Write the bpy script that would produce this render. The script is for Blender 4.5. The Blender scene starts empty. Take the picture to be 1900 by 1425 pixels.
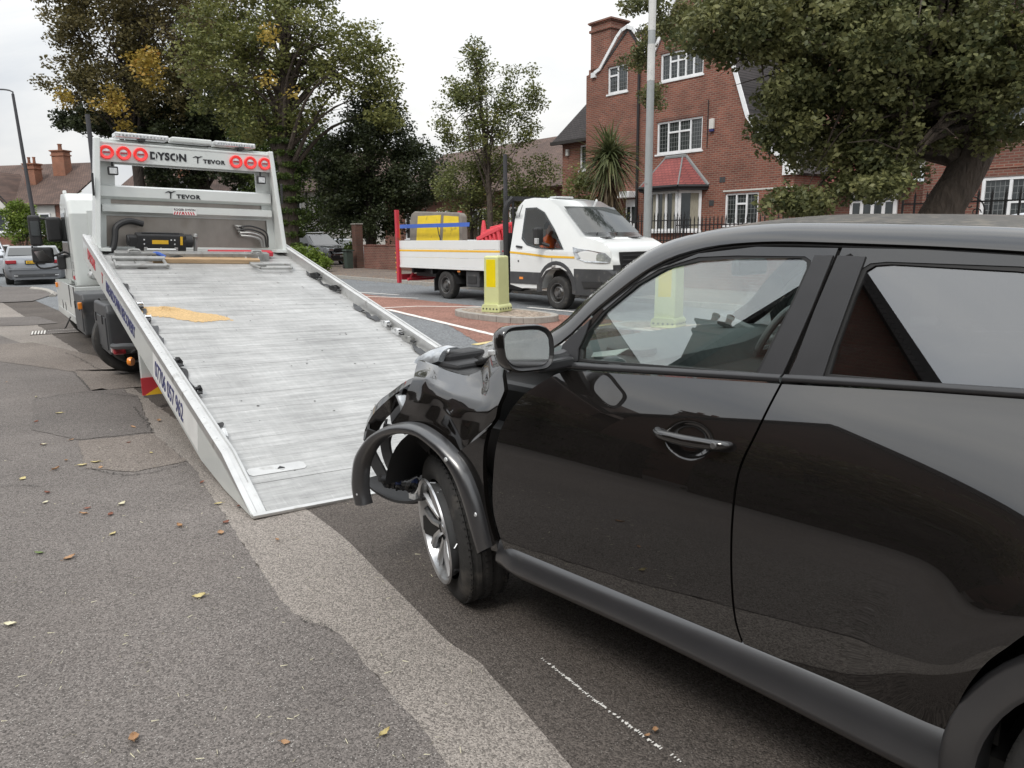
import bpy, bmesh, math, random
import numpy as np
from mathutils import Vector, Matrix
from mathutils.geometry import tessellate_polygon
random.seed(7); RNG = np.random.default_rng(11)
S = bpy.context.scene
COL = S.collection
R = math.radians
PI = math.pi

# ------------------------------------------------------------------ camera
cam_data = bpy.data.cameras.new('camera')
cam = bpy.data.objects.new('camera', cam_data); COL.objects.link(cam)
S.camera = cam
F_PX, CAM_H, PITCH, ROLL = 1400.0, 1.53, math.atan(274.5/1400.0), 0.011
cam_data.sensor_fit = 'HORIZONTAL'; cam_data.sensor_width = 36.0
cam_data.lens = 36.0*F_PX/1900.0
cam_data.clip_start = 0.05; cam_data.clip_end = 3000
_f = Vector((0, math.cos(PITCH), -math.sin(PITCH))); _r0 = Vector((1, 0, 0)); _u0 = _r0.cross(_f)
_r = _r0*math.cos(ROLL) - _u0*math.sin(ROLL); _u = _u0*math.cos(ROLL) + _r0*math.sin(ROLL)
M = Matrix((_r, _u, -_f)).transposed().to_4x4(); M.translation = Vector((0, 0, CAM_H))
cam.matrix_world = M

# ------------------------------------------------------------------ light
SUN_EL, SUN_AZ = R(52), R(205)      # soft sun high behind the left shoulder of the camera
W = bpy.data.worlds.new('World'); S.world = W; W.use_nodes = True
nt = W.node_tree; N = nt.nodes; L = nt.links; N.clear()
out = N.new('ShaderNodeOutputWorld'); bg = N.new('ShaderNodeBackground')
sky = N.new('ShaderNodeTexSky'); sky.sky_type = 'NISHITA'; sky.sun_disc = False
sky.sun_elevation = SUN_EL; sky.sun_rotation = SUN_AZ; sky.air_density = 1.0; sky.dust_density = 3.0
tc = N.new('ShaderNodeTexCoord')
mp = N.new('ShaderNodeMapping'); mp.inputs['Scale'].default_value = (1, 1, 2.6)
n1 = N.new('ShaderNodeTexNoise'); n1.inputs['Scale'].default_value = 1.6; n1.inputs['Detail'].default_value = 7; n1.inputs['Roughness'].default_value = .55; n1.inputs['Distortion'].default_value = .6
cr = N.new('ShaderNodeValToRGB')
cr.color_ramp.elements[0].position = .30; cr.color_ramp.elements[0].color = (5.5, 6.0, 6.7, 1)
cr.color_ramp.elements[1].position = .68; cr.color_ramp.elements[1].color = (10.0, 9.95, 9.7, 1)
mx = N.new('ShaderNodeMix'); mx.data_type = 'RGBA'; mx.inputs['Factor'].default_value = .97
L.new(tc.outputs['Generated'], mp.inputs['Vector']); L.new(mp.outputs[0], n1.inputs['Vector']); L.new(n1.outputs['Fac'], cr.inputs['Fac'])
L.new(sky.outputs['Color'], mx.inputs['A']); L.new(cr.outputs['Color'], mx.inputs['B'])
# overcast skies brighten smoothly from the horizon to the zenith
sz = N.new('ShaderNodeSeparateXYZ'); L.new(tc.outputs['Generated'], sz.inputs[0])
gz = N.new('ShaderNodeMapRange'); gz.inputs['From Min'].default_value = 0; gz.inputs['From Max'].default_value = 1
gz.inputs['To Min'].default_value = .74; gz.inputs['To Max'].default_value = 2.05; L.new(sz.outputs['Z'], gz.inputs['Value'])
gm = N.new('ShaderNodeVectorMath'); gm.operation = 'SCALE'; L.new(mx.outputs['Result'], gm.inputs[0]); L.new(gz.outputs[0], gm.inputs['Scale'])
L.new(gm.outputs[0], bg.inputs['Color']); bg.inputs['Strength'].default_value = 0.105
L.new(bg.outputs[0], out.inputs['Surface'])
sd = bpy.data.lights.new('sun', 'SUN'); sd.energy = 1.5; sd.angle = R(16); sd.color = (1, .96, .9)
sun = bpy.data.objects.new('sun', sd); COL.objects.link(sun)
sdir = Vector((math.sin(SUN_AZ)*math.cos(SUN_EL), math.cos(SUN_AZ)*math.cos(SUN_EL), math.sin(SUN_EL)))
sun.rotation_euler = (-sdir).to_track_quat('-Z', 'Y').to_euler()
S.view_settings.view_transform = 'Standard'; S.view_settings.look = 'None'
S.view_settings.exposure = 0.12; S.view_settings.gamma = 1.0
S.view_settings.use_curve_mapping = False

# ------------------------------------------------------------------ helpers
def mat(name, col, rough=.6, metal=0., var=None, bump=None, coat=0., coat_rough=.03, coat_ior=1.5, spec=.5, emit=None, stretch=None, dirt=None, tint=None):
    """procedural principled material; var=(scale, amount, detail), bump=(scale, strength), dirt=(colour, scale, threshold)"""
    m = bpy.data.materials.new(name); m.use_nodes = True
    t = m.node_tree; n = t.nodes; l = t.links
    b = n['Principled BSDF']
    b.inputs['Roughness'].default_value = rough; b.inputs['Metallic'].default_value = metal
    b.inputs['Coat Weight'].default_value = coat; b.inputs['Coat Roughness'].default_value = coat_rough; b.inputs['Coat IOR'].default_value = coat_ior
    b.inputs['Specular IOR Level'].default_value = spec
    c = n.new('ShaderNodeTexCoord'); vec = c.outputs['Object']
    if stretch:
        g = n.new('ShaderNodeMapping'); g.inputs['Scale'].default_value = stretch; l.new(vec, g.inputs['Vector']); vec = g.outputs[0]
    var = var or (3., .12, 5)
    z = n.new('ShaderNodeTexNoise'); z.inputs['Scale'].default_value = var[0]; z.inputs['Detail'].default_value = var[2] if len(var) > 2 else 5
    z.inputs['Roughness'].default_value = .62
    l.new(vec, z.inputs['Vector'])
    mr = n.new('ShaderNodeMapRange'); mr.inputs['From Min'].default_value = .25; mr.inputs['From Max'].default_value = .75
    mr.inputs['To Min'].default_value = 1-var[1]; mr.inputs['To Max'].default_value = 1+var[1]
    l.new(z.outputs['Fac'], mr.inputs['Value'])
    mu = n.new('ShaderNodeVectorMath'); mu.operation = 'SCALE'; mu.inputs[0].default_value = col[:3]
    l.new(mr.outputs[0], mu.inputs['Scale'])
    cout = mu.outputs[0]
    if dirt:
        z2 = n.new('ShaderNodeTexNoise'); z2.inputs['Scale'].default_value = dirt[1]; z2.inputs['Detail'].default_value = 6; l.new(vec, z2.inputs['Vector'])
        m2 = n.new('ShaderNodeMapRange'); m2.inputs['From Min'].default_value = dirt[2]; m2.inputs['From Max'].default_value = dirt[2]+.15; l.new(z2.outputs['Fac'], m2.inputs['Value'])
        mm = n.new('ShaderNodeMix'); mm.data_type = 'RGBA'; l.new(m2.outputs[0], mm.inputs['Factor']); l.new(cout, mm.inputs['A']); mm.inputs['B'].default_value = (*dirt[0], 1)
        cout = mm.outputs['Result']
    l.new(cout, b.inputs['Base Color'])
    if bump:
        z3 = n.new('ShaderNodeTexNoise'); z3.inputs['Scale'].default_value = bump[0]; z3.inputs['Detail'].default_value = 4; l.new(vec, z3.inputs['Vector'])
        bp = n.new('ShaderNodeBump'); bp.inputs['Strength'].default_value = bump[1]; bp.inputs['Distance'].default_value = .12 if 'bark' in name else .02
        l.new(z3.outputs['Fac'], bp.inputs['Height']); l.new(bp.outputs[0], b.inputs['Normal'])
    if emit:
        b.inputs['Emission Color'].default_value = (*emit[0], 1); b.inputs['Emission Strength'].default_value = emit[1]
    return m

def glass(name, tint=(.8, .86, .85), ior=1.6, rough=0.0):
    m = bpy.data.materials.new(name); m.use_nodes = True
    t = m.node_tree; n = t.nodes; l = t.links; n.clear()
    o = n.new('ShaderNodeOutputMaterial'); tr = n.new('ShaderNodeBsdfTransparent'); gl = n.new('ShaderNodeBsdfGlossy'); fr = n.new('ShaderNodeFresnel'); mxs = n.new('ShaderNodeMixShader')
    c = n.new('ShaderNodeTexCoord'); z = n.new('ShaderNodeTexNoise'); z.inputs['Scale'].default_value = 40; z.inputs['Detail'].default_value = 4
    l.new(c.outputs['Object'], z.inputs['Vector'])
    mr = n.new('ShaderNodeMapRange'); mr.inputs['To Min'].default_value = rough; mr.inputs['To Max'].default_value = rough+.03
    gl.inputs['Roughness'].default_value = rough
    tr.inputs['Color'].default_value = (*tint, 1)
    ge = n.new('ShaderNodeNewGeometry'); im = n.new('ShaderNodeMapRange'); im.inputs['To Min'].default_value = ior; im.inputs['To Max'].default_value = 1/ior
    l.new(ge.outputs['Backfacing'], im.inputs['Value']); l.new(im.outputs[0], fr.inputs['IOR'])
    l.new(fr.outputs[0], mxs.inputs['Fac']); l.new(tr.outputs[0], mxs.inputs[1]); l.new(gl.outputs[0], mxs.inputs[2]); l.new(mxs.outputs[0], o.inputs['Surface'])
    return m

def brick_mat(name, c1, c2, mortar, bw=.225, bh=.075, ms=.012, rough=.85, mode='wall', squash=0.5):
    m = bpy.data.materials.new(name); m.use_nodes = True
    t = m.node_tree; n = t.nodes; l = t.links; b = n['Principled BSDF']; b.inputs['Roughness'].default_value = rough
    c = n.new('ShaderNodeTexCoord'); s = n.new('ShaderNodeSeparateXYZ'); l.new(c.outputs['Object'], s.inputs[0])
    add = n.new('ShaderNodeMath'); add.operation = 'ADD'; l.new(s.outputs['X'], add.inputs[0]); l.new(s.outputs['Y'], add.inputs[1])
    cb = n.new('ShaderNodeCombineXYZ'); l.new(add.outputs[0], cb.inputs['X']); l.new(s.outputs['Z'], cb.inputs['Y'])
    if mode == 'roof': l.new(s.outputs['X'], cb.inputs['X'])
    bt = n.new('ShaderNodeTexBrick'); bt.inputs['Color1'].default_value = (*c1, 1); bt.inputs['Color2'].default_value = (*c2, 1); bt.inputs['Mortar'].default_value = (*mortar, 1)
    bt.inputs['Scale'].default_value = 1; bt.inputs['Brick Width'].default_value = bw; bt.inputs['Row Height'].default_value = bh; bt.inputs['Mortar Size'].default_value = ms; bt.offset = squash
    bt.inputs['Mortar Smooth'].default_value = .2
    l.new(cb.outputs[0], bt.inputs['Vector'])
    z = n.new('ShaderNodeTexNoise'); z.inputs['Scale'].default_value = 1.2; z.inputs['Detail'].default_value = 6; l.new(c.outputs['Object'], z.inputs['Vector'])
    mr = n.new('ShaderNodeMapRange'); mr.inputs['From Min'].default_value = .3; mr.inputs['From Max'].default_value = .7; mr.inputs['To Min'].default_value = .75; mr.inputs['To Max'].default_value = 1.2; l.new(z.outputs['Fac'], mr.inputs['Value'])
    mu = n.new('ShaderNodeVectorMath'); mu.operation = 'SCALE'; l.new(bt.outputs['Color'], mu.inputs[0]); l.new(mr.outputs[0], mu.inputs['Scale']); l.new(mu.outputs[0], b.inputs['Base Color'])
    bp = n.new('ShaderNodeBump'); bp.inputs['Strength'].default_value = .6; bp.inputs['Distance'].default_value = .01; bp.invert = True
    l.new(bt.outputs['Fac'], bp.inputs['Height']); l.new(bp.outputs[0], b.inputs['Normal'])
    return m

def asphalt(name, col, fleck=(.5, .5, .48), fscale=120, famt=.12, mott=.18, bump=.5, tone=None):
    m = bpy.data.materials.new(name); m.use_nodes = True
    t = m.node_tree; n = t.nodes; l = t.links; b = n['Principled BSDF']; b.inputs['Roughness'].default_value = .88; b.inputs['Specular IOR Level'].default_value = .3
    c = n.new('ShaderNodeTexCoord'); O = c.outputs['Object']
    z = n.new('ShaderNodeTexNoise'); z.inputs['Scale'].default_value = .9; z.inputs['Detail'].default_value = 8; z.inputs['Roughness'].default_value = .6; l.new(O, z.inputs['Vector'])
    mr = n.new('ShaderNodeMapRange'); mr.inputs['From Min'].default_value = .3; mr.inputs['From Max'].default_value = .7; mr.inputs['To Min'].default_value = 1-mott; mr.inputs['To Max'].default_value = 1+mott; l.new(z.outputs['Fac'], mr.inputs['Value'])
    v = n.new('ShaderNodeTexVoronoi'); v.inputs['Scale'].default_value = fscale; v.inputs['Randomness'].default_value = 1; l.new(O, v.inputs['Vector'])
    sp = n.new('ShaderNodeSeparateColor'); l.new(v.outputs['Color'], sp.inputs[0])
    r1 = n.new('ShaderNodeMapRange'); r1.inputs['To Min'].default_value = .50; r1.inputs['To Max'].default_value = 1.50; l.new(sp.outputs[0], r1.inputs['Value'])
    pr = n.new('ShaderNodeMath'); pr.operation = 'MULTIPLY'; l.new(mr.outputs[0], pr.inputs[0]); l.new(r1.outputs[0], pr.inputs[1])
    mu = n.new('ShaderNodeVectorMath'); mu.operation = 'SCALE'; mu.inputs[0].default_value = col; l.new(pr.outputs[0], mu.inputs['Scale'])
    th = n.new('ShaderNodeMath'); th.operation = 'GREATER_THAN'; th.inputs[1].default_value = 1-famt; l.new(sp.outputs[1], th.inputs[0])
    # flecks only near the cell centre
    dm = n.new('ShaderNodeMath'); dm.operation = 'LESS_THAN'; dm.inputs[1].default_value = .38; l.new(v.outputs['Distance'], dm.inputs[0])
    tm = n.new('ShaderNodeMath'); tm.operation = 'MULTIPLY'; l.new(th.outputs[0], tm.inputs[0]); l.new(dm.outputs[0], tm.inputs[1])
    mm = n.new('ShaderNodeMix'); mm.data_type = 'RGBA'; l.new(tm.outputs[0], mm.inputs['Factor']); l.new(mu.outputs[0], mm.inputs['A']); mm.inputs['B'].default_value = (*fleck, 1)
    # large stains
    z4 = n.new('ShaderNodeTexNoise'); z4.inputs['Scale'].default_value = .35; z4.inputs['Detail'].default_value = 5; l.new(O, z4.inputs['Vector'])
    m4 = n.new('ShaderNodeMapRange'); m4.inputs['From Min'].default_value = .5; m4.inputs['From Max'].default_value = .75; m4.inputs['To Max'].default_value = .35; l.new(z4.outputs['Fac'], m4.inputs['Value'])
    m5 = n.new('ShaderNodeMix'); m5.data_type = 'RGBA'; l.new(m4.outputs[0], m5.inputs['Factor']); l.new(mm.outputs['Result'], m5.inputs['A']); m5.inputs['B'].default_value = (*(tone or (col[0]*.75, col[1]*.66, col[2]*.6)), 1)
    l.new(m5.outputs['Result'], b.inputs['Base Color'])
    bp = n.new('ShaderNodeBump'); bp.inputs['Strength'].default_value = bump; bp.inputs['Distance'].default_value = .006; bp.invert = True
    l.new(v.outputs['Distance'], bp.inputs['Height'])
    z3 = n.new('ShaderNodeTexNoise'); z3.inputs['Scale'].default_value = 60; z3.inputs['Detail'].default_value = 3; l.new(O, z3.inputs['Vector'])
    bp2 = n.new('ShaderNodeBump'); bp2.inputs['Strength'].default_value = bump*.7; bp2.inputs['Distance'].default_value = .006
    l.new(z3.outputs['Fac'], bp2.inputs['Height']); l.new(bp.outputs[0], bp2.inputs['Normal']); l.new(bp2.outputs[0], b.inputs['Normal'])
    return m

def leafmat(name, c_dark, c_light, c_alt=None, alt=.12):
    m = bpy.data.materials.new(name); m.use_nodes = True
    t = m.node_tree; n = t.nodes; l = t.links; n.clear()
    o = n.new('ShaderNodeOutputMaterial'); a = n.new('ShaderNodeAttribute'); a.attribute_name = 'tint'
    r = n.new('ShaderNodeValToRGB'); e = r.color_ramp.elements
    e[0].position = 0; e[0].color = (*c_dark, 1); e[1].position = 1-alt; e[1].color = (*c_light, 1)
    if c_alt: q = e.new(1.0); q.color = (*c_alt, 1)
    l.new(a.outputs['Fac'], r.inputs['Fac'])
    p = n.new('ShaderNodeBsdfPrincipled'); p.inputs['Roughness'].default_value = .5; p.inputs['Specular IOR Level'].default_value = .35; l.new(r.outputs[0], p.inputs['Base Color'])
    tl = n.new('ShaderNodeBsdfTranslucent'); l.new(r.outputs[0], tl.inputs['Color'])
    x = n.new('ShaderNodeMixShader'); x.inputs['Fac'].default_value = .3; l.new(p.outputs[0], x.inputs[1]); l.new(tl.outputs[0], x.inputs[2]); l.new(x.outputs[0], o.inputs['Surface'])
    return m

def props(o, label=None, cat=None, group=None, kind=None):
    if label: o['label'] = label
    if cat: o['category'] = cat
    if group: o['group'] = group
    if kind: o['kind'] = kind
    return o

def thing(name, label, cat, loc=(0, 0, 0), rz=0., group=None):
    o = bpy.data.objects.new(name, None); COL.objects.link(o)
    o.location = loc; o.rotation_euler = (0, 0, rz); o.empty_display_size = .3
    return props(o, label, cat, group)

def mesh_obj(name, me, m=None, parent=None, mw=None):
    o = bpy.data.objects.new(name, me); COL.objects.link(o)
    if m is not None and not me.materials: me.materials.append(m)
    if parent is not None: o.parent = parent
    if mw is not None: o.matrix_local = mw
    return o

def TR(loc=(0, 0, 0), rx=0., ry=0., rz=0., sc=None):
    m = Matrix.Translation(loc) @ Matrix.Rotation(rz, 4, 'Z') @ Matrix.Rotation(ry, 4, 'Y') @ Matrix.Rotation(rx, 4, 'X')
    if sc: m = m @ Matrix.Diagonal((*sc, 1))
    return m

class MB:
    def __init__(s): s.v = []; s.f = []
    def add(s, vs, fs, m=None):
        k = len(s.v)
        for v in vs:
            v = Vector(v); s.v.append(m @ v if m is not None else v)
        s.f += [tuple(i+k for i in f) for f in fs]
        return s
    def box(s, c, d, m=None):
        x, y, z = d[0]/2, d[1]/2, d[2]/2
        vs = [(c[0]+a*x, c[1]+b*y, c[2]+e*z) for a in (-1, 1) for b in (-1, 1) for e in (-1, 1)]
        return s.add(vs, [(0, 1, 3, 2), (4, 6, 7, 5), (0, 4, 5, 1), (2, 3, 7, 6), (0, 2, 6, 4), (1, 5, 7, 3)], m)
    def bb(s, x0, x1, y0, y1, z0, z1, m=None): return s.box(((x0+x1)/2, (y0+y1)/2, (z0+z1)/2), (x1-x0, y1-y0, z1-z0), m)
    def tube(s, pts, r, n=8, m=None, cap=True):
        pts = [Vector(p) for p in pts]; rs = r if hasattr(r, '__len__') else [r]*len(pts)
        k = len(pts); vs = []; fs = []
        pu = None
        for i, p in enumerate(pts):
            t = (pts[min(i+1, k-1)]-pts[max(i-1, 0)]).normalized()
            u = (Vector((0, 0, 1)) if abs(t.z) < .9 else Vector((1, 0, 0))) if pu is None else pu
            u = (u - t*u.dot(t)).normalized(); w = t.cross(u); pu = u
            for j in range(n):
                a = 2*PI*j/n; vs.append(p+(u*math.cos(a)+w*math.sin(a))*rs[i])
        for i in range(k-1):
            for j in range(n): fs.append((i*n+j, i*n+(j+1) % n, (i+1)*n+(j+1) % n, (i+1)*n+j))
        if cap: fs += [tuple(range(n))[::-1], tuple((k-1)*n+j for j in range(n))]
        return s.add(vs, fs, m)
    def lathe(s, prof, n=32, m=None, axis='Y'):
        """prof = [(radius, along)]"""
        vs = []; fs = []
        for r_, a_ in prof:
            for j in range(n):
                t = 2*PI*j/n
                if axis == 'Y': vs.append((r_*math.cos(t), a_, r_*math.sin(t)))
                else: vs.append((r_*math.cos(t), r_*math.sin(t), a_))
        for i in range(len(prof)-1):
            for j in range(n): fs.append((i*n+j, i*n+(j+1) % n, (i+1)*n+(j+1) % n, (i+1)*n+j))
        return s.add(vs, fs, m)
    def grid(s, P, m=None):
        """P[i][j] 3D points"""
        a = len(P); b = len(P[0])
        return s.add([p for row in P for p in row], [(i*b+j, i*b+j+1, (i+1)*b+j+1, (i+1)*b+j) for i in range(a-1) for j in range(b-1)], m)
    def gridrim(s, P, d, m=None):
        """a sheet with its edges turned in by the vector d"""
        s.grid(P, m); d = Vector(d)
        loop = [P[0], [r_[-1] for r_ in P], P[-1][::-1], [r_[0] for r_ in P][::-1]]
        for e in loop: s.grid([[Vector(p) for p in e], [Vector(p)+d for p in e]], m)
        return s
    def prism(s, poly, t, plane='XZ', off=0., holes=(), m=None, f=None):
        """polygon with holes, extruded t along the normal of the plane from off; f maps (a,b,h)->3D"""
        if f is None:
            f = {'XZ': lambda a, b, h: (a, h, b), 'XY': lambda a, b, h: (a, b, h), 'YZ': lambda a, b, h: (h, a, b)}[plane]
        loops = [list(poly)]+[list(h) for h in holes]
        flat = [p for lp in loops for p in lp]
        tri = tessellate_polygon([[Vector((p[0], p[1], 0)) for p in lp] for lp in loops])
        n = len(flat)
        vs = [f(p[0], p[1], off) for p in flat]+[f(p[0], p[1], off+t) for p in flat]
        fs = [tuple(q) for q in tri]+[tuple(i+n for i in q[::-1]) for q in tri]
        s.add(vs, fs, m)
        for lp in loops:
            k = len(lp)
            v2 = [f(p[0], p[1], off) for p in lp]+[f(p[0], p[1], off+t) for p in lp]
            s.add(v2, [(i, (i+1) % k, (i+1) % k+k, i+k) for i in range(k)], m)
        return s
    def build(s, name, m, parent=None, mw=None, smooth=False, bev=0., label=None, ang=35, seg=2):
        me = bpy.data.meshes.new(name); me.from_pydata([tuple(v) for v in s.v], [], s.f)
        bm = bmesh.new(); bm.from_mesh(me)
        if not smooth or bev: bmesh.ops.remove_doubles(bm, verts=bm.verts, dist=1e-5)
        if smooth != 'keep': bmesh.ops.recalc_face_normals(bm, faces=bm.faces)
        bm.to_mesh(me); bm.free()
        if smooth:
            me.shade_smooth(); me.set_sharp_from_angle(angle=R(ang))
        o = mesh_obj(name, me, m, parent, mw)
        if bev:
            b = o.modifiers.new('bevel', 'BEVEL'); b.width = bev; b.segments = seg; b.limit_method = 'ANGLE'; b.angle_limit = R(40); b.harden_normals = False
        if label: o['label'] = label
        return o

def catmull(pts, n):
    """n+1 points on a smooth curve through pts, even in arc length"""
    P = [Vector(p) for p in pts]
    if len(P) == 2: return [P[0].lerp(P[1], i/n) for i in range(n+1)]
    Q = [P[0]*2-P[1]]+P+[P[-1]*2-P[-2]]
    fine = []
    for i in range(1, len(Q)-2):
        for k in range(12):
            t = k/12; a, b, c, d = Q[i-1], Q[i], Q[i+1], Q[i+2]
            fine.append(.5*((2*b)+(c-a)*t+(2*a-5*b+4*c-d)*t*t+(3*b-a-3*c+d)*t**3))
    fine.append(P[-1])
    cum = [0]
    for i in range(1, len(fine)): cum.append(cum[-1]+(fine[i]-fine[i-1]).length)
    outp = []; j = 0
    for i in range(n+1):
        s_ = cum[-1]*i/n
        while j < len(cum)-2 and cum[j+1] < s_: j += 1
        dl = cum[j+1]-cum[j]; outp.append(fine[j].lerp(fine[j+1], (s_-cum[j])/dl if dl > 1e-9 else 0))
    return outp

def text(name, body, size, m, parent, mw, ext=.002, off=0., shear=0., space=1., sx=1., align='LEFT', label=None):
    c = bpy.data.curves.new(name, 'FONT'); c.body = body; c.size = size; c.extrude = ext; c.offset = off; c.shear = shear; c.space_character = space
    c.align_x = align; c.resolution_u = 3
    tmp = bpy.data.objects.new('tmp_text', c); COL.objects.link(tmp)
    dg = bpy.context.evaluated_depsgraph_get()
    me = bpy.data.meshes.new_from_object(tmp.evaluated_get(dg)); me.name = name
    bpy.data.objects.remove(tmp); bpy.data.curves.remove(c)
    me.materials.clear(); me.materials.append(m)
    o = mesh_obj(name, me, None, parent, mw @ Matrix.Diagonal((sx, 1, 1, 1)))
    if label: o['label'] = label
    return o

# ------------------------------------------------------------------ materials
MT = {}
MT['pave'] = asphalt('pavement_asphalt', (.158, .141, .130), (.42, .40, .37), 175, .07, .17, .6)
MT['strip'] = asphalt('strip_asphalt', (.255, .228, .204), (.38, .36, .32), 175, .05, .14, .6)
MT['road'] = asphalt('road_asphalt', (.100, .086, .076), (.24, .22, .2), 165, .05, .2, .7)
MT['road2'] = asphalt('carriageway_asphalt', (.17, .178, .185), (.28, .28, .28), 60, .05, .10, .4, tone=(.15, .15, .15))
MT['red'] = asphalt('red_surfacing', (.25, .13, .10), (.34, .24, .2), 60, .06, .2, .4, tone=(.17, .10, .08))
MT['patch1'] = asphalt('patch_light', (.190, .164, .144), (.36, .33, .3), 160, .06, .15, .5)
MT['patch2'] = asphalt('patch_dark', (.135, .121, .112), (.36, .34, .32), 160, .07, .15, .5)
MT['farpave'] = asphalt('far_pavement', (.17, .14, .12), (.35, .25, .12), 40, .06, .25, .4)
MT['conc'] = mat('kerb_concrete', (.33, .31, .28), .9, var=(8, .2), bump=(60, .4))
MT['line'] = mat('road_paint', (.72, .70, .66), .7, var=(30, .15), dirt=((.25, .24, .22), 14, .6))
MT['yline'] = mat('yellow_paint', (.62, .50, .22), .7, var=(30, .15), dirt=((.25, .24, .22), 14, .55))
MT['crack'] = mat('crack_tar', (.05, .045, .04), .9)
MT['white'] = mat('white_paint', (.76, .78, .77), .35, coat=.6, var=(2, .03), dirt=((.5, .5, .47), 3, .72))
MT['truckwhite'] = mat('truck_white', (.63, .655, .635), .38, coat=.5, var=(3, .05), dirt=((.45, .44, .41), 4, .66))
MT['alu'] = mat('aluminium', (.6, .6, .59), .42, metal=.75, var=(6, .12), dirt=((.35, .34, .32), 6, .6))
MT['steel'] = mat('galvanised_steel', (.36, .36, .35), .5, metal=.6, var=(14, .2), dirt=((.2, .18, .15), 9, .6))
MT['stainless'] = mat('stainless_panel', (.33, .30, .27), .36, metal=.85, var=(3, .25), dirt=((.25, .22, .19), 3, .58), stretch=(1, 1, .5))
MT['chrome'] = mat('chrome', (.8, .8, .8), .08, metal=1.)
MT['black'] = mat('black_plastic', (.022, .022, .023), .55, var=(9, .2), bump=(300, .05))
MT['blackgrey'] = mat('dark_grey_plastic', (.05, .052, .055), .5, var=(6, .2), dirt=((.12, .11, .1), 6, .6))
MT['rubber'] = mat('tyre_rubber', (.028, .027, .026), .8, var=(20, .25), bump=(80, .15), dirt=((.075, .068, .06), 9, .55))
MT['rim'] = mat('alloy_rim', (.55, .56, .57), .3, metal=.85, coat=.3, var=(9, .12), dirt=((.2, .18, .16), 12, .62))
MT['rimdark'] = mat('rim_dark', (.16, .16, .16), .45, metal=.6, dirt=((.08, .07, .06), 8, .5))
MT['jukepaint'] = mat('black_car_paint', (.008, .007, .0065), .3, coat=1., coat_rough=.012, coat_ior=1.82, var=(300, .3), spec=.1, dirt=((.16, .15, .14), 210, .745), bump=(2.2, .10))
MT['satin'] = mat('satin_black_trim', (.030, .030, .032), .34, var=(12, .12), spec=.6)
MT['cladding'] = mat('cladding_plastic', (.022, .022, .024), .34, var=(7, .15), spec=.7, coat=.55, coat_rough=.22, coat_ior=1.9, dirt=((.045, .043, .041), 5, .62))
MT['rubberseal'] = mat('window_rubber', (.012, .012, .012), .5)
MT['glass'] = glass('clear_car_glass', (.88, .94, .92), 2.5)
MT['privacy'] = glass('privacy_glass', (.34, .35, .36), 3.0)
MT['winglass'] = mat('house_window_glass', (.03, .035, .035), .05, spec=.8, var=(2, .5))
MT['vanglass'] = glass('van_glass', (.8, .82, .81), 1.4)
MT['darkglass'] = mat('dark_car_glass', (.015, .018, .018), .04, spec=.9)
MT['frosty'] = mat('window_curtain', (.3, .28, .22), .8, var=(9, .3), stretch=(6, 6, .6))
MT['redlamp'] = mat('red_lamp_lens', (.75, .03, .03), .25, coat=.6, var=(60, .1), emit=((1, .04, .03), .30))
MT['redlens'] = mat('tail_lamp_lens', (.35, .02, .03), .2, coat=.7)
MT['amber'] = mat('amber_lens', (.85, .27, .03), .3, coat=.5)
MT['clear'] = mat('clear_lens', (.62, .63, .63), .18, metal=.3, coat=.8, var=(40, .35))
MT['headlamp'] = mat('headlamp_inner', (.42, .44, .46), .2, metal=.5, coat=1., var=(14, .6))
MT['ink'] = mat('black_lettering', (.015, .015, .017), .5)
MT['navy'] = mat('navy_lettering', (.03, .035, .14), .5)
MT['redprint'] = mat('red_print', (.5, .04, .05), .5)
MT['whiteprint'] = mat('white_print', (.78, .78, .76), .5)
MT['yellow'] = mat('yellow_plate', (.75, .50, .02), .5, var=(8, .12))
MT['plate'] = mat('number_plate_yellow', (.85, .50, .03), .5)
MT['wood'] = mat('timber', (.42, .29, .17), .8, var=(5, .3), stretch=(.5, 8, 8), bump=(30, .3), dirt=((.12, .08, .05), 4, .62))
MT['sand'] = mat('absorbent_granules', (.58, .40, .20), .95, var=(60, .25), bump=(120, .6))
MT['signred'] = mat('red_painted_steel', (.5, .03, .05), .5, dirt=((.25, .05, .04), 5, .6))
MT['barrier'] = mat('red_plastic_barrier', (.72, .07, .09), .5)
MT['orangecloth'] = mat('orange_hi_vis_cloth', (.9, .16, .02), .8, emit=None)
MT['skin'] = mat('skin', (.45, .27, .2), .6)
MT['blue'] = mat('blue_strap', (.05, .12, .45), .7)
MT['cream'] = mat('cream_bollard', (.58, .60, .30), .45, var=(3, .06), dirt=((.4, .4, .25), 5, .66))
MT['bollyellow'] = mat('yellow_bollard_panel', (.76, .6, .0), .4, var=(6, .06))
MT['pole'] = mat('grey_pole_paint', (.36, .38, .38), .5, metal=.2, var=(3, .1), dirt=((.2, .2, .19), 6, .66))
MT['polewhite'] = mat('worn_white_band', (.62, .62, .6), .6, dirt=((.15, .14, .12), 26, .60))
MT['poledark'] = mat('dark_pole', (.05, .05, .055), .5)
MT['brick'] = brick_mat('red_brick', (.26, .085, .055), (.16, .052, .038), (.24, .17, .13), ms=.014)
MT['brick2'] = brick_mat('dark_red_brick', (.19, .07, .05), (.13, .05, .038), (.19, .14, .11))
MT['brickorange'] = brick_mat('orange_brick', (.36, .13, .07), (.28, .1, .06), (.25, .18, .13))
MT['tile'] = brick_mat('clay_tiles', (.15, .095, .075), (.115, .075, .062), (.025, .018, .015), .2, .1, .012, mode='roof')
MT['tiledark'] = brick_mat('dark_tiles', (.060, .052, .052), (.045, .04, .04), (.02, .018, .018), .2, .1, .012, mode='roof')
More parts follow.
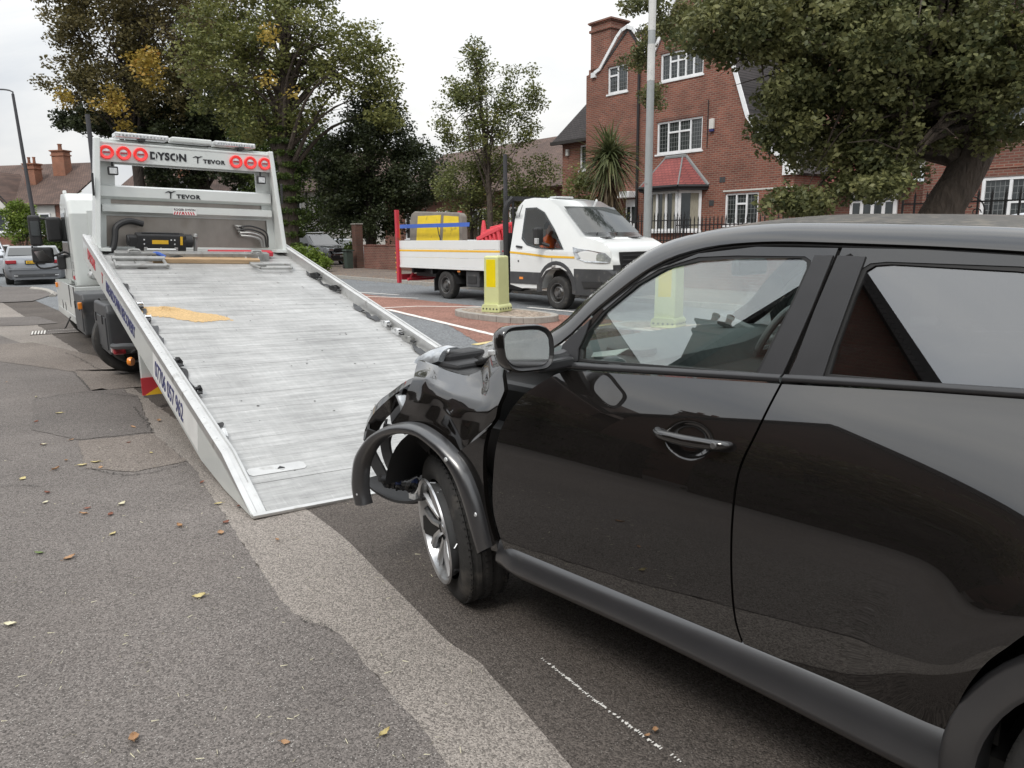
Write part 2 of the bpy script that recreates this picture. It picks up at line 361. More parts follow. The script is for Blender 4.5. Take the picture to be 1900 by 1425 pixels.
MT['tilered'] = brick_mat('red_tiles', (.30, .085, .075), (.24, .07, .065), (.17, .05, .05), .17, .1, .014, mode='roof')
MT['render'] = mat('white_render', (.6, .59, .56), .85, var=(4, .08))
MT['upvc'] = mat('white_window_frame', (.8, .81, .82), .35)
MT['timberblack'] = mat('black_timber', (.03, .027, .025), .7)
MT['iron'] = mat('black_iron', (.02, .02, .02), .5, metal=.3)
MT['fencewood'] = mat('weathered_fence_board', (.16, .12, .085), .9, var=(6, .3), stretch=(6, 6, 1))
MT['bark'] = mat('bark', (.075, .058, .045), .95, var=(9, .35), bump=(13, 1.), stretch=(1, 1, .28))
MT['barkdark'] = mat('dark_bark', (.045, .036, .03), .95, var=(9, .35), bump=(13, 1.), stretch=(1, 1, .28))
MT['silver'] = mat('silver_car_paint', (.20, .21, .225), .34, metal=.6, coat=1., var=(200, .05))
MT['silver2'] = mat('pale_silver_paint', (.55, .57, .6), .3, metal=.5, coat=1.)
MT['suvblack'] = mat('black_suv_paint', (.012, .012, .014), .25, coat=1., coat_ior=1.7)
MT['bin'] = mat('dark_green_bin_plastic', (.035, .05, .04), .6, var=(4, .2))
MT['greyfoam'] = mat('grey_foam_edge', (.2, .18, .155), .85, var=(6, .2))
MT['yellowboard'] = mat('scuffed_yellow_board', (.72, .52, .02), .6, dirt=((.12, .09, .04), 3.2, .60))
# ------------------------------------------------------------------ the ground
def at(px, py, z=0.):
    d = _f + _r*((px-950)/F_PX) + _u*((712.5-py)/F_PX)
    return Vector((0, 0, CAM_H)) + d*((z-CAM_H)/d.z)
ROADA = R(38.5)
RH = Vector((-math.sin(ROADA), math.cos(ROADA), 0)); RN = Vector((math.cos(ROADA), math.sin(ROADA), 0))
def rd(s, o, z=0.): return RH*s + RN*o + Vector((0, 0, z))      # along the road, across the road

def sheet(name, pts, m, z, rag=0., kind='structure', step=.12, parent=None):
    P = [Vector((p[0], p[1], 0)) for p in pts]
    if rag:
        Q = []
        for i, p in enumerate(P):
            q = P[(i+1) % len(P)]; L_ = (q-p).length; k = min(200, max(1, int(L_/step)))
            for j in range(k):
                v = p.lerp(q, j/k); n_ = Vector((-(q-p).y, (q-p).x, 0)).normalized()
                Q.append(v+n_*random.gauss(0, rag) if j else v)
        P = Q
    tri = tessellate_polygon([P]); b = MB(); b.add([(p.x, p.y, z) for p in P], [tuple(t) for t in tri])
    o = b.build(name, m, parent)
    for pl in o.data.polygons:
        if pl.normal.z < 0: o.data.flip_normals(); break
    if kind: o['kind'] = kind
    return o

sheet('ground', [(-600, -300), (600, -300), (600, 900), (-600, 900)], MT['road'], 0)
# carriageway with the island, beyond the recovery truck
sheet('road', [rd(-60, 2.6), rd(150, 2.6), rd(150, 13.0), rd(-60, 13.0)], MT['road2'], .004)
road_near = [rd(-60, 2.6), rd(-60, 4.4), rd(3, 4.5), rd(9, 4.9), rd(20, 4.0), rd(40, 3.4), rd(40, 2.6)]
# red surfacing between the lanes
sheet('red_road_surfacing', [rd(9.3, 8.9), at(893, 640), rd(11.0, 7.35), at(720, 577), at(600, 541), at(585, 529), at(690, 548), at(778, 557), at(900, 570), rd(9.3, 10.0)], MT['red'], .008, .01)
def line(name, a, b_, w, m='line', z=.012):
    a = Vector((a[0], a[1], 0)); b_ = Vector((b_[0], b_[1], 0)); n_ = Vector((-(b_-a).y, (b_-a).x, 0)).normalized()*w/2
    return sheet(name, [a-n_, b_-n_, b_+n_, a+n_], MT[m], z, .004, step=.15)
line('white_road_line', at(720, 575), at(936, 627), .12)
line('white_road_line', at(690, 573), at(775, 569), .10)
line('white_road_line', at(775, 569), at(893, 570), .10)
line('white_road_line', at(640, 541), at(740, 548), .10)
line('white_road_line', at(660, 550), at(776, 554), .10)
line('white_road_line', at(980, 571), at(1100, 583), .12)
line('yellow_road_line', at(880, 641), at(960, 627), .13, 'yline')
line('yellow_road_line', at(960, 627), at(1150, 600), .13, 'yline')
# near pavement (left), pale reinstated strip, both irregular
LE = [(215, 700), (250, 750), (285, 806), (350, 860), (380, 905), (415, 955), (435, 990), (470, 1040), (525, 1120), (555, 1150), (625, 1175), (665, 1220), (725, 1290), (770, 1340), (830, 1425), (960, 1600), (1400, 2300)]
RE = [(575, 950), (640, 1000), (700, 1060), (770, 1130), (830, 1190), (890, 1230), (915, 1260), (950, 1295), (1060, 1425), (1200, 1600), (1800, 2300)]
def smooth2(pts, n):
    return [Vector((p[0], p[1], 0)) for p in catmull([at(*p) for p in pts], n)]
le = smooth2(LE, 90); re_ = smooth2(RE, 70)
le.append(le[-1]-RH*32); re_.append(re_[-1]-RH*32)
far_l = rd(16, 1.1); far_l2 = rd(60, 1.1)
pav = [Vector(p) for p in le] + [rd(-40, -1.), rd(-40, -30), rd(120, -30), rd(120, 1.3), rd(26, 1.3), rd(16, 1.0)]
sheet('pavement', pav, MT['pave'], .007, .006, step=.04)
reL = [Vector(p) for p in re_]
strip = [Vector(p) for p in le[::-1]] + [rd(16, 1.0), rd(26, 1.3), rd(26, 1.9), rd(9, 1.75), rd(6, 1.65)] + reL
sheet('pale_asphalt_strip', strip, MT['strip'], .0035, .008, step=.04)
# patches and cracks in the pavement left of the truck
for nm, m, pts in [
    ('asphalt_patch', 'patch1', [(137, 690), (262, 683), (290, 688), (300, 716), (172, 727)]),
    ('asphalt_patch', 'patch1', [(146, 820), (285, 806), (345, 858), (250, 878), (160, 872)]),
    ('asphalt_patch', 'patch2', [(60, 742), (190, 722), (255, 735), (284, 804), (145, 818), (60, 800)]),
    ('asphalt_patch', 'patch1', [(0, 640), (60, 636), (180, 662), (255, 690), (130, 690), (0, 672)]),
    ('asphalt_patch', 'patch2', [(0, 590), (70, 588), (108, 600), (60, 604), (0, 606)])]:
    sheet(nm, [at(*p) for p in pts], MT[m], .0105, .006, step=.07)
def crack(pts, w=.012):
    c = catmull([at(*p) for p in pts], 60); a = []; b_ = []
    for i, p in enumerate(c):
        t = (c[min(i+1, 60)]-c[max(i-1, 0)]).normalized(); n_ = Vector((-t.y, t.x, 0)); k = random.gauss(0, .012)
        ww = w*(.3+.9*random.random())
        a.append(p+n_*(k+ww/2)); b_.append(p+n_*(k-ww/2))
    mb = MB(); mb.grid([[(p.x, p.y, .0135) for p in a], [(p.x, p.y, .0135) for p in b_]])
    o = mb.build('asphalt_crack', MT['crack']); o['kind'] = 'structure'
for c in ([(146, 820), (220, 812), (285, 806)], [(250, 757), (270, 785), (285, 806)], [(160, 872), (250, 884), (345, 864)], [(170, 727), (140, 690), (185, 688), (255, 684)],
          [(120, 655), (150, 668), (180, 685), (190, 690)], [(555, 1150), (590, 1163), (625, 1175)], [(60, 745), (150, 730), (250, 738)], [(0, 905), (40, 903), (70, 906)]):
    crack(c, .009)
# scraped white line on the asphalt beside the black car
sc = catmull([at(1003, 1222), at(1040, 1250), at(1090, 1290), at(1130, 1320), at(1170, 1350), at(1270, 1420)], 160)
mb = MB()
for i in range(0, 158):
    if random.random() < .82 - .5*abs(i/80-1):
        p = sc[i]; q = sc[i+1]; n_ = Vector((-(q-p).y, (q-p).x, 0)).normalized()*random.uniform(.002, .007)
        o_ = n_*random.uniform(-.6, .6)
        mb.add([(p+n_+o_)+Vector((0, 0, .004)), (q+n_+o_)+Vector((0, 0, .004)), (q-n_+o_)+Vector((0, 0, .004)), (p-n_+o_)+Vector((0, 0, .004))], [(0, 1, 2, 3)])
o = mb.build('scrape_mark', MT['line']); o['kind'] = 'structure'

# drain cover with ribbed edges
g = thing('drain_cover', 'flat ribbed metal drain cover set in the pavement beside the truck', 'drain cover', at(115, 616), R(30))
MB().bb(-.45, .45, -.28, .28, .008, .014).build('cover_plate', MT['patch2'], g)
for k in range(5): MB().bb(-.44+k*.045, -.42+k*.045, -.27, .27, .014, .019).build('rib', MT['line'], g)
for k in range(26): MB().box((-.2+k*.025, .26, .016), (.013, .02, .006)).build('stud', MT['line'], g)
for k in range(26): MB().box((-.2+k*.025, -.26, .016), (.013, .02, .006)).build('stud', MT['line'], g)

# far pavement with kerb stones
far = sheet('far_pavement', [rd(-60, 13.12), rd(150, 13.12), rd(150, 24), rd(-60, 24)], MT['farpave'], .10)
sheet('front_gardens', [rd(-60, 17.2), rd(150, 17.2), rd(150, 60), rd(-60, 60)], MT['farpave'], .12)
km = None
for k in range(70):
    s = 4+k*.915
    if km is None:
        q = MB().bb(-.45, .45, -.06, .06, -.02, .115).build('kerb_stone', MT['conc'], far, bev=.012); km = q.data; o = q
    else:
        o = bpy.data.objects.new('kerb_stone', km); COL.objects.link(o); o.parent = far
    p = rd(s, 13.06); o.location = (p.x, p.y, random.uniform(-.006, .006)); o.rotation_euler = (0, 0, ROADA+PI/2)
# far kerb continues behind the truck on the left: mouth of a side road
kerb_l = catmull([at(60, 537), at(85, 540), at(100, 546), at(97, 551)], 20)
mb = MB(); mb.tube([p+Vector((0, 0, .0)) for p in kerb_l], .09, 6); o = mb.build('side_road_kerb', MT['conc']); o['kind'] = 'structure'
sheet('side_road_pavement', [at(-400, 533), at(60, 533), at(98, 548), at(60, 560), at(-300, 575)], MT['patch2'], .02)

# fallen leaves
LEAFC = {'yellow': mat('fallen_leaf_yellow', (.50, .42, .20), .7, var=(60, .2)), 'orange': mat('fallen_leaf_orange', (.36, .21, .11), .7, var=(60, .2)),
         'brown': mat('fallen_leaf_brown', (.20, .075, .045), .7, var=(60, .2)), 'green': mat('fallen_leaf_green', (.12, .17, .05), .7), 'pale': mat('fallen_leaf_pale', (.62, .58, .42), .7)}
def fallen_leaf(px, py, c, size, label, z=.012):
    p = at(px, py); n = 9; P = []; cu = random.uniform(.15, .5); asym = random.uniform(.5, 1)
    for i in range(n):
        t = i/(n-1); w = math.sin(PI*t**.8)*.36*asym+.012; row = []
        for j in (-1, -.5, 0, .5, 1):
            row.append(((t-.5)*size, w*j*size*(1+.18*math.sin(i*2.4+j)), (abs(j)**1.5*cu*.35+cu*abs(t-.5)*.5)*size))
        P.append(row)
    b = MB(); b.grid(P); b.tube([(-.5*size, 0, cu*.2*size), (-.78*size, .05*size, cu*.3*size)], .015*size, 5)
    o = b.build('fallen_leaf', LEAFC[c], smooth=True); o.location = (p.x, p.y, z); o.rotation_euler = (random.uniform(-.15, .15), random.uniform(-.15, .15), random.uniform(0, 6.28))
    props(o, label, 'leaf', 'fallen leaves on the pavement')
LV = [(250, 1380, 'orange', .055, 'large curled orange leaf nearest the camera at the bottom left of the pavement'),
      (714, 1368, 'yellow', .045, 'pale yellow round leaf on the grey pavement beside the pale strip, bottom centre'),
      (530, 1384, 'orange', .03, 'small orange leaf at the bottom edge between a larger orange and a yellow leaf'),
      (370, 1112, 'yellow', .055, 'long narrow yellow leaf in the middle of the grey pavement'),
      (130, 1039, 'orange', .055, 'pointed orange leaf on the left side of the pavement'),
      (72, 1030, 'green', .045, 'small green leaf lying on the left side of the pavement'),
      (20, 1164, 'pale', .05, 'shredded pale leaf at the left edge of the pavement'),
      (210, 994, 'yellow', .05, 'small yellow leaf left of the truck bed corner'),
      (334, 980, 'orange', .055, 'curled orange leaf lying upright left of the bed corner'),
      (410, 993, 'orange', .05, 'folded light orange leaf at the edge of the pale strip'),
      (420, 973, 'brown', .045, 'reddish brown leaf at the edge of the pale strip next to an orange leaf'),
      (405, 938, 'yellow', .055, 'upright yellow leaf at the pavement edge beside the truck bed'),
      (443, 943, 'brown', .04, 'dark red leaf against the side of the truck bed'),
      (375, 898, 'brown', .04, 'small rust coloured leaf below the phone number on the truck side'),
      (515, 1006, 'orange', .04, 'small orange leaf alone on the pale asphalt strip'),
      (155, 957, 'orange', .045, 'small flat reddish leaf in the middle left of the pavement'),
      (178, 861, 'yellow', .07, 'bright yellow leaf, larger of the two lying together left of the truck'),
      (153, 866, 'yellow', .06, 'pale yellow leaf, left of the two lying together left of the truck'),
      (104, 874, 'orange', .06, 'orange leaf left of the two yellow leaves'),
      (43, 891, 'yellow', .055, 'faded yellow leaf at the far left of the pavement'),
      (88, 918, 'brown', .05, 'dark brown leaf at the left below the faded yellow leaf'),
      (248, 795, 'orange', .06, 'orange brown leaf on the dark asphalt patch'),
      (110, 769, 'yellow', .07, 'yellow green leaf on the pavement near the dark patch'),
      (295, 783, 'orange', .05, 'small tan leaf between the dark patch and the truck bed'),
      (80, 828, 'brown', .05, 'small reddish leaf at the left of the dark patch'),
      (1216, 1362, 'orange', .03, 'tiny orange leaf on the dark asphalt below the black car'),
      (1200, 1372, 'orange', .025, 'smaller of two tiny leaves on the dark asphalt below the black car')]
for a in LV: fallen_leaf(*a)
for i in range(28):
    px = random.uniform(-30, 430); py = random.uniform(640, 960)
    if px > 120+(py-640)*.8: continue
    c = random.choice(['yellow', 'orange', 'brown', 'pale'])
    zone = ('beside the drain cover' if py < 680 else 'on the upper part of the dark patch' if py < 760 and px > 90 else 'on the lower part of the dark patch' if py < 820 and px > 90 else 'at the far left of the pavement' if px < 45 else 'just left of the dark patch' if px < 90 else 'below the dark patch, close to the kerb strip' if px > 200 else 'below the dark patch')
    fallen_leaf(px, py, c, random.uniform(.03, .05), '%s %s fallen leaf %s' % (random.choice(['small flat', 'tiny curled', 'small folded']), c, zone))
# twigs and bits
mb = MB()
for i in range(240):
    p = at(random.uniform(0, 900), random.uniform(800, 1420)); a = random.uniform(0, 6.28); l_ = random.uniform(.003, .014)
    if p.x > -.4 and p.y < 3 and p.x*1.1+p.y > 2.6: continue
    d = Vector((math.cos(a), math.sin(a), 0))*l_; n_ = Vector((-d.y, d.x, 0))*.07
    z = Vector((0, 0, .012)); p.z = 0; mb.add([p-d+z-n_, p+d+z-n_, p+d+z+n_, p-d+z+n_+Vector((0, 0, .003))], [(0, 1, 2, 3)])
props(mb.build('pavement_debris', LEAFC['pale']), 'tiny bits of dry twig and seed scattered on the pavement', 'debris', kind='stuff')
# leaf litter on the far pavement
mb = MB()
for i in range(1800):
    s = random.uniform(8, 46); o_ = random.choice([random.gauss(13.2, .25), random.uniform(13.2, 17)])
    p = rd(s, o_, .117 if o_ > 13.1 else .02); a = random.uniform(0, 6.28); d = Vector((math.cos(a), math.sin(a), .08))*.035; n_ = Vector((-d.y, d.x, .003))*.6
    mb.add([p-d, p+n_, p+d, p-n_], [(0, 1, 2, 3)])
props(mb.build('leaf_litter', LEAFC['orange']), 'fallen leaves gathered along the far kerb and pavement', 'leaves', kind='stuff')

# ------------------------------------------------------------------ wheels
def wheel(parent, pos, rad, width, rimr, face, rimmat='rim', spokes=5, style='alloy', steer=0., camber=0., dish=.03, tread=False, proud=0.):
    """axle along local Y, outer face at +Y*face"""
    mw = TR(pos, rz=steer) @ Matrix.Rotation(camber, 4, 'X')
    if face < 0: mw = mw @ Matrix.Rotation(PI, 4, 'Z')
    h = width/2
    prof = [(rimr, -h*.9), (rimr+.02, -h), (rad-.05, -h*1.02), (rad-.018, -h*.93), (rad-.004, -h*.8)]
    if tread:
        for y in (-.62, -.22, .22, .62):
            prof += [(rad, h*y-.012), (rad-.009, h*y-.006), (rad-.009, h*y+.006), (rad, h*y+.012)]
    else: prof += [(rad, -h*.5), (rad, h*.5)]
    prof += [(rad-.004, h*.8), (rad-.018, h*.93), (rad-.05, h*1.02), (rimr+.02, h), (rimr, h*.9)]
    b = MB().lathe(prof, 64)
    t = b.build('wheel', MT['rubber'], parent, mw, smooth=True, ang=30)
    if tread:
        b = MB()
        for k in range(72):
            a = 2*PI*k/72
            for y0, y1 in ((-.82, -.68), (.68, .82)):
                b.box((0, h*(y0+y1)/2, rad-.0038), (.005, h*(y1-y0), .006), Matrix.Rotation(a, 4, 'Y'))
            b.box((0, 0, rad-.0012), (.0035, h*.34, .003), Matrix.Rotation(a+.04, 4, 'Y'))
        o = b.build('tread_sipes', MT['rubberseal'], t); o['kind'] = 'stuff'
    y = h*.9+proud
    b = MB().lathe([(rimr+.012, y+.004), (rimr+.008, y+.012), (rimr-.006, y+.006), (rimr-.02, y-.04), (rimr-.03, y-.12 if width > .16 else y-.06), (rimr-.03, -h*.8)], 48)
    if style == 'alloy':
        for k in range(spokes):
            for sgn in (-1, 1):
                a = 2*PI*k/spokes; off = sgn*.030; off2 = sgn*rimr*.22
                r0, r1 = .045, rimr-.022
                vs = []
                for (r_, o_, w_, yy) in ((r0, off*.7, .016, y-dish), (r1*.55, off*1.3, .014, y-dish*.55), (r1, off2, .021, y-.012)):
                    for (dw, dy) in ((-w_, -.008), (-w_*.55, .006), (w_*.55, .006), (w_, -.008), (0, -.03)):
                        vs.append((o_+dw, yy+dy, r_))
                fs = []
                for i in range(2):
                    for j in range(5): fs.append((i*5+j, i*5+(j+1) % 5, (i+1)*5+(j+1) % 5, (i+1)*5+j))
                b.add(vs, fs, Matrix.Rotation(a, 4, 'Y'))
        b.lathe([(0, y-dish+.006), (.022, y-dish+.006), (.026, y-dish), (.05, y-dish-.004), (.055, y-dish-.035)], 24)
    else:
        b.lathe([(rimr-.03, y-.075), (rimr*.72, y-.05), (rimr*.55, y-.02), (rimr*.42, y-.028), (rimr*.34, y+.012), (rimr*.3, y+.035), (0, y+.038)], 40)
        for k in range(spokes):
            a = 2*PI*k/spokes
            b.box((0, y-.022, rimr*.46), (.022, .02, .022), Matrix.Rotation(a, 4, 'Y'))
    rm = b.build('rim', MT[rimmat], t, smooth=True, ang=28)
    if style == 'alloy':
        MB().lathe([(rimr-.035, -h*.3), (rimr-.06, -h*.3), (.06, -h*.32), (.06, -h*.1)], 32).build('brake_disc', MT['rimdark'], t, smooth=True)
    else:
        bb_ = MB()
        nh = 10
        for k in range(nh):
            a = 2*PI*(k+.5)/nh
            bb_.lathe([(0, y-.052), (.019, y-.052)], 10, Matrix.Rotation(a, 4, 'Y') @ Matrix.Translation((0, .004, rimr*.78)))
        bb_.build('rim_hole', MT['black'], t)
    return t

# ================================================================== RECOVERY TRUCK
TY = R(35.04)
tk = thing('recovery_truck', 'white recovery truck with its grey bed tilted to the road, red lamps on the headboard', 'recovery truck', (-1.441, 3.952, 0), TY)
inc, rol = R(12.35), R(1.67)
_r1 = Vector((math.cos(rol), 0, -math.sin(rol))); _u1 = Vector((math.sin(rol), 0, math.cos(rol)))
_d = Vector((0, 1, 0))*math.cos(inc)+_u1*math.sin(inc); _n = _u1*math.cos(inc)-Vector((0, 1, 0))*math.sin(inc)
BM = Matrix((_r1, _d, _n)).transposed().to_4x4(); BM.translation = Vector((0, 0, .021))
BW, BL = 2.42, 6.62
# bed: a frame under, planks on top (local x across, y up the slope, z out of the deck)
b = MB()
b.bb(.05, BW-.05, .36, BL+.25, -.10, -.012)
for x in (.55, 1.75): b.bb(x, x+.12, .5, BL+.2, -.22, -.10)
# wedge end
b.add([(.02, .0, -.004), (BW-.02, .0, -.004), (BW-.02, .36, -.012), (.02, .36, -.012), (.02, .0, -.012), (BW-.02, .0, -.012), (BW-.02, .36, -.1), (.02, .36, -.1)],
      [(0, 1, 2, 3), (4, 7, 6, 5), (0, 4, 5, 1), (0, 3, 7, 4), (1, 5, 6, 2), (2, 6, 7, 3)])
bed = b.build('bed', MT['steel'], tk, BM)
# deck material: brushed aluminium with rolling marks, tyre scuffs
def deckmat():
    m = bpy.data.materials.new('worn_deck_aluminium'); m.use_nodes = True; t = m.node_tree; n = t.nodes; l = t.links; p = n['Principled BSDF']
    p.inputs['Metallic'].default_value = .35
    c = n.new('ShaderNodeTexCoord')
    def noise(scale, st, det=6, ro=.6):
        mp_ = n.new('ShaderNodeMapping'); mp_.inputs['Scale'].default_value = st; l.new(c.outputs['Object'], mp_.inputs[0])
        z = n.new('ShaderNodeTexNoise'); z.inputs['Scale'].default_value = scale; z.inputs['Detail'].default_value = det; z.inputs['Roughness'].default_value = ro; l.new(mp_.outputs[0], z.inputs['Vector']); return z.outputs['Fac']
    def rng(v, a, b_, c0, c1):
        r_ = n.new('ShaderNodeMapRange'); r_.inputs['From Min'].default_value = a; r_.inputs['From Max'].default_value = b_; r_.inputs['To Min'].default_value = c0; r_.inputs['To Max'].default_value = c1; l.new(v, r_.inputs['Value']); return r_.outputs[0]
    def mul(a, b_):
        q = n.new('ShaderNodeMath'); q.operation = 'MULTIPLY'; l.new(a, q.inputs[0]); l.new(b_, q.inputs[1]); return q.outputs[0]
    a = rng(noise(2.2, (.45, 7, 1), 9, .72), .32, .7, .62, 1.16)        # streaks across
    b_ = rng(noise(4.0, (9, .35, 1), 7, .65), .35, .68, 1.05, .95)       # tyre tracks along
    c_ = rng(noise(1.6, (1, .8, 1), 8, .68), .3, .7, .74, 1.12)
    d_ = rng(noise(14, (.5, 10, 1), 4), .56, .70, 1.0, .55)           # dark scratches
    e_ = rng(noise(18, (7, .3, 1), 3), .60, .72, 1.0, 1.25)
    f_ = rng(noise(9, (1, 1, 1), 3, .5), .70, .78, 1.0, .45); g_ = rng(noise(20, (8, .22, 1), 3), .62, .72, 1.0, .72)
    v = mul(mul(mul(a, b_), mul(c_, d_)), mul(e_, mul(f_, g_)))
    s_ = n.new('ShaderNodeVectorMath'); s_.operation = 'SCALE'; s_.inputs[0].default_value = (.50, .50, .49); l.new(v, s_.inputs['Scale'])
    l.new(s_.outputs[0], p.inputs['Base Color'])
    l.new(rng(noise(5, (.5, 5, 1)), .3, .7, .42, .62), p.inputs['Roughness'])
    bp = n.new('ShaderNodeBump'); bp.inputs['Strength'].default_value = .25; bp.inputs['Distance'].default_value = .004; l.new(noise(30, (.2, 3, 1), 4), bp.inputs['Height']); l.new(bp.outputs[0], p.inputs['Normal'])
    return m
MT['deck'] = deckmat()
ny = 41; pw = (BL-.36)/ny
for k in range(ny):
    y0 = .36+k*pw
    q = MB().bb(.06, BW-.06, y0+.0007, y0+pw-.0007, -.011, random.uniform(-.0008, .0008)).build('plank', MT['deck'], bed)
MB().add([(.03, .02, .0), (BW-.03, .02, .0), (BW-.03, .355, .0), (.03, .355, .0), (.03, .02, -.004), (BW-.03, .02, -.004), (BW-.03, .355, -.02), (.03, .355, -.02)],
         [(0, 1, 2, 3), (4, 7, 6, 5), (0, 4, 5, 1), (0, 3, 7, 4), (1, 5, 6, 2), (2, 6, 7, 3)]).build('end_plate', MT['deck'], bed)
MB().bb(.0, BW, -.012, .018, -.008, .014).build('end_bar', MT['alu'], bed, bev=.005)
# flush lock plates near the end
for cx in (.30, BW-.3):
    poly = [(cx-.16, .45), (cx+.16, .45), (cx+.18, .47), (cx+.18, .53), (cx+.16, .55), (cx-.16, .55), (cx-.18, .53), (cx-.18, .47)]
    MB().prism(poly, .003, 'XY', .001).build('lock_plate', MT['alu'], bed, bev=.001)
    MB().lathe([(0, .006), (.028, .006), (.03, .003)], 20, Matrix.Translation((cx+.02, .5, 0)), axis='Z').build('lock_knob', MT['alu'], bed)
    MB().prism([(cx, .49), (cx+.045, .49), (cx+.022, .515)], .004, 'XY', .006).build('lock_mark', MT['ink'], bed)
# side rails: white face outside, grey top channel, lettering
for sgn, x in ((-1, 0), (1, BW)):
    f = (lambda a, h: x-a) if sgn > 0 else (lambda a, h: x+a)
    outl = [(.0, -.008), (.0, .012), (.62, .085), (BL+.32, .085), (BL+.32, -.20), (1.15, -.20), (.55, -.12)]
    MB().prism(outl, .012*(-sgn), 'YZ', x+(.0 if sgn < 0 else 0)).build('side_rail', MT['truckwhite'], bed, bev=.003)
    prof = [(-.004, .045), (-.004, .100), (.012, .108), (.030, .108), (.034, .098), (.060, .094), (.066, .105), (.082, .100), (.088, .05), (.088, .0)]
    P = []
    for (yy, ks) in ((.02, .06), (.3, .5), (.62, 1), (BL+.32, 1)):
        P.append([(x+(-a*sgn), yy, (hh-.0)*ks if ks < 1 else hh) for a, hh in prof])
    b = MB(); b.grid(P)
    b.build('rail_channel', MT['alu'], bed, smooth=True, ang=20)
    # rivets
    for k in range(40):
        MB().lathe([(0, .004), (.005, .003), (.007, 0)], 8, Matrix.Translation((x-sgn*.021, .65+k*.165, .108)), axis='Z').build('rivet', MT['clear'], bed) if sgn < 0 else None
xl = Matrix(((0, 0, -1, 0), (-1, 0, 0, 0), (0, 1, 0, 0), (0, 0, 0, 1)))  # text facing -X: text x -> -Y, text y -> Z
def side_text(body, y, z, size, m, **k):
    return text('lettering', body, size, m, bed, Matrix.Translation((-.0022, y, z)) @ xl, ext=.0012, **k)
side_text('07706 057 962', 2.62, -.135, .185, MT['navy'], off=.004, sx=.88)
MB().bb(-.0012, 0, 1.22, 2.70, -.17, .045).build('number_panel', MT['whiteprint'], bed)
side_text('BREAKDOWN RECOVERY', 5.15, -.115, .155, MT['navy'], off=.004, sx=.92)
side_text('DYSONS', 6.55, -.10, .17, MT['redprint'], off=.006, sx=.95)
side_text('T', 5.45, -.1, .15, MT['redprint'], off=.005)
# headboard
rake = R(11.2)
HM = BM @ Matrix.Translation((.06, BL, 0)) @ Matrix.Rotation(-rake, 4, 'X')
HW, HH = 2.30, 1.30
b = MB()
def hb(x0, x1, z0, z1, y0=-.03, y1=.03): b.bb(x0, x1, y0, y1, z0, z1)
# front skin with window opening and the slit
poly = [(0, 0), (HW, 0), (HW-.10, HH), (.10, HH)]
win = [(.30, .76), (HW-.30, .76), (HW-.31, 1.01), (.31, 1.01)]
slit = [(.24, .545), (HW-.24, .545), (HW-.24, .595), (.24, .595)]
b.prism(poly, .03, 'XZ', -.0, holes=[win, slit, [(.16, .03), (HW-.16, .03), (HW-.18, .40), (.18, .40)]])
head = b.build('headboard', MT['truckwhite'], tk, HM, bev=.004)
MB().prism([(.13, .02), (HW-.13, .02), (HW-.15, .41), (.15, .41)], .01, 'XZ', .034).build('stainless_panel', MT['stainless'], head)
MB().bb(.23, HW-.23, .034, .04, .53, .61).build('slit_backing', MT['stainless'], head)
# folded cross rails
def rail(z0, z1, d=.10):
    P = [[(x, 0, z1+.01), (x, -d, z1-.01), (x, -d, z0+.03), (x, -.01, z0)] for x in (.13, HW-.13)]
    return MB().grid(P).build('cross_rail', MT['truckwhite'], head)
rail(.60, .755, .07); rail(.42, .535, .09)
# lamp panel, tilted
lp = MB().prism([(.13, 1.03), (HW-.13, 1.03), (HW-.12, 1.24), (.12, 1.24)], .012, 'XZ', -.11).build('lamp_panel', MT['truckwhite'], head, bev=.004)
MB().bb(.10, HW-.10, -.115, .0, 1.235, 1.262).build('top_flange', MT['truckwhite'], head, bev=.006)
# side wings with depth towards the rear
for sgn in (-1, 1):
    x0 = 0 if sgn < 0 else HW
    k = 1 if sgn < 0 else -1
    vs = [(x0, -.30, -.02), (x0, .03, -.02), (x0+.10*k, .03, HH), (x0+.10*k, -.14, HH)]
    v2 = [(a+.06*k, b__, c) for a, b__, c in vs]
    MB().add(vs+v2, [(0, 1, 2, 3), (4, 7, 6, 5), (0, 4, 5, 1), (1, 5, 6, 2), (2, 6, 7, 3), (3, 7, 4, 0)]).build('side_wing', MT['truckwhite'], head, bev=.012)
    MB().bb(x0+.035*k-.012, x0+.035*k+.012, -.25, -.21, .62, .88).build('grab_handle', MT['black'], head, bev=.008)
    MB().bb(x0+.02*k, x0+.02*k+.14*k, -.34, -.12, -.02, .02).build('foot_bracket', MT['truckwhite'], head, bev=.004)
for i, x in enumerate((.215, .40, .585, HW-.585, HW-.40, HW-.215)):
    lm = MB().lathe([(.081, -.112), (.081, -.135), (.072, -.145), (.047, -.139), (.045, -.128)], 36, Matrix.Translation((x, 0, 1.135))).build('marker_lamp', MT['redlamp'], head, smooth=True)
    MB().lathe([(.046, -.128), (.038, -.132), (0, -.133)], 30, Matrix.Translation((x, 0, 1.135))).build('lamp_centre', MT['clear'], head, smooth=True)
    MB().box((x, -.137, 1.135), (.072, .006, .020)).build('lamp_bar', MT['redlens'], head)
tx = Matrix(((1, 0, 0, 0), (0, 0, -1, 0), (0, 1, 0, 0), (0, 0, 0, 1)))    # text facing -Y
def htext(body, x, z, size, m, y=-.113, **k):
    return text('lettering', body, size, m, head, Matrix.Translation((x, y, z)) @ tx, ext=.002, **k)
def stencil_bridge(x, z, w, h, y=-.1165): MB().box((x, y, z), (w, .003, h)).build('stencil_bridge', MT['truckwhite'], head)
htext('DYSON', .69, 1.095, .118, MT['ink'], off=.006, space=1.12, sx=.98)
for x in (.79, .905, 1.02): pass
stencil_bridge(.752, 1.137, .010, .10); stencil_bridge(.985, 1.137, .010, .10)
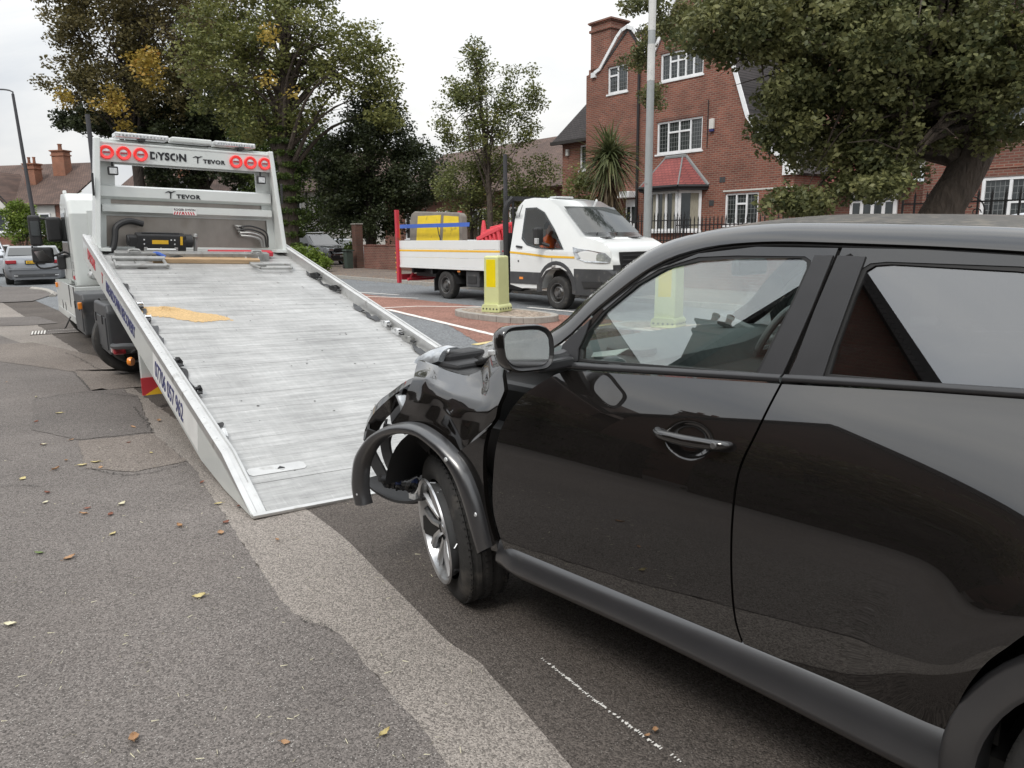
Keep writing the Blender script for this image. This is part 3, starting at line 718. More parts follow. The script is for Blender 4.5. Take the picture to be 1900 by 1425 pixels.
def tevor(x, z, s, y):
    htext('TEVOR', x+.14*s/.1, z, s*.8, MT['ink'], y=y, off=.003, space=1.15, sx=1.2)
    # palm-shaped emblem left of the word
    k = s/.1
    P = [(0, .075), (.05, .098), (.10, .088), (.115, .10), (.155, .098), (.12, .083), (.09, .068), (.082, -.01), (.066, -.01), (.07, .066), (.045, .082), (.03, .074)]
    MB().prism([(x+a*k-.02*k, z+b_*k) for a, b_ in P], .004, 'XZ', y-.002).build('emblem', MT['ink'], head)
tevor(1.20, 1.09, .080, -.113)
tevor(.86, .64, .085, -.073)
# maker's sticker
MB().bb(.92, 1.20, -.0945, -.092, .435, .52).build('sticker', MT['whiteprint'], head)
text('sticker_lettering', 'ROGER DYSON', .038, MT['ink'], head, Matrix.Translation((.93, -.0955, .487)) @ tx, ext=.0005, off=.001, sx=.98)
for k in range(9):
    x = .925+k*.030; MB().prism([(x, .437), (x+.015, .437), (x+(.03 if k < 4 else 0), .475), (x+(.015 if k < 4 else -.015), .475)], .001, 'XZ', -.0957).build('sticker_stripe', MT['redprint'], head)
# work lamps
for x in (.27, HW-.27):
    MB().bb(x-.055, x+.055, -.16, -.09, .875, .975).build('work_lamp', MT['black'], head, bev=.012)
    MB().bb(x-.042, x+.042, -.166, -.158, .888, .955).build('work_lamp_lens', MT['clear'], head, bev=.004)
    MB().tube([(x, -.10, .975), (x, -.10, 1.03)], .012).build('lamp_bracket', MT['black'], head)
# light bar on top
for i, (x0, x1, mname) in enumerate(((.32, .92, 'clear'), (.95, 1.43, 'truckwhite'), (1.46, 1.98, 'clear'))):
    MB().bb(x0, x1, -.12, .12, HH+.02, HH+.08).build('light_bar', MT[mname], head, bev=.016, seg=3)
    if i != 1:
        for k in range(14): MB().box((x0+.05+k*(x1-x0-.1)/13, -.10, HH+.045), (.018, .04, .022)).build('light_bar_diode', MT['headlamp'], head)
for x in (.62, 1.8): MB().bb(x-.03, x+.03, -.13, .1, HH-.01, HH+.02).build('light_bar_foot', MT['black'], head)
# hoses
for k in range(4):
    c = catmull([(1.72+.01*k, -.10, .30-.035*k), (1.86, -.16, .32-.045*k), (1.97+.03*(3-k), -.16, .24-.03*k), (2.02+.025*(3-k), -.12, .05)], 16)
    MB().tube(c, .011 if k < 2 else .015, 8).build('hydraulic_hose', MT['black'] if k < 2 else MT['steel'], head, smooth=True)
for k in range(4): MB().tube([(1.70+.02*k, -.02, .32-.035*k), (1.78+.02*k, -.12, .30-.035*k)], .018, 8).build('hose_fitting', MT['steel'], head, smooth=True)
c = catmull([(.56, -.12, .31), (.40, -.14, .34), (.26, -.16, .27), (.23, -.18, .14), (.20, -.2, .02), (.14, -.2, -.03)], 24)
MB().tube(c, .038, 10).build('winch_hose', MT['black'], head, smooth=True)
# winch on the bed (bed coordinates)
wy = BL-.28
WX = Matrix.Translation((.40-.60*.80, wy*.14, 0)) @ Matrix.Diagonal((.80, .86, .86, 1))
wb = MB().bb(.72, 1.42, wy-.09, wy+.09, .06, .30).bb(.62, .78, wy-.08, wy+.08, .12, .27).build('winch', MT['black'], bed, WX, bev=.02)
b = MB(); b.tube([(.60, wy, .20), (.72, wy, .20)], .075, 16); b.tube([(1.38, wy, .20), (1.52, wy, .20)], .095, 18); b.tube([(.8, wy-.02, .31), (1.33, wy-.02, .31)], .012, 8)
b.build('winch_motor', MT['black'], bed, WX, smooth=True)
MB().bb(.93, 1.16, wy-.094, wy-.091, .17, .225).build('winch_label', MT['plate'], bed, WX)
MB().bb(1.33, 1.365, wy-.10, wy-.092, .16, .28).build('winch_label', MT['plate'], bed, WX)
b = MB()
for k, (x, z) in enumerate(((.82, .23), (.82, .17), (1.25, .23), (1.25, .17), (1.2, .23))): b.box((x, wy-.093, z), (.02, .006, .02))
b.build('winch_bolt', MT['chrome'], bed, WX)
b = MB()
for z in (.10, .04): b.tube([(.84, wy-.15, z), (1.25, wy-.15, z)], .021, 12)
for x in (.83, 1.26): b.tube([(x, wy-.14, .0), (x, wy-.14, .13)], .026, 10)
b.build('fairlead_roller', MT['alu'], bed, WX, smooth=True)
MB().tube([(1.05, wy-.1, .12), (1.0, wy-.4, .03)], .008).build('winch_cable', MT['steel'], bed, WX)
b = MB(); b.tube([(1.57, wy-.02, 0), (1.57, wy-.02, .24)], .03, 12); b.lathe([(0, .045), (.03, .03), (.04, 0), (.03, -.03), (0, -.045)], 16, Matrix.Translation((1.57, wy-.02, .275)), axis='Z')
b.build('ball_post', MT['steel'], bed, WX, smooth=True)
# steel cross channel in front of the winch
b = MB(); b.bb(.22, BW-.42, wy-.36, wy-.24, .0, .10)
cc = b.build('cross_channel', MT['steel'], bed, bev=.006)
for k in range(9): MB().bb(.4+k*.19, .41+k*.19, wy-.372, wy-.36, .0, .1).build('channel_rib', MT['steel'], bed)
for x in (.42, 1.84): MB().tube(catmull([(x-.06, wy-.35, .10), (x-.05, wy-.34, .13), (x+.05, wy-.34, .13), (x+.06, wy-.35, .10)], 10), .014, 8).build('lifting_eye', MT['steel'], bed, smooth=True)
MB().bb(1.30, 2.10, wy-.22, wy-.1, .03, .09).build('red_beam', MT['signred'], bed, bev=.01)
# wheel stop frames (hinged pipe frames near the top of the deck)
def stopframe(x0, x1, y0, y1):
    b = MB(); z = .035
    b.tube([(x0, y0, z), (x1, y0, z)], .025, 10); b.tube([(x0, y1, z+.03), (x1, y1, z+.03)], .03, 10)
    for x in (x0+.02, x1-.02): b.tube([(x, y0-.03, z), (x, y1+.03, z+.02)], .017, 8)
    b.bb((x0+x1)/2-.05, (x0+x1)/2+.05, y0, y1, z-.02, z+.01)
    b.build('wheel_stop_frame', MT['steel'], bed, smooth=True)
stopframe(.16, .72, BL-1.0, BL-.78)
b = MB(); z = .03
for (a, c_) in (((1.66, 5.62), (2.16, 5.62)), ((1.72, 5.42), (2.10, 5.42)), ((1.66, 5.62), (1.72, 5.42)), ((2.16, 5.62), (2.10, 5.42))): b.tube([(a[0], a[1], z+.02), (c_[0], c_[1], z+.02)], .017, 8)
b.bb(1.70, 1.86, 5.66, 5.98, .005, .03); b.tube([(1.70, 5.95, .03), (1.70, 6.05, .10), (1.86, 6.05, .10), (1.86, 5.95, .03)], .012, 8)
b.build('wheel_stop_frame', MT['steel'], bed, smooth=True)
# cab
CB = TR((.20, 9.75, 0))
prof = [(0, .80), (0, 1.95), (.10, 2.16), (.32, 2.27), (.95, 2.29), (1.25, 2.18), (1.62, 1.45), (1.75, 1.25), (1.80, .55), (1.5, .42), (1.25, .42), (.95, .85), (.35, .85), (.2, .62)]
cw = 2.1
b = MB().prism(prof, cw, 'YZ', 0)
cabm = b.build('cab', MT['truckwhite'], tk, CB, bev=.07, seg=4)
MB().bb(.25, cw-.25, -.012, 0, 1.05, 2.0).build('rear_panel', MT['truckwhite'], cabm, bev=.02)
MB().prism([(.50, 1.28), (.62, 1.98), (1.15, 1.98), (1.5, 1.42), (1.46, 1.24)], .006, 'YZ', -.008).build('side_window', MT['darkglass'], cabm)
MB().prism([(.46, .92), (.44, 2.04), (.45, 2.04), (.47, .92)], .004, 'YZ', -.004).build('door_seam', MT['ink'], cabm)
for k in range(4): MB().bb(-.008, 0, .14, .26, 1.05+k*.045, 1.075+k*.045).build('air_vent', MT['steel'], cabm)
MB().bb(-.01, 0, .16, .30, .92, .98).build('reflective_mark', MT['redprint'], cabm)
MB().box((.05, .75, 2.31), (.05, .09, .05)).build('roof_marker', MT['white'], cabm, bev=.01)
# mirrors on arms
ma = MB(); ma.tube(catmull([(0, 1.35, 1.88), (-.2, 1.40, 1.90), (-.38, 1.42, 1.88), (-.40, 1.42, 1.6)], 16), .018, 8); ma.tube(catmull([(0, 1.35, 1.35), (-.2, 1.4, 1.28), (-.35, 1.42, 1.38), (-.38, 1.42, 1.42)], 16), .018, 8)
ma.tube(catmull([(0, 1.35, 1.15), (-.25, 1.38, 1.08), (-.42, 1.4, 1.12), (-.46, 1.42, 1.45)], 16), .016, 8)
ma.build('mirror_arm', MT['black'], tk, CB, smooth=True)
m1 = MB().bb(-.48, -.30, 1.33, 1.42, 1.45, 1.96).build('wing_mirror', MT['black'], tk, CB, bev=.04, seg=3)
MB().bb(-.455, -.325, 1.322, 1.326, 1.62, 1.86).build('mirror_glass', MT['winglass'], m1, bev=.01)
m2 = MB().bb(-.48, -.16, 1.33, 1.42, 1.16, 1.43).build('wing_mirror', MT['black'], tk, CB, bev=.05, seg=3)
MB().prism([(-.45, 1.36), (-.32, 1.38), (-.20, 1.22), (-.24, 1.19), (-.38, 1.20)], .004, 'XZ', 1.324).build('mirror_glass', MT['chrome'], m2)
MB().bb(-.22, -.0, 1.30, 1.55, 1.52, 1.93).build('front_screen_mirror', MT['black'], tk, CB, bev=.04)
MB().bb(-.12, .0, 1.30, 1.5, 1.05, 1.3).build('grab_housing', MT['black'], tk, CB, bev=.03)
# chassis
b = MB()
for x in (.62, 1.55): b.bb(x, x+.1, 5.3, 11.2, .58, .80)
for y in (5.6, 6.4, 7.3, 8.4, 9.2): b.bb(.55, 1.72, y, y+.12, .58, .78)
b.bb(.7, 1.6, 9.3, 10.8, .45, 1.0)
b.build('chassis', MT['blackgrey'], tk, bev=.004)
b = MB(); 
for k in range(12): b.tube(catmull([(.35+random.random()*.5, 9.45+random.random()*.2, .85+random.random()*.3) for _ in range(4)], 10), random.choice([.012, .02, .03]), 6)
b.build('hoses_behind_cab', MT['black'], tk, smooth=True)
MB().lathe([(0, .16), (.05, .16), (.07, .1), (.07, -.1), (.05, -.16), (0, -.16)], 16, TR((.42, 9.5, 1.0), rx=PI/2), axis='Z').build('filter_canister', MT['alu'], tk, smooth=True)
# locker box with open top tray
b = MB(); x0, x1, y0, y1, z0, z1 = .0, .5, 7.95, 10.9, .36, .90
b.bb(x0, x0+.02, y0, y1, z0, z1); b.bb(x1, x1+.02, y0, y1, z0, z1); b.bb(x0, x1, y0, y0+.02, z0, z1); b.bb(x0, x1, y1, y1+.02, z0, z1); b.bb(x0, x1, y0, y1, z0, z0+.02)
lk = b.build('side_locker', MT['truckwhite'], tk, bev=.006)
for y in (8.3, 8.9, 9.6, 10.3): MB().bb(.02, .5, y, y+.06, .78, .84).build('locker_divider', MT['steel'], lk)
for y in (8.15, 8.75): MB().prism([(y-.05, .90), (y+.05, .90), (y+.02, .58), (y-.02, .58)], .004, 'YZ', -.005).build('locker_strap', MT['ink'], lk)
for y in (10.0, 9.55): MB().prism([(y-.04, .55), (y+.04, .60), (y+.02, .42)], .004, 'YZ', -.005).build('locker_latch', MT['ink'], lk)
MB().bb(-.006, 0, 7.97, 10.9, .37, .47).build('locker_skirt', MT['truckwhite'], lk, bev=.004)
MB().bb(-.03, 0, 10.55, 10.68, .78, .86).build('side_marker', MT['amber'], lk, bev=.01)
MB().tube(catmull([(-.03, 8.7, .44), (-.1, 8.7, .3), (-.1, 9.0, .25)], 6), .01).build('cable', MT['black'], lk)
# black plastic toolboxes, front and behind the rear wheel
for (ya, yb, za, zb) in ((6.95, 7.92, .33, .86), (4.80, 5.80, .34, .87)):
    tb = MB().prism([(ya, za), (yb, za), (yb, zb-.08), (yb-.07, zb), (ya+.07, zb), (ya, zb-.08)], .42, 'YZ', -.03).build('toolbox', MT['blackgrey'], tk, bev=.025, seg=3)
    MB().prism([(ya+.08, za+.05), (yb-.08, za+.05), (yb-.08, zb-.14), (ya+.08, zb-.14)], .012, 'YZ', -.041).build('toolbox_lid', MT['blackgrey'], tb, bev=.01)
    for y in (ya+.25, yb-.25): MB().box((-.045, y, zb-.17), (.014, .03, .10)).build('toolbox_catch', MT['black'], tb, bev=.004)
MB().box((-.06, 6.93, .72), (.05, .05, .09)).build('side_marker', MT['amber'], tk, bev=.012)
# wheels and mudguards
for x in (.285, 2.17): wheel(tk, (x, 5.60, .415), .388, .24, .26, -1 if x < 1 else 1, 'alu', 8, 'steel')
for x in (.54, 1.9): wheel(tk, (x, 5.62, .415), .395, .22, .26, -1 if x < 1 else 1, 'rimdark', 8, 'steel')
for x in (.42, 2.06): wheel(tk, (x, 9.75, .40), .40, .24, .25, -1 if x < 1 else 1, 'alu', 8, 'steel')
P = []
for k in range(13):
    a = PI*(.05+.9*k/12); P.append([(xx, 5.64+.50*math.cos(a), .44+.45*math.sin(a)) for xx in (.02, .62)])
MB().grid(P).build('mudguard', MT['blackgrey'], tk, smooth=True)
# rear lamp cluster on an arm, marker and corner board
b = MB().tube(catmull([(.6, 3.9, .45), (.3, 3.95, .50), (.05, 4.2, .50), (.0, 4.55, .46), (.0, 4.8, .44)], 14), .03, 8)
b.build('lamp_arm', MT['blackgrey'], tk, smooth=True)
MB().bb(-.02, .10, 4.64, 4.86, .36, .45).build('tail_lamp', MT['redlens'], tk, bev=.02)
MB().bb(-.025, .0, 4.78, 4.85, .37, .44).build('tail_lamp_lens', MT['clear'], tk, bev=.01)
MB().lathe([(0, -.02), (.038, -.02), (.044, 0), (.038, .02), (0, .02)], 18, TR((.03, 3.92, .385), rz=.9)).build('side_marker', MT['amber'], tk, smooth=True)
MB().bb(.03, .24, 3.40, 3.46, .24, .62).build('board_bracket', MT['truckwhite'], tk, bev=.004)
cbd = MB().bb(.02, .30, 3.375, 3.395, .14, .30).build('corner_board', MT['redprint'], tk)
MB().prism([(.04, .14), (.30, .14), (.30, .29)], .003, 'XZ', 3.371).build('board_triangle', MT['plate'], cbd)
b = MB()
for k in range(6): b.tube(catmull([(.1+random.random()*.4, 4.0+random.random()*.9, .3+random.random()*.25) for _ in range(3)], 8), .012, 6)
b.build('underbody_cable', MT['black'], tk, smooth=True)
b = MB(); b.bb(.3, 2.1, 3.7, 3.85, .35, .55); b.bb(.9, 1.5, 5.1, 6.0, .35, .6); b.tube([(.3, 5.52, .42), (2.1, 5.52, .42)], .08, 10)
b.build('rear_axle', MT['black'], tk, bev=.01)

# things lying on the bed (world matrices through the bed)
TKW = Matrix.Translation((-1.441, 3.952, 0)) @ Matrix.Rotation(TY, 4, 'Z') @ BM
def onbed(o, x, y, z=0., rz=0.):
    o.matrix_world = TKW @ Matrix.Translation((x, y, z)) @ Matrix.Rotation(rz, 4, 'Z')
    return o
def bedthing(mb, name, label, cat, m, x, y, z=0., rz=0., group=None, bev=0., smooth=False):
    o = mb.build(name, m, None, smooth=smooth, bev=bev); props(o, label, cat, group); return onbed(o, x, y, z, rz)
bedthing(MB().bb(-.62, .62, -.05, .05, 0, .055), 'timber_plank', 'weathered timber plank lying across the top of the truck bed, lower of the two', 'plank', MT['wood'], 1.22, 5.90, .002, -.03, bev=.006)
bedthing(MB().bb(-.60, .60, -.05, .05, 0, .055), 'timber_plank', 'weathered timber plank lying across the truck bed, upper of the two against the steel channel', 'plank', MT['wood'], 1.17, 6.02, .002, .01, bev=.006)
b = MB(); c = catmull([(-.35, .08, .02), (-.2, .02, .06), (0, -.06, .03), (.15, -.03, .05), (.25, .02, .03), (.05, .05, .06)], 30)
for dz in (0, .012): b.tube([p+Vector((0, dz*2, dz)) for p in c], .016, 6)
bedthing(b, 'ratchet_strap', 'black ratchet strap bundled beside the timber planks', 'strap', MT['rubber'], .74, 5.98, 0, smooth=True)
b = MB(); b.tube(catmull([(-.08, .03, .02), (0, 0, .07), (.09, -.03, .03)], 10), .024, 8)
bedthing(b, 'blue_strap', 'bunched blue strap lying beside the timber planks', 'strap', MT['blue'], .66, 6.0, .02, smooth=True)
# absorbent granules: a thin uneven film with a small heap
P = []; nx, nyy = 64, 40
vs = []; fs = []
def gran(x, y):
    u = x; v = y
    d = 1 - ((u+.04*math.sin(9*v))/.40)**2 - ((v+.30*u-.0+.03*math.sin(13*u))/(.19-.12*u))**2
    return d
grid_ok = {}
for i in range(nx):
    for j in range(nyy):
        x = -.46+.92*i/(nx-1); y = -.32+.64*j/(nyy-1); d = gran(x, y)+random.gauss(0, .10)
        heap = .035*math.exp(-((x+.16)/.10)**2-((y-.12)/.045)**2)*(.6+.6*random.random())
        grid_ok[i, j] = (d > 0, (x, y, .0015+max(0, min(.004, d*.01))+heap))
idx = {}
for (i, j), (ok, p) in grid_ok.items():
    if i+1 < nx and j+1 < nyy and sum(grid_ok[a][0] for a in ((i, j), (i+1, j), (i+1, j+1), (i, j+1))) >= 3:
        q = []
        for a in ((i, j), (i+1, j), (i+1, j+1), (i, j+1)):
            if a not in idx: idx[a] = len(vs); vs.append(grid_ok[a][1])
            q.append(idx[a])
        fs.append(tuple(q))
b = MB(); b.add(vs, fs)
o = bedthing(b, 'absorbent_granules', 'spilled yellowish absorbent granules with a small heap on the truck bed', 'granules', MT['sand'], .48, 3.80, 0, R(-14)); o['kind'] = 'stuff'
b = MB()
for i in range(90):
    x, y = random.uniform(.2, BW-.2), random.uniform(.4, BL-1.2); r_ = random.uniform(.003, .010); a = random.uniform(0, 6)
    b.add([(x+r_*math.cos(a+q*1.57)*random.uniform(.5, 1.6), y+r_*math.sin(a+q*1.57), .002+(q % 2)*.002) for q in range(4)], [(0, 1, 2, 3)])
o = bedthing(b, 'deck_grit', 'dark specks of grit and debris scattered on the truck bed', 'grit', MT['rubber'], 0, 0, 0); o['kind'] = 'stuff'
# straps, buckles and dark webbing tucked along both rails
def webbing(x, y0, y1, side, label, m='blackgrey', w=.035):
    c = catmull([(0, 0, .02), (side*.03, (y1-y0)*.25, .045), (side*.01, (y1-y0)*.5, .03), (side*.05, (y1-y0)*.75, .04), (side*-.0, (y1-y0), .02)], 24)
    b = MB(); P = []
    for i, p in enumerate(c):
        tw_ = .5*math.sin(i*.45); sx_ = Vector((math.cos(tw_), 0, math.sin(tw_)))*w/2; q = Vector((p.x*.8, p.y, .012+abs(sx_.z)+.006*math.sin(i*.7)))
        P.append([q-sx_, q, q+sx_])
    b.grid(P)
    return bedthing(b, 'webbing_strap', label, 'strap', MT[m], x, y0, 0, smooth=True)
def buckle(x, y, rz, label, m='chrome', s=1.):
    t = thing('ratchet_buckle', label, 'buckle'); onbed(t, x, y, .03, rz)
    b = MB()
    for k in (-1, 1): b.prism([(-.05*s, -.015), (.05*s, -.02), (.07*s, .02), (.0, .045), (-.06*s, .03)], .003, 'YZ', k*.024)
    b.tube([(-.024, 0, .02), (.024, 0, .02)], .014, 10); b.tube([(-.024, .05*s, .01), (.024, .05*s, .01)], .006, 8)
    b.build('buckle_frame', MT[m], t); MB().bb(-.02, .02, -.09*s, -.04*s, 0, .012).build('buckle_handle', MT['black'], t, bev=.003)
webbing(.12, 3.55, 4.05, 1, 'dark strap with a loose tail folded along the left rail above the granules')
webbing(.11, 2.95, 3.5, 1, 'long grey strap end lying on the bed beside the left rail, near the granules', 'blackgrey', .05)
webbing(.11, 1.75, 2.4, 1, 'black strap laced along the left rail, lower half of the bed', 'black')
webbing(.11, 1.05, 1.25, 1, 'short black strap end near the bottom of the left rail', 'black')
webbing(.11, 4.3, 5.0, 1, 'dark strap running along the left rail close to the pipe frame', 'black')
buckle(.13, 4.05, .1, 'shiny ratchet buckle on the left rail, higher of the two beside the granules')
buckle(.13, 3.62, -.1, 'shiny ratchet buckle on the left rail, lower of the two beside the granules')
buckle(.12, 2.42, .2, 'black ratchet buckle on the left rail above the phone number', 'black', 1.1)
buckle(.13, 1.8, .1, 'small black buckle at the lower end of the left rail', 'black', .8)
b = MB(); b.tube([(0, 0, .02), (.01, .1, .03)], .02, 8)
bedthing(b, 'chain_hook', 'small pale hook lying in the left rail near the bottom of the bed', 'hook', MT['clear'], .12, .98, smooth=True)
X2 = BW-.13
webbing(X2, 1.7, 2.5, -1, 'grey strap tail spilling onto the bed from the right rail, lowest of that rail', 'blackgrey', .06)
webbing(X2, 3.3, 3.9, -1, 'flat dark strap fanned out on the deck at the middle of the right rail', 'blackgrey', .06)
webbing(X2, 4.6, 5.4, -1, 'dark strap along the upper part of the right rail', 'black')
for i, (y, m, lab) in enumerate(((3.12, 'chrome', 'shiny ratchet buckle with a teal tag on the right rail, third from the bottom'), (2.86, 'chrome', 'shiny ratchet buckle with an orange strap on the right rail, second from the bottom'), (2.62, 'steel', 'ratchet buckle on the right rail, lowest of the group'), (4.5, 'black', 'black ratchet buckle high up on the right rail'), (5.1, 'black', 'uppermost dark ratchet buckle on the right rail'))):
    buckle(X2, y, .1*i, lab, m, 1.2)
# ================================================================== BLACK HATCHBACK (damaged front corner)
jk = thing('black_crossover_car', 'black crossover car with a crushed front corner and loose wheel arch trim, right foreground', 'car', (-.386, 4.269, 0), R(133.5))
def sm(a, b_, x): t = max(0, min(1, (x-a)/(b_-a))); return t*t*(3-2*t)
def ys(x, z):
    """half width of the body side at distance x behind the nose, height z"""
    if z < .66: y = .892-.024*((.66-z)/.3)**2
    elif z < 1.12: y = .892-.10*((z-.66)/.42)**2.4
    elif z < 1.20: y = .7678-.649*(z-1.12)+(.274/.16)*(z-1.12)**2
    else: y = .7268-.375*(z-1.20)
    y += .050*math.exp(-((x-3.42)/.45)**2-((z-.80)/.18)**2)
    y += .032*math.exp(-((math.hypot(x-3.37, z-.335)-.50)/.10)**2)*sm(.35, .6, z)
    y -= .004*math.exp(-((x-2.3)/.7)**2-((z-.50)/.16)**2)
    y += .025*math.exp(-((x-.95)/.30)**2-((z-.80)/.2)**2)
    return y
def J(x, y, z): return (-x, y, z)
def JS(x, z, off=0.): return J(x, ys(x, z)+off, z)
HANDLE = (2.20, .955)
def door_y(x, z):
    y = ys(x, z); d = ((x-HANDLE[0]+.01)/.070)**2+((z-HANDLE[1]+.006)/.046)**2
    return y-.013*(1-sm(.45, 1.4, d))
def ruled(Lc, Rc, n, m, yf=ys, off=0., sgn=1):
    a = catmull([(p[0], p[1], 0) for p in Lc], m); b_ = catmull([(p[0], p[1], 0) for p in Rc], m)
    return [[J(a[i].x+(b_[i].x-a[i].x)*j/n, sgn*(yf(a[i].x+(b_[i].x-a[i].x)*j/n, a[i].y+(b_[i].y-a[i].y)*j/n)+off), a[i].y+(b_[i].y-a[i].y)*j/n) for j in range(n+1)] for i in range(m+1)]
for sgn in (1, -1):
    IN = (0, -.022*sgn, 0)
    gapL = [(1.430, .380), (1.390, .525), (1.398, .675), (1.424, .839), (1.490, .964), (1.60, 1.050), (1.668, 1.082)]
    seamF = [(2.402, .403), (2.378, .473), (2.366, .584), (2.359, .768), (2.360, .9), (2.386, 1.009), (2.412, 1.131)]
    d = MB().gridrim(ruled(gapL, seamF, 150, 120, door_y, sgn=sgn), IN).build('front_door', MT['jukepaint'], jk, smooth='keep')
    seamR = [(p[0]+.007, p[1]) for p in seamF]
    rr = [(2.937, .387), (2.946, .499), (2.990, .62), (3.04, .70), (3.10, .80), (3.13, .95), (3.15, 1.185)]
    MB().gridrim(ruled(seamR, rr, 60, 70, sgn=sgn), IN).build('rear_door', MT['jukepaint'], jk, smooth='keep')
    xs = [2.95+i*1.1/70 for i in range(71)]
    # quarter panel over the rear arch
    def arch(x): return .34+math.sqrt(max(0, .425**2-(x-3.37)**2)) if abs(x-3.37) < .42 else .40
    P = []
    for i in range(61):
        x = 3.105+i*.95/60; zb = max(arch(x), .80 if x < 3.12 else 0); zt = 1.187+.02*(x-3.15)
        P.append([J(x, sgn*(ys(x, zb+(zt-zb)*j/40)-.25*sm(3.75, 4.2, x)), zb+(zt-zb)*j/40) for j in range(41)])
    MB().gridrim(P, IN).build('rear_quarter_panel', MT['jukepaint'], jk, smooth='keep')
    # sill cladding
    prof = [(.868, .410), (.877, .405), (.890, .378), (.903, .345), (.904, .332), (.882, .306), (.83, .288), (.78, .278)]
    P = []
    for i in range(40):
        x = 1.385+i*(2.965-1.385)/39; tz = -.012*sm(2.5, 2.96, x)-.030*(sm(1.9, 2.9, x)); e = 1-.25*(1-sm(1.385, 1.5, x))
        P.append([J(x, sgn*(.80+(y-.80)*e), (z if k < 2 else z+tz)) for k, (y, z) in enumerate(prof)])
    MB().gridrim(P, (0, -.05*sgn, 0)).build('sill_cladding', MT['cladding'], jk, smooth=True, ang=60)
    # rear arch cladding
    P = []
    for k in range(33):
        a = PI*(1.06-1.12*k/32); row = []
        for (rr_, y_) in ((.456, .885), (.452, .897), (.44, .900), (.392, .908), (.380, .903), (.374, .80)):
            row.append(J(3.37-rr_*math.cos(PI-a)*1.0, sgn*(y_+.028*math.exp(-((a-PI/2)/.8)**2)), max(.27, .335+rr_*math.sin(a))))
        P.append(row)
    MB().grid(P).build('rear_arch_trim', MT['cladding'], jk, smooth=True, ang=60)
    # greenhouse: frames, pillars, glass
    frF = [(1.672, 1.108), (1.604, 1.100), (1.602, 1.158), (1.722, 1.276), (1.895, 1.411), (2.055, 1.471), (2.245, 1.492), (2.482, 1.489), (2.452, 1.322), (2.424, 1.200), (2.414, 1.149), (2.05, 1.129)]
    glF = [(1.69, 1.118), (1.682, 1.150), (1.700, 1.210), (1.75, 1.278), (1.86, 1.372), (1.95, 1.423), (2.06, 1.449), (2.18, 1.458), (2.385, 1.462), (2.404, 1.452), (2.408, 1.435), (2.385, 1.33), (2.332, 1.148)]
    frR = [(2.424, 1.150), (2.434, 1.200), (2.462, 1.322), (2.493, 1.490), (2.70, 1.486), (2.9, 1.474), (3.05, 1.461), (3.40, 1.427), (3.55, 1.40), (3.40, 1.20), (3.0, 1.183)]
    glR = [(2.532, 1.168), (2.536, 1.235), (2.552, 1.36), (2.566, 1.432), (2.585, 1.446), (2.625, 1.450), (2.9, 1.440), (3.25, 1.405), (3.36, 1.36), (3.28, 1.21), (2.95, 1.184)]
    def fm(off): return lambda a, b_, h: J(a, sgn*(.7268-.375*(b_-1.20)+off+h), b_)
    def poly_s(p, n=4):
        c = p+[p[0]]; o_ = []
        for i in range(len(p)):
            for j in range(n): o_.append((c[i][0]+(c[i+1][0]-c[i][0])*j/n, c[i][1]+(c[i+1][1]-c[i][1])*j/n))
        return o_
    def inset(p, d_):
        cx = sum(q[0] for q in p)/len(p); cz = sum(q[1] for q in p)/len(p)
        return [(q[0]+(cx-q[0])*d_/max(.05, math.hypot(cx-q[0], cz-q[1])), q[1]+(cz-q[1])*d_/max(.05, math.hypot(cx-q[0], cz-q[1]))) for q in p]
    MB().prism(frF, -.03, f=fm(0), holes=[inset(glF, -.012)]).build('front_door_frame', MT['jukepaint'], jk)
    MB().prism(frR, -.03, f=fm(0), holes=[inset(glR, -.012)]).build('rear_door_frame', MT['jukepaint'], jk)
    MB().prism(inset(glF, -.013), -.03, f=fm(-.003), holes=[inset(glF, .001)]).build('window_seal', MT['rubberseal'], jk)
    MB().prism(inset(glR, -.013), -.03, f=fm(-.003), holes=[inset(glR, .001)]).build('window_seal', MT['rubberseal'], jk)
    MB().prism([(2.343, 1.149), (2.410, 1.149), (2.422, 1.2), (2.45, 1.33), (2.475, 1.47), (2.425, 1.47), (2.398, 1.35)], .006, f=fm(.0)).build('pillar_trim', MT['satin'], jk)
    MB().prism([(2.428, 1.151), (2.520, 1.157), (2.528, 1.235), (2.545, 1.36), (2.560, 1.468), (2.488, 1.470), (2.46, 1.33), (2.44, 1.2)], .006, f=fm(.0)).build('pillar_trim', MT['satin'], jk)
    MB().prism([(1.606, 1.10), (1.688, 1.113), (1.680, 1.15), (1.696, 1.208), (1.700, 1.25), (1.606, 1.160)], .006, f=fm(.001)).build('mirror_base_trim', MT['satin'], jk)
    MB().prism(glF, -.004, f=fm(-.010)).build('front_window', MT['glass'], jk)
    MB().prism(glR, -.004, f=fm(-.010)).build('rear_window', MT['privacy'], jk)
    MB().prism([(2.395, 1.10), (2.45, 1.10), (2.52, 1.50), (2.46, 1.50)], -.012, f=fm(-.022)).build('pillar_seal', MT['rubberseal'], jk)
    # belt strip
    for (xa, xb, za, zb) in ((1.665, 2.411, 1.089, 1.137), (2.419, 3.35, 1.138, 1.193)):
        P = []
        for i in range(20):
            t = i/19; x = xa+(xb-xa)*t; z = za+(zb-za)*t if xa < 2 else za+(zb-za)*t**.9
            P.append([J(x, sgn*(ys(x, z)+o_), z+dz) for o_, dz in ((-.01, -.004), (.004, -.002), (.009, .006), (.006, .014), (-.006, .019))])
        MB().grid(P).build('belt_strip', MT['satin'], jk, smooth=True, ang=60)
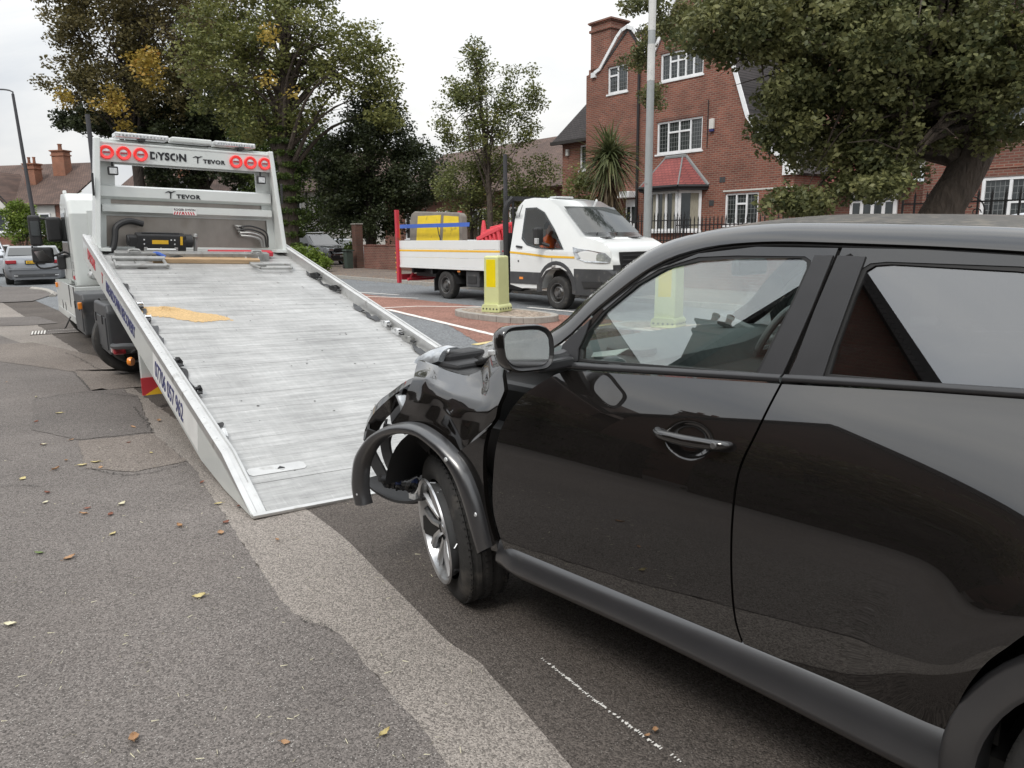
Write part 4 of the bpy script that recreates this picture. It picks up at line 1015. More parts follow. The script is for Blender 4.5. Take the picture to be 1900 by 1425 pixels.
    # door handle
    t_ = [J(2.085, sgn*(ys(2.1, .95)+.004), .958), J(2.115, sgn*(ys(2.1, .95)+.026), .957), J(2.18, sgn*(ys(2.2, .95)+.034), .957), J(2.25, sgn*(ys(2.2, .95)+.034), .959), J(2.31, sgn*(ys(2.3, .95)+.024), .962), J(2.330, sgn*(ys(2.3, .95)+.002), .963)]
    hd = MB().tube(catmull(t_, 22), [.007+.0095*math.sin(PI*min(1, max(.12, i/22)))**.4 for i in range(23)], 14).build('door_handle', MT['jukepaint'], jk, smooth=True)
    hd.scale = (1, 1, 1)
    MB().lathe([(0, .004), (.008, .004), (.010, 0)], 16, Matrix.Translation(J(2.296, sgn*(ys(2.3, .95)+.040), .962))).build('lock_cylinder', MT['rimdark'], jk)
# dark inner body so that gaps read black
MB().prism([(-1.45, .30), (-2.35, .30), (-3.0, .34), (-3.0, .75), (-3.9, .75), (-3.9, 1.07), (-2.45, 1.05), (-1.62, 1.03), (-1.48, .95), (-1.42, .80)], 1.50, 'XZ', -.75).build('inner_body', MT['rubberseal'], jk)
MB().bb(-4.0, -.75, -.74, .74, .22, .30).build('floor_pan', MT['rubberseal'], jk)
# roof, A pillars, windscreen
gap = [(1.40, 1.040), (1.594, 1.163), (1.717, 1.286), (1.892, 1.421), (2.053, 1.481), (2.245, 1.502), (2.495, 1.499), (2.9, 1.480), (3.4, 1.435), (3.7, 1.36), (3.95, 1.22)]
gc = catmull([(p[0], p[1], 0) for p in gap], 60)
for sgn in (1, -1):
    P = []
    for p in gc:
        x, z = p.x, p.y; y = ys(x, z); slope = 1-sm(1.9, 2.25, x)
        P.append([J(x, sgn*(y-.006), z-.001), J(x-.004*slope, sgn*(y-.001), z+.004), J(x-.020*slope, sgn*(y-.010), z+.022), J(x-.040*slope, sgn*(y-.032), z+.040), J(x-.060*slope-.01, sgn*(y-.062), z+.050+.004*(1-slope)), J(x-.066*slope-.01, sgn*(y-.078), z+.050+.006*(1-slope))])
    MB().grid(P).build('roof_rail', MT['jukepaint'], jk, smooth=True, ang=50)
    MB().tube([J(p.x, sgn*(ys(p.x, p.y)-.030), p.y-.004) for p in gc[8:54]], .022, 8).build('roof_seal', MT['rubberseal'], jk, smooth=True)
P = []
for p in gc:
    if p.x < 1.99 or p.x > 3.66: continue
    x, z = p.x, p.y; y = ys(x, z)-.078; slope = 1-sm(1.9, 2.25, x); z0 = z+.050+.006*(1-slope)
    P.append([J(x-.066*slope-.01, y*t, z0+.030*(1-abs(t)**2.2)) for t in [1-2*i/24 for i in range(25)]])
dm = mat('dusty_roof_paint', (.075, .068, .060), .42, coat=.25, var=(60, .6, 6), dirt=((.17, .15, .12), 26, .50), bump=(200, .2))
MB().grid(P).build('roof', dm, jk, smooth=True, ang=60)
ws = [p for p in gc if p.x < 2.04]
P = []
for p in ws[::2]:
    x, z = p.x, p.y; y = ys(x, z)-.074
    P.append([J(x-.066-.16*(1-abs(t)**2)*(1-sm(1.3, 2.1, x)), y*t, z+.046+.012*(1-t*t)) for t in [1-2*i/16 for i in range(17)]])
MB().grid(P).build('windscreen', MT['glass'], jk, smooth=True, ang=60)
def across(st, n=16, crown=.04):
    return [[J(x-crown*abs(1-2*i/n)**2.5, hw_*(1-2*i/n), z) for i in range(n+1)] for x, z, hw_ in st]
MB().grid(across([(3.66, 1.455, .57), (3.80, 1.33, .61), (3.97, 1.16, .66)])).build('tailgate_window', MT['privacy'], jk, smooth=True)
MB().grid(across([(3.62, 1.50, .57), (3.72, 1.485, .56), (3.73, 1.465, .56), (3.66, 1.45, .57)])).build('roof_spoiler', MT['jukepaint'], jk, smooth=True, ang=60)
tg = MB().grid(across([(3.96, 1.17, .67), (4.01, 1.12, .72), (4.06, 1.02, .76), (4.075, .85, .79), (4.06, .66, .80)], crown=.10)).build('tailgate', MT['jukepaint'], jk, smooth=True, ang=60)
MB().grid(across([(4.06, .68, .84), (4.13, .64, .86), (4.16, .52, .86), (4.13, .38, .84), (3.95, .30, .80)], crown=.14)).build('rear_bumper', MT['cladding'], jk, smooth=True, ang=60)
MB().bb(-4.085, -4.07, -.26, .26, .72, .83).build('number_plate_recess', MT['black'], jk, bev=.004)
for s_ in (1, -1):
    MB().bb(-4.03, -3.86, s_*.74-.09, s_*.74+.09, .90, 1.06).build('tail_lamp', MT['redlens'], jk, bev=.04, seg=3)
MB().bb(-3.95, -3.5, -.60, .60, .45, 1.05).build('boot_interior', MT['rubberseal'], jk)
# interior
dk = mat('dark_grey_dashboard', (.075, .085, .088), .5, var=(40, .15)); seatm = mat('seat_fabric', (.055, .055, .058), .9, bump=(200, .3))
P = []
for i in range(11):
    x = 1.25+.62*i/10; z = 1.075+.025*math.sin(PI*i/10)-(.16*sm(.75, 1, i/10))
    P.append([J(x+.05*(1-t*t), .72*t, z+.02*(1-t*t)+(.03*math.exp(-((t+.5)/.2)**2)*sm(.4, .9, i/10))) for t in [1-2*j/20 for j in range(21)]])
MB().grid(P).build('dashboard', dk, jk, smooth=True)
MB().bb(-1.92, -1.80, -.70, .70, .55, .96).build('glove_box', dk, jk, bev=.04)
sw = []; 
for k in range(33):
    a = 2*PI*k/32; sw.append((0, .185*math.cos(a), .185*math.sin(a)))
Msw = TR(J(1.84, -.36, 1.06), ry=R(-22))
b = MB(); b.tube(sw, .016, 10, Msw, cap=False)
for a in (0, PI, -PI/2): b.tube([(0, .03*math.cos(a), .03*math.sin(a)), (.0, .18*math.cos(a), .18*math.sin(a))], .014, 6, Msw)
b.lathe([(0, .03), (.06, .02), (.07, -.02)], 16, Msw @ Matrix.Rotation(PI/2, 4, 'Z')); b.tube([(0, 0, 0), (.3, 0, -.02)], .03, 8, Msw)
b.build('steering_wheel', mat('steering_wheel_grey', (.16, .165, .17), .45), jk, smooth=True)
MB().lathe([(0, 0), (.085, 0), (.095, .02), (.09, .035), (.0, .03)], 24, TR(J(1.66, .43, 1.088)), axis='Z').build('dash_pod', dk, jk, smooth=True)
MB().prism([(0, 0), (.10, 0), (.17, .09), (.06, .13)], .002, 'XY', 0, m=TR(J(1.62, .60, 1.115), rz=2.2, rx=.2)).build('paper_on_dash', MT['whiteprint'], jk)
for y in (.36, -.36):
    s_ = MB().bb(-2.36, -1.88, y-.25, y+.25, .48, .66).build('seat', seatm, jk, bev=.06, seg=3)
    MB().prism([(-2.22, .62), (-2.34, .62), (-2.52, 1.16), (-2.41, 1.18)], .48, 'XZ', y-.24).build('seat_back', seatm, s_, bev=.04, seg=3)
    MB().bb(-2.56, -2.46, y-.13, y+.13, 1.21, 1.40).build('headrest', seatm, s_, bev=.045, seg=3)
MB().prism([(-3.10, .60), (-3.30, .60), (-3.48, 1.12), (-3.38, 1.14)], 1.2, 'XZ', -.6).build('rear_bench', seatm, jk, bev=.04, seg=3)
MB().bb(-1.90, -1.865, -.11, .11, 1.375, 1.435).build('rear_view_mirror', MT['satin'], jk, bev=.012)
# door mirror
Mm = TR(J(1.672, .995, 1.180), ry=R(5), rz=R(-2), sc=(.95, .92, .95))
P = []
def mshape(k, n, w, h, sk=0):
    a = 2*PI*k/n; c, s_ = math.cos(a), math.sin(a)
    e = .55
    return (w*abs(c)**e*(1 if c > 0 else -1)*(1-.10*(s_ < 0)*abs(s_))+sk*s_, h*abs(s_)**e*(1 if s_ > 0 else -1)+.012*c)
ring = []
for (dx, k) in ((-.022, .93), (-.020, .97), (-.008, 1.0), (.02, .985), (.045, .88), (.062, .62), (.070, .25), (.071, 0)):
    ring.append([(dx, mshape(j, 40, .120, .080)[0]*k, mshape(j, 40, .120, .080)[1]*k) for j in range(41)])
mm_ = MB().grid(ring).build('door_mirror', MT['jukepaint'], jk, Mm, smooth=True, ang=60)
MB().grid([[(-.021, mshape(j, 40, .118, .073)[0], mshape(j, 40, .118, .073)[1]) for j in range(41)], [(-.010, mshape(j, 40, .108, .064)[0], mshape(j, 40, .108, .064)[1]) for j in range(41)], [(-.008, 0, 0)]*41]).build('mirror_bezel', MT['satin'], mm_)
MB().grid([[(-.0125, mshape(j, 40, .104, .061)[0], mshape(j, 40, .104, .061)[1]) for j in range(41)], [(-.0125, 0, 0)]*41]).build('mirror_glass', MT['chrome'], mm_)
MB().bb(.02, .055, .085, .125, -.012, .006).build('mirror_indicator', MT['clear'], mm_, bev=.005)
MB().tube(catmull([J(1.645, .87, 1.120), J(1.64, .815, 1.118), J(1.64, .77, 1.125)], 6), [.028]*7, 10).bb(-1.69, -1.60, .78, .95, 1.095, 1.13).build('mirror_arm', MT['satin'], jk, bev=.008)
# ---- crumpled front wing
def rowp(pts, y): return [(a, y, c) for a, c in pts]
rows = [[(a, y_, c) for (a, c), y_ in zip([(0.700, 1.000), (0.802, .989), (0.907, .976), (1.024, .970), (1.105, .997), (1.176, 1.063), (1.240, 1.097)], [.70, .70, .70, .70, .70, .70, .70])],
        [(a, y_, c) for (a, c), y_ in zip([(0.780, .975), (0.88, .982), (0.95, .955), (1.075, .948), (1.20, .955), (1.262, 1.0), (1.325, 1.055)], [.775, .76, .785, .775, .765, .785, .78])],
        rowp([(0.860, .956), (0.948, .968), (0.998, .950), (1.126, .927), (1.292, .924), (1.350, .945), (1.410, .985)], .845),
        rowp([(0.845, .905), (0.95, .92), (1.03, .91), (1.14, .885), (1.27, .885), (1.345, .90), (1.40, .93)], .868),
        [(a, y_, c) for (a, c), y_ in zip([(0.832, .862), (0.948, .874), (1.049, .874), (1.152, .849), (1.251, .846), (1.331, .859), (1.385, .885)], [.87, .885, .865, .885, .86, .87, .865])],
        [(a, y_, c) for (a, c), y_ in zip([(0.79, .80), (0.91, .82), (1.01, .818), (1.12, .79), (1.215, .77), (1.30, .81), (1.368, .86)], [.875, .88, .88, .865, .885, .87, .868])],
        rowp([(0.751, .751), (0.872, .769), (0.976, .763), (1.091, .740), (1.185, .706), (1.27, .768), (1.352, .83)], .885)]
cols = [catmull(r_, 48) for r_ in rows]
def polylin(pts, n):
    sm_ = catmull(pts, n); L_ = [0]
    for a, b_ in zip(pts[:-1], pts[1:]): L_.append(L_[-1]+(Vector(b_)-Vector(a)).length)
    o_ = []
    for i in range(n+1):
        s_ = L_[-1]*i/n; k = max(j for j in range(len(L_)) if L_[j] <= s_+1e-9); k = min(k, len(pts)-2)
        o_.append(Vector(pts[k]).lerp(Vector(pts[k+1]), (s_-L_[k])/(L_[k+1]-L_[k])).lerp(sm_[i], .3))
    return o_
cols = [polylin(r_, 60) for r_ in rows]
G = [polylin([cols[i][j] for i in range(len(rows))], 54) for j in range(61)]
from mathutils import noise as mnoise
def crump(v, a=.0012): return v+Vector((0, mnoise.noise(v*7.)*a+abs(mnoise.noise(v*4.+Vector((5, 2, 1))))*a*1.3, mnoise.noise(v*6.+Vector((9, 0, 0)))*a*.6))
P = [[J(*crump(v)) for v in c] for c in G]
MB().gridrim(P, (0, -.02, -.004)).build('crumpled_front_wing', MT['jukepaint'], jk, smooth='keep', label='crumpled black front wing folded away from the bonnet')
MB().gridrim(ruled([(1.185, .708), (1.252, .654), (1.301, .558), (1.335, .46), (1.352, .36)], [(1.358, .83), (1.345, .754), (1.343, .604), (1.356, .494), (1.392, .365)], 12, 30, off=.0), (0, -.02, 0)).build('front_wing_lower', MT['jukepaint'], jk, smooth='keep')
# far front wing and nose
P = [[J(x, -(.70+.17*min(1, (1.0-z)/.1)) if z < 1.0 else -.70, z) for z in (.78, .86, .95, 1.0)] for x in [.35+.1*i for i in range(11)]]
MB().grid(P).build('far_front_wing', MT['jukepaint'], jk, smooth=True)
# bonnet, lifted at its near edge
P = []
for i in range(36):
    t = i/35; x = .60+.68*t
    edge = catmull([(.60, .958, 0), (.68, .961, 0), (.78, .969, 0), (.87, .995, 0), (.93, 1.038, 0), (.98, 1.062, 0), (1.12, 1.080, 0), (1.28, 1.086, 0)], 35)[i]
    row = []
    for j in range(30):
        s_ = j/29; y = .45-1.1*s_
        zc = 1.036+.040*sm(0, .6, t)-.012*(1-sm(0, .16, t)); z = edge.y*(1-sm(0, .30, s_))+zc*sm(0, .30, s_)-.07*sm(.65, 1, s_)
        row.append(J(edge.x*(1-s_)+x*s_, y, z+.002*mnoise.noise(Vector((x*6, y*6, 0)))))
    P.append(row)
MB().gridrim(P, (0, 0, -.02)).build('bonnet', MT['jukepaint'], jk, smooth='keep', label='buckled black bonnet lifted above the wing')
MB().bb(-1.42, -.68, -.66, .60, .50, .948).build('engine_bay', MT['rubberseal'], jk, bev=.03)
# upper lamp cluster at the front corner
P = []
lo = catmull([J(.53, .60, .955), J(.58, .60, .953), J(.64, .59, .962), J(.675, .57, .975)], 16); hi = catmull([J(.555, .50, .985), J(.59, .50, 1.020), J(.64, .49, 1.036), J(.685, .47, 1.03)], 16)
for a, b_ in zip(lo, hi):
    P.append([a.lerp(b_, k/8)+Vector((0, .018*math.sin(PI*k/8), .02*math.sin(PI*k/8))) for k in range(9)])
lc = MB().gridrim(P, (0, -.03, -.01)).build('front_indicator_lamp', MT['headlamp'], jk, smooth='keep')
b = MB()
for k in range(5):
    b.tube([J(.62+.018*k, .575-.012*k, .965+.012*k), J(.60+.018*k, .50, 1.025)], .006, 6)
b.build('lamp_rib', MT['clear'], lc)
b = MB(); b.bb(-.80, -.59, .36, .56, .80, .972); b.bb(-.70, -.585, .30, .53, .95, 1.005); b.build('lamp_housing', MT['black'], jk, bev=.015)
# bumper skin peeled forwards, broken lamp, hanging fog lamp bowl
def strip(pts, w, name, m, yv, th=.012, label=None):
    c = catmull([J(p[0], p[2] if len(p) > 2 else yv, p[1]) for p in pts], 30); P = []
    for i, p in enumerate(c):
        t = (c[min(i+1, 30)]-c[max(i-1, 0)]).normalized(); n_ = Vector((t.z, 0, -t.x)); ww = w[0]+(w[1]-w[0])*i/30+.008*mnoise.noise(p*30)
        P.append([p-n_*ww/2+Vector((0, -.02, 0)), p+Vector((0, .012, 0)), p+n_*ww/2+Vector((0, -.02, 0))])
    return MB().gridrim(P, (0, -th, 0)).build(name, MT[m], jk, smooth='keep', label=label)
strip([(.76, .925, .70), (.66, .885, .72), (.54, .81, .74), (.43, .72, .76), (.385, .64, .78), (.40, .60, .80)], (.05, .10), 'torn_bumper_skin', 'jukepaint', .8, label='torn black bumper skin peeled forward')
strip([(.74, .88, .60), (.62, .84, .62), (.50, .74, .64), (.43, .66, .66)], (.14, .16), 'bumper_backing', 'black', .6)
strip([(.44, .66, .80), (.40, .55, .80), (.44, .46, .78), (.50, .38, .76)], (.10, .04), 'hanging_bumper_strip', 'black', .8)
strip([(.545, .70, .78), (.51, .60, .78), (.53, .50, .77), (.60, .43, .76)], (.06, .03), 'hanging_bumper_strip', 'black', .8)
P = []
for i in range(17):
    t = i/16; x = .33+.47*t; dep = .095*math.sin(PI*min(1, t*1.05))**.7
    P.append([J(x, .78-.24*s_, .385+.02*t-dep*math.sin(PI*(.12+.88*s_))**.6) for s_ in [j/10 for j in range(11)]])
bw_ = MB().gridrim(P, (0, 0, -.012)).build('hanging_lower_bumper', MT['black'], jk, smooth='keep', label='lower bumper piece hanging down with broken lamp wiring in it')
b = MB()
for k in range(34):
    c0 = Vector(J(.47+random.random()*.26, .64+random.random()*.12, .36+random.random()*.07))
    b.tube(catmull([c0, c0+Vector((random.uniform(-.05, .05), random.uniform(-.03, .03), random.uniform(0, .045))), c0+Vector((random.uniform(-.08, .08), 0, random.uniform(-.02, .03)))], 8), random.choice([.006, .010, .016]), 6)
for k in range(7): b.box(J(.47+random.random()*.24, .66+random.random()*.10, .37+random.random()*.05), (.05, .04, .035), Matrix.Rotation(0, 4, 'Z'))
b.build('broken_wiring', MT['black'], jk, smooth=True, ang=40)
b = MB(); b.tube([J(.56, .74, .41), J(.585, .75, .425)], .014, 10); b.tube([J(.63, .70, .42), J(.65, .70, .43)], .012, 10)
b.build('wiring_connector', mat('blue_connector', (.05, .07, .18), .4), jk, smooth=True)
b = MB(); b.tube(catmull([J(.68, .74, .385), J(.72, .75, .40), J(.76, .76, .44)], 8), .008, 6); b.box(J(.70, .75, .382), (.05, .02, .025))
b.build('lamp_socket', MT['clear'], jk, smooth=True, ang=40)
P = []
for i in range(13):
    t = i/12; P.append([J(.60+.035*math.sin(PI*t)+.05*s_, .74+.035*math.sin(PI*s_), .84-.15*t) for s_ in [j/6 for j in range(7)]])
MB().gridrim(P, (0, -.03, 0)).build('broken_headlamp', MT['headlamp'], jk, smooth='keep')
MB().prism([(-.62, .70), (-.72, .745), (-.86, .73), (-.84, .66), (-.78, .60), (-.68, .645)], .01, 'XZ', .72).build('torn_arch_liner', MT['black'], jk)
b = MB(); b.bb(-1.32, -.80, -.62, .62, .26, .56); b.bb(-1.30, -.86, .30, .70, .40, .78); b.tube([J(1.0, .3, .34), J(.98, .62, .34)], .05, 10)
b.tube(catmull([J(.80, .70, .74), J(.81, .72, .66), J(.79, .72, .60), J(.84, .70, .54)], 10), .009, 6)
b.build('front_suspension', MT['black'], jk, bev=.01)
P = []
for k in range(21):
    a = PI*(.06+.88*k/20); P.append([J(1.0-.40*math.cos(a)*-1*-1, y, .36+.40*math.sin(a)) for y in (.35, .84)]) if a < PI*.62 else None
MB().grid(P).build('wheel_arch_liner', MT['black'], jk, smooth=True)
# loose arch trim hanging off the wing
fo = [(.496, .345, .925), (.478, .41, .925), (.482, .47, .925), (.51, .56, .925), (.574, .634, .925), (.665, .705, .925), (.825, .773, .93), (.975, .796, .93), (1.104, .772, .93), (1.19, .730, .925), (1.262, .675, .92), (1.315, .585, .915), (1.345, .48, .905), (1.362, .38, .89)]
fi = [(.565, .350, .93), (.553, .41, .935), (.556, .47, .935), (.578, .545, .935), (.645, .632, .935), (.735, .694, .935), (.875, .742, .94), (1.0, .752, .94), (1.10, .724, .94), (1.165, .685, .935), (1.222, .62, .93), (1.265, .53, .925), (1.292, .43, .915), (1.31, .34, .90)]
co = catmull([(a, c, b__) for a, b__, c in fo], 56); ci = catmull([(a, c, b__) for a, b__, c in fi], 56); P = []
for a, b_ in zip(co, ci):
    mid = a.lerp(b_, .5)
    P.append([J(a.x, a.y-.035, a.z), J(a.x, a.y-.006, a.z), J(*(a.lerp(b_, .18)+Vector((0, .016, 0)))), J(*(mid+Vector((0, .022, 0)))), J(*(a.lerp(b_, .85)+Vector((0, .012, 0)))), J(*b_), J(b_.x, b_.y-.05, b_.z)])
MB().grid(P).build('loose_arch_trim', MT['cladding'], jk, smooth=True, ang=75, label='grey black wheel arch trim hanging loose in front of the wheel')
for p in ((.535, .40, .95), (1.19, .70, .955), (1.325, .51, .93)): MB().lathe([(0, .006), (.008, .004), (.010, 0)], 10, Matrix.Translation(J(p[0], p[1+1]-.008, p[1]))).build('trim_clip', MT['clear'], jk)
# wheels: the front one toes out
wheel(jk, J(.985, .700, .318), .322, .20, .216, 1, 'rim', 5, 'alloy', steer=R(-22), camber=R(-6), dish=.035, tread=True, proud=.035)
wheel(jk, J(3.37, .785, .335), .335, .215, .225, 1, 'rim', 5, 'alloy', tread=True)
wheel(jk, J(.985, -.745, .335), .335, .21, .235, -1, 'rim', 5, 'alloy')
wheel(jk, J(3.37, -.785, .335), .335, .215, .225, -1, 'rim', 5, 'alloy')

# ================================================================== WHITE DROPSIDE PICKUP
tr = thing('dropside_pickup', 'white dropside pickup with an orange stripe carrying a yellow sign case, across the road', 'pickup truck', (-1.62, 18.93, 0), R(-49.89))
# local X forward, y = left (far side); near face at y=0
def yp(z): return 0.0 if z < 1.2 else .22*(z-1.2)/1.0
cabp = [(2.50, .47), (2.50, 1.95), (2.56, 2.20), (2.70, 2.31), (3.05, 2.335), (3.55, 2.27), (3.85, 2.12), (4.62, 1.50), (4.95, 1.45), (5.25, 1.34), (5.36, 1.22), (5.42, .95), (5.45, .55), (5.38, .34), (4.52, .34), (4.47, .62), (4.32, .80), (4.10, .87), (3.88, .87), (3.66, .80), (3.50, .62), (3.45, .42), (2.9, .40)]
def cabmesh():
    """body shell: two side sheets leaning in above the belt, joined across"""
    b = MB(); c = cabp; n = len(c)
    def side_sheet(far):
        tri_ = tessellate_polygon([[Vector((x, z, 0)) for x, z in c]])
        bm = bmesh.new(); vv = [bm.verts.new((x, 0, z)) for x, z in c]
        for t in tri_: bm.faces.new([vv[i] for i in t])
        bmesh.ops.dissolve_limit(bm, angle_limit=.01, verts=bm.verts, edges=bm.edges)
        for z in [1.2, .865]+[.55+.22*i for i in range(9)]:
            bmesh.ops.bisect_plane(bm, geom=bm.verts[:]+bm.edges[:]+bm.faces[:], plane_co=(0, 0, z), plane_no=(0, 0, 1))
        for x in [4.7+.08*i for i in range(10)]+[2.8, 3.2, 3.6, 4.0, 4.5]:
            bmesh.ops.bisect_plane(bm, geom=bm.verts[:]+bm.edges[:]+bm.faces[:], plane_co=(x, 0, 0), plane_no=(1, 0, 0))
        bmesh.ops.triangulate(bm, faces=bm.faces[:])
        bm.verts.index_update(); vs = []
        for v in bm.verts:
            y = yp(v.co.z)+.16*sm(4.7, 5.45, v.co.x)-.03*math.exp(-((v.co.z-1.0)/.3)**2)*0
            vs.append((v.co.x, 2.02-y if far else y, v.co.z))
        fs = [tuple(v.index for v in f.verts) for f in bm.faces]; bm.free(); b.add(vs, fs)
    near = [(x, yp(z)+(.16*sm(4.7, 5.45, x)), z) for x, z in c]; farr = [(x, 2.02-yp(z)-(.16*sm(4.7, 5.45, x)), z) for x, z in c]
    tri = tessellate_polygon([[Vector((x, z, 0)) for x, z in c]])
    side_sheet(False); side_sheet(True)
    for i in range(n): j = (i+1) % n; b.add([near[i], near[j], farr[j], farr[i]], [(0, 1, 2, 3)])
    return b
cb = cabmesh().build('cab', MT['white'], tr, smooth=True, bev=.035, seg=3, ang=32)
def tf(off): return lambda a, b_, h: (a, yp(b_)+.16*sm(4.7, 5.45, a)-off-h, b_)
sw_ = [(2.86, 1.50), (2.84, 2.10), (3.16, 2.10), (3.42, 2.00), (3.80, 1.64), (4.16, 1.27), (3.7, 1.275), (3.35, 1.30), (3.05, 1.36)]
MB().prism(sw_, .004, f=tf(.012)).build('side_window', MT['vanglass'], cb)
MB().prism([(p[0]*1.0, p[1]) for p in [(2.83, 1.47), (2.81, 2.13), (3.17, 2.13), (3.45, 2.02), (3.84, 1.66), (4.20, 1.25), (3.7, 1.25), (3.34, 1.275), (3.03, 1.335)]], .003, f=tf(.008), holes=[sw_]).build('window_surround', MT['darkglass'], cb)
MB().prism([(2.63, .5), (2.62, 2.0), (2.68, 2.2), (2.695, 2.2), (2.64, 2.0), (2.645, .5)], .002, f=tf(.004)).build('door_seam', MT['blackgrey'], cb)
MB().prism([(3.845, 1.25), (3.86, 1.25), (3.86, .9), (3.62, .82), (3.4, .5), (3.385, .5), (3.61, .835), (3.845, .92)], .002, f=tf(.004)).build('door_seam', MT['blackgrey'], cb)
MB().prism([(2.50, .76), (3.50, .76), (3.45, .50), (2.50, .50)], .012, f=tf(.003)).build('side_moulding', MT['blackgrey'], cb, bev=.004)
MB().prism([(2.50, 1.16), (2.50, 1.20), (3.1, 1.165), (3.7, 1.12), (4.52, 1.11), (4.52, 1.07), (3.7, 1.075), (3.1, 1.125)], .004, f=tf(.003)).build('orange_stripe', MT['plate'], cb)
MB().prism([(2.70, 1.29), (2.90, 1.27), (2.90, 1.31), (2.70, 1.33)], .03, f=tf(.004)).build('door_handle', MT['black'], cb, bev=.006)
MB().lathe([(0, -.01), (.02, -.01), (.022, 0)], 12, Matrix.Translation((2.78, 0, .99))).build('door_lock', MT['black'], cb)
MB().prism([(2.83, .60), (2.95, .60), (2.95, .65), (2.83, .65)], .008, f=tf(.014)).build('side_marker', MT['amber'], cb)
for pl_ in list(cb.data.polygons): pass
def inside(p, poly):
    c_ = False; j = len(poly)-1
    for i in range(len(poly)):
        if (poly[i][1] > p[1]) != (poly[j][1] > p[1]) and p[0] < (poly[j][0]-poly[i][0])*(p[1]-poly[i][1])/(poly[j][1]-poly[i][1])+poly[i][0]: c_ = not c_
        j = i
    return c_
bm = bmesh.new(); bm.from_mesh(cb.data)
for k_ in range(len(sw_)):
    a_ = Vector((sw_[k_][0], 0, sw_[k_][1])); c_ = Vector((sw_[(k_+1) % len(sw_)][0], 0, sw_[(k_+1) % len(sw_)][1])); dd = (c_-a_).normalized(); no = Vector((-dd.z, 0, dd.x))
    gf = [f_ for f_ in bm.faces if abs(f_.normal.y) > .8]
    ge_ = list({e for f_ in gf for e in f_.edges}); gv = list({v for f_ in gf for v in f_.verts})
    bmesh.ops.bisect_plane(bm, geom=gv+ge_+gf, plane_co=a_, plane_no=no)
kill = [f_ for f_ in bm.faces if abs(f_.normal.y) > .8 and inside((f_.calc_center_median().x, f_.calc_center_median().z), sw_)]
bmesh.ops.delete(bm, geom=kill, context='FACES'); bm.to_mesh(cb.data); bm.free()
MB().prism(sw_, -.004, f=lambda a, b_, h: (a, 2.02-yp(b_)-.006+h, b_)).build('side_window', MT['vanglass'], cb)
# arch trim and bumper
P = []
for k in range(17):
    a = PI*k/16*1.06-.1; P.append([(3.98+r_*math.cos(a), -o_, .40+r_*math.sin(a)*1.02) for r_, o_ in ((.46, -.02), (.55, .012), (.60, .004), (.60, -.03))])
MB().grid(P).build('wheel_arch_trim', MT['blackgrey'], cb, smooth=True)
MB().prism([(4.45, .90), (5.40, .86), (5.50, .80), (5.52, .40), (5.40, .30), (4.55, .30), (4.52, .62)], 2.02-.2, 'XZ', .10).build('front_bumper', MT['blackgrey'], cb, bev=.05)
cb.data.materials.append(MT['blackgrey'])
for pl_ in cb.data.polygons:
    if pl_.center.z < .862 and pl_.center.x > 4.49: pl_.material_index = 1
MB().prism([(4.75, .62), (5.2, .62), (5.22, .50), (4.8, .50)], .01, f=tf(.028)).build('fog_lamp_recess', MT['black'], cb)
fr_ = Matrix(((0, 0, 1, 0), (1, 0, 0, 0), (0, 1, 0, 0), (0, 0, 0, 1)))
MB().prism([(.34, 1.20), (1.68, 1.20), (1.62, .78), (1.45, .70), (.57, .70), (.40, .78)], .03, 'YZ', 5.40).build('grille', MT['black'], cb, bev=.01)
for k in range(5): MB().bb(5.43, 5.455, .42, 1.60, .78+k*.085, .80+k*.085).build('grille_bar', MT['blackgrey'], cb)
MB().lathe([(0, 5.465), (.085, 5.462), (.095, 5.45)], 24, Matrix.Translation((0, 1.01, 1.03)) @ Matrix.Rotation(-PI/2, 4, 'Z') @ Matrix.Diagonal((1, 1, .45, 1))).build('oval_emblem', MT['chrome'], cb, smooth=True)
MB().lathe([(0, 5.467), (.07, 5.467)], 24, Matrix.Translation((0, 1.01, 1.03)) @ Matrix.Rotation(-PI/2, 4, 'Z') @ Matrix.Diagonal((1, 1, .40, 1))).build('oval_emblem_face', MT['navy'], cb)
for sg in (0, 1):
    def hf(a, b_, h, sg=sg):
        y = .16*sm(4.7, 5.45, a)+yp(b_)-.012-h
        return (a, y if sg == 0 else 2.02-y, b_)
    MB().prism([(4.46, 1.30), (4.60, 1.27), (4.9, 1.24), (5.25, 1.18), (5.38, 1.08), (5.36, 1.0), (5.15, .98), (4.85, 1.0), (4.60, 1.07), (4.5, 1.18)], .006, f=hf).build('headlamp', MT['headlamp'], cb)
    MB().lathe([(0, 0), (.06, -.006), (.075, 0)], 20, Matrix.Translation((5.10, (.10 if sg == 0 else 1.92), 1.09))).build('headlamp_lens', MT['clear'], cb)
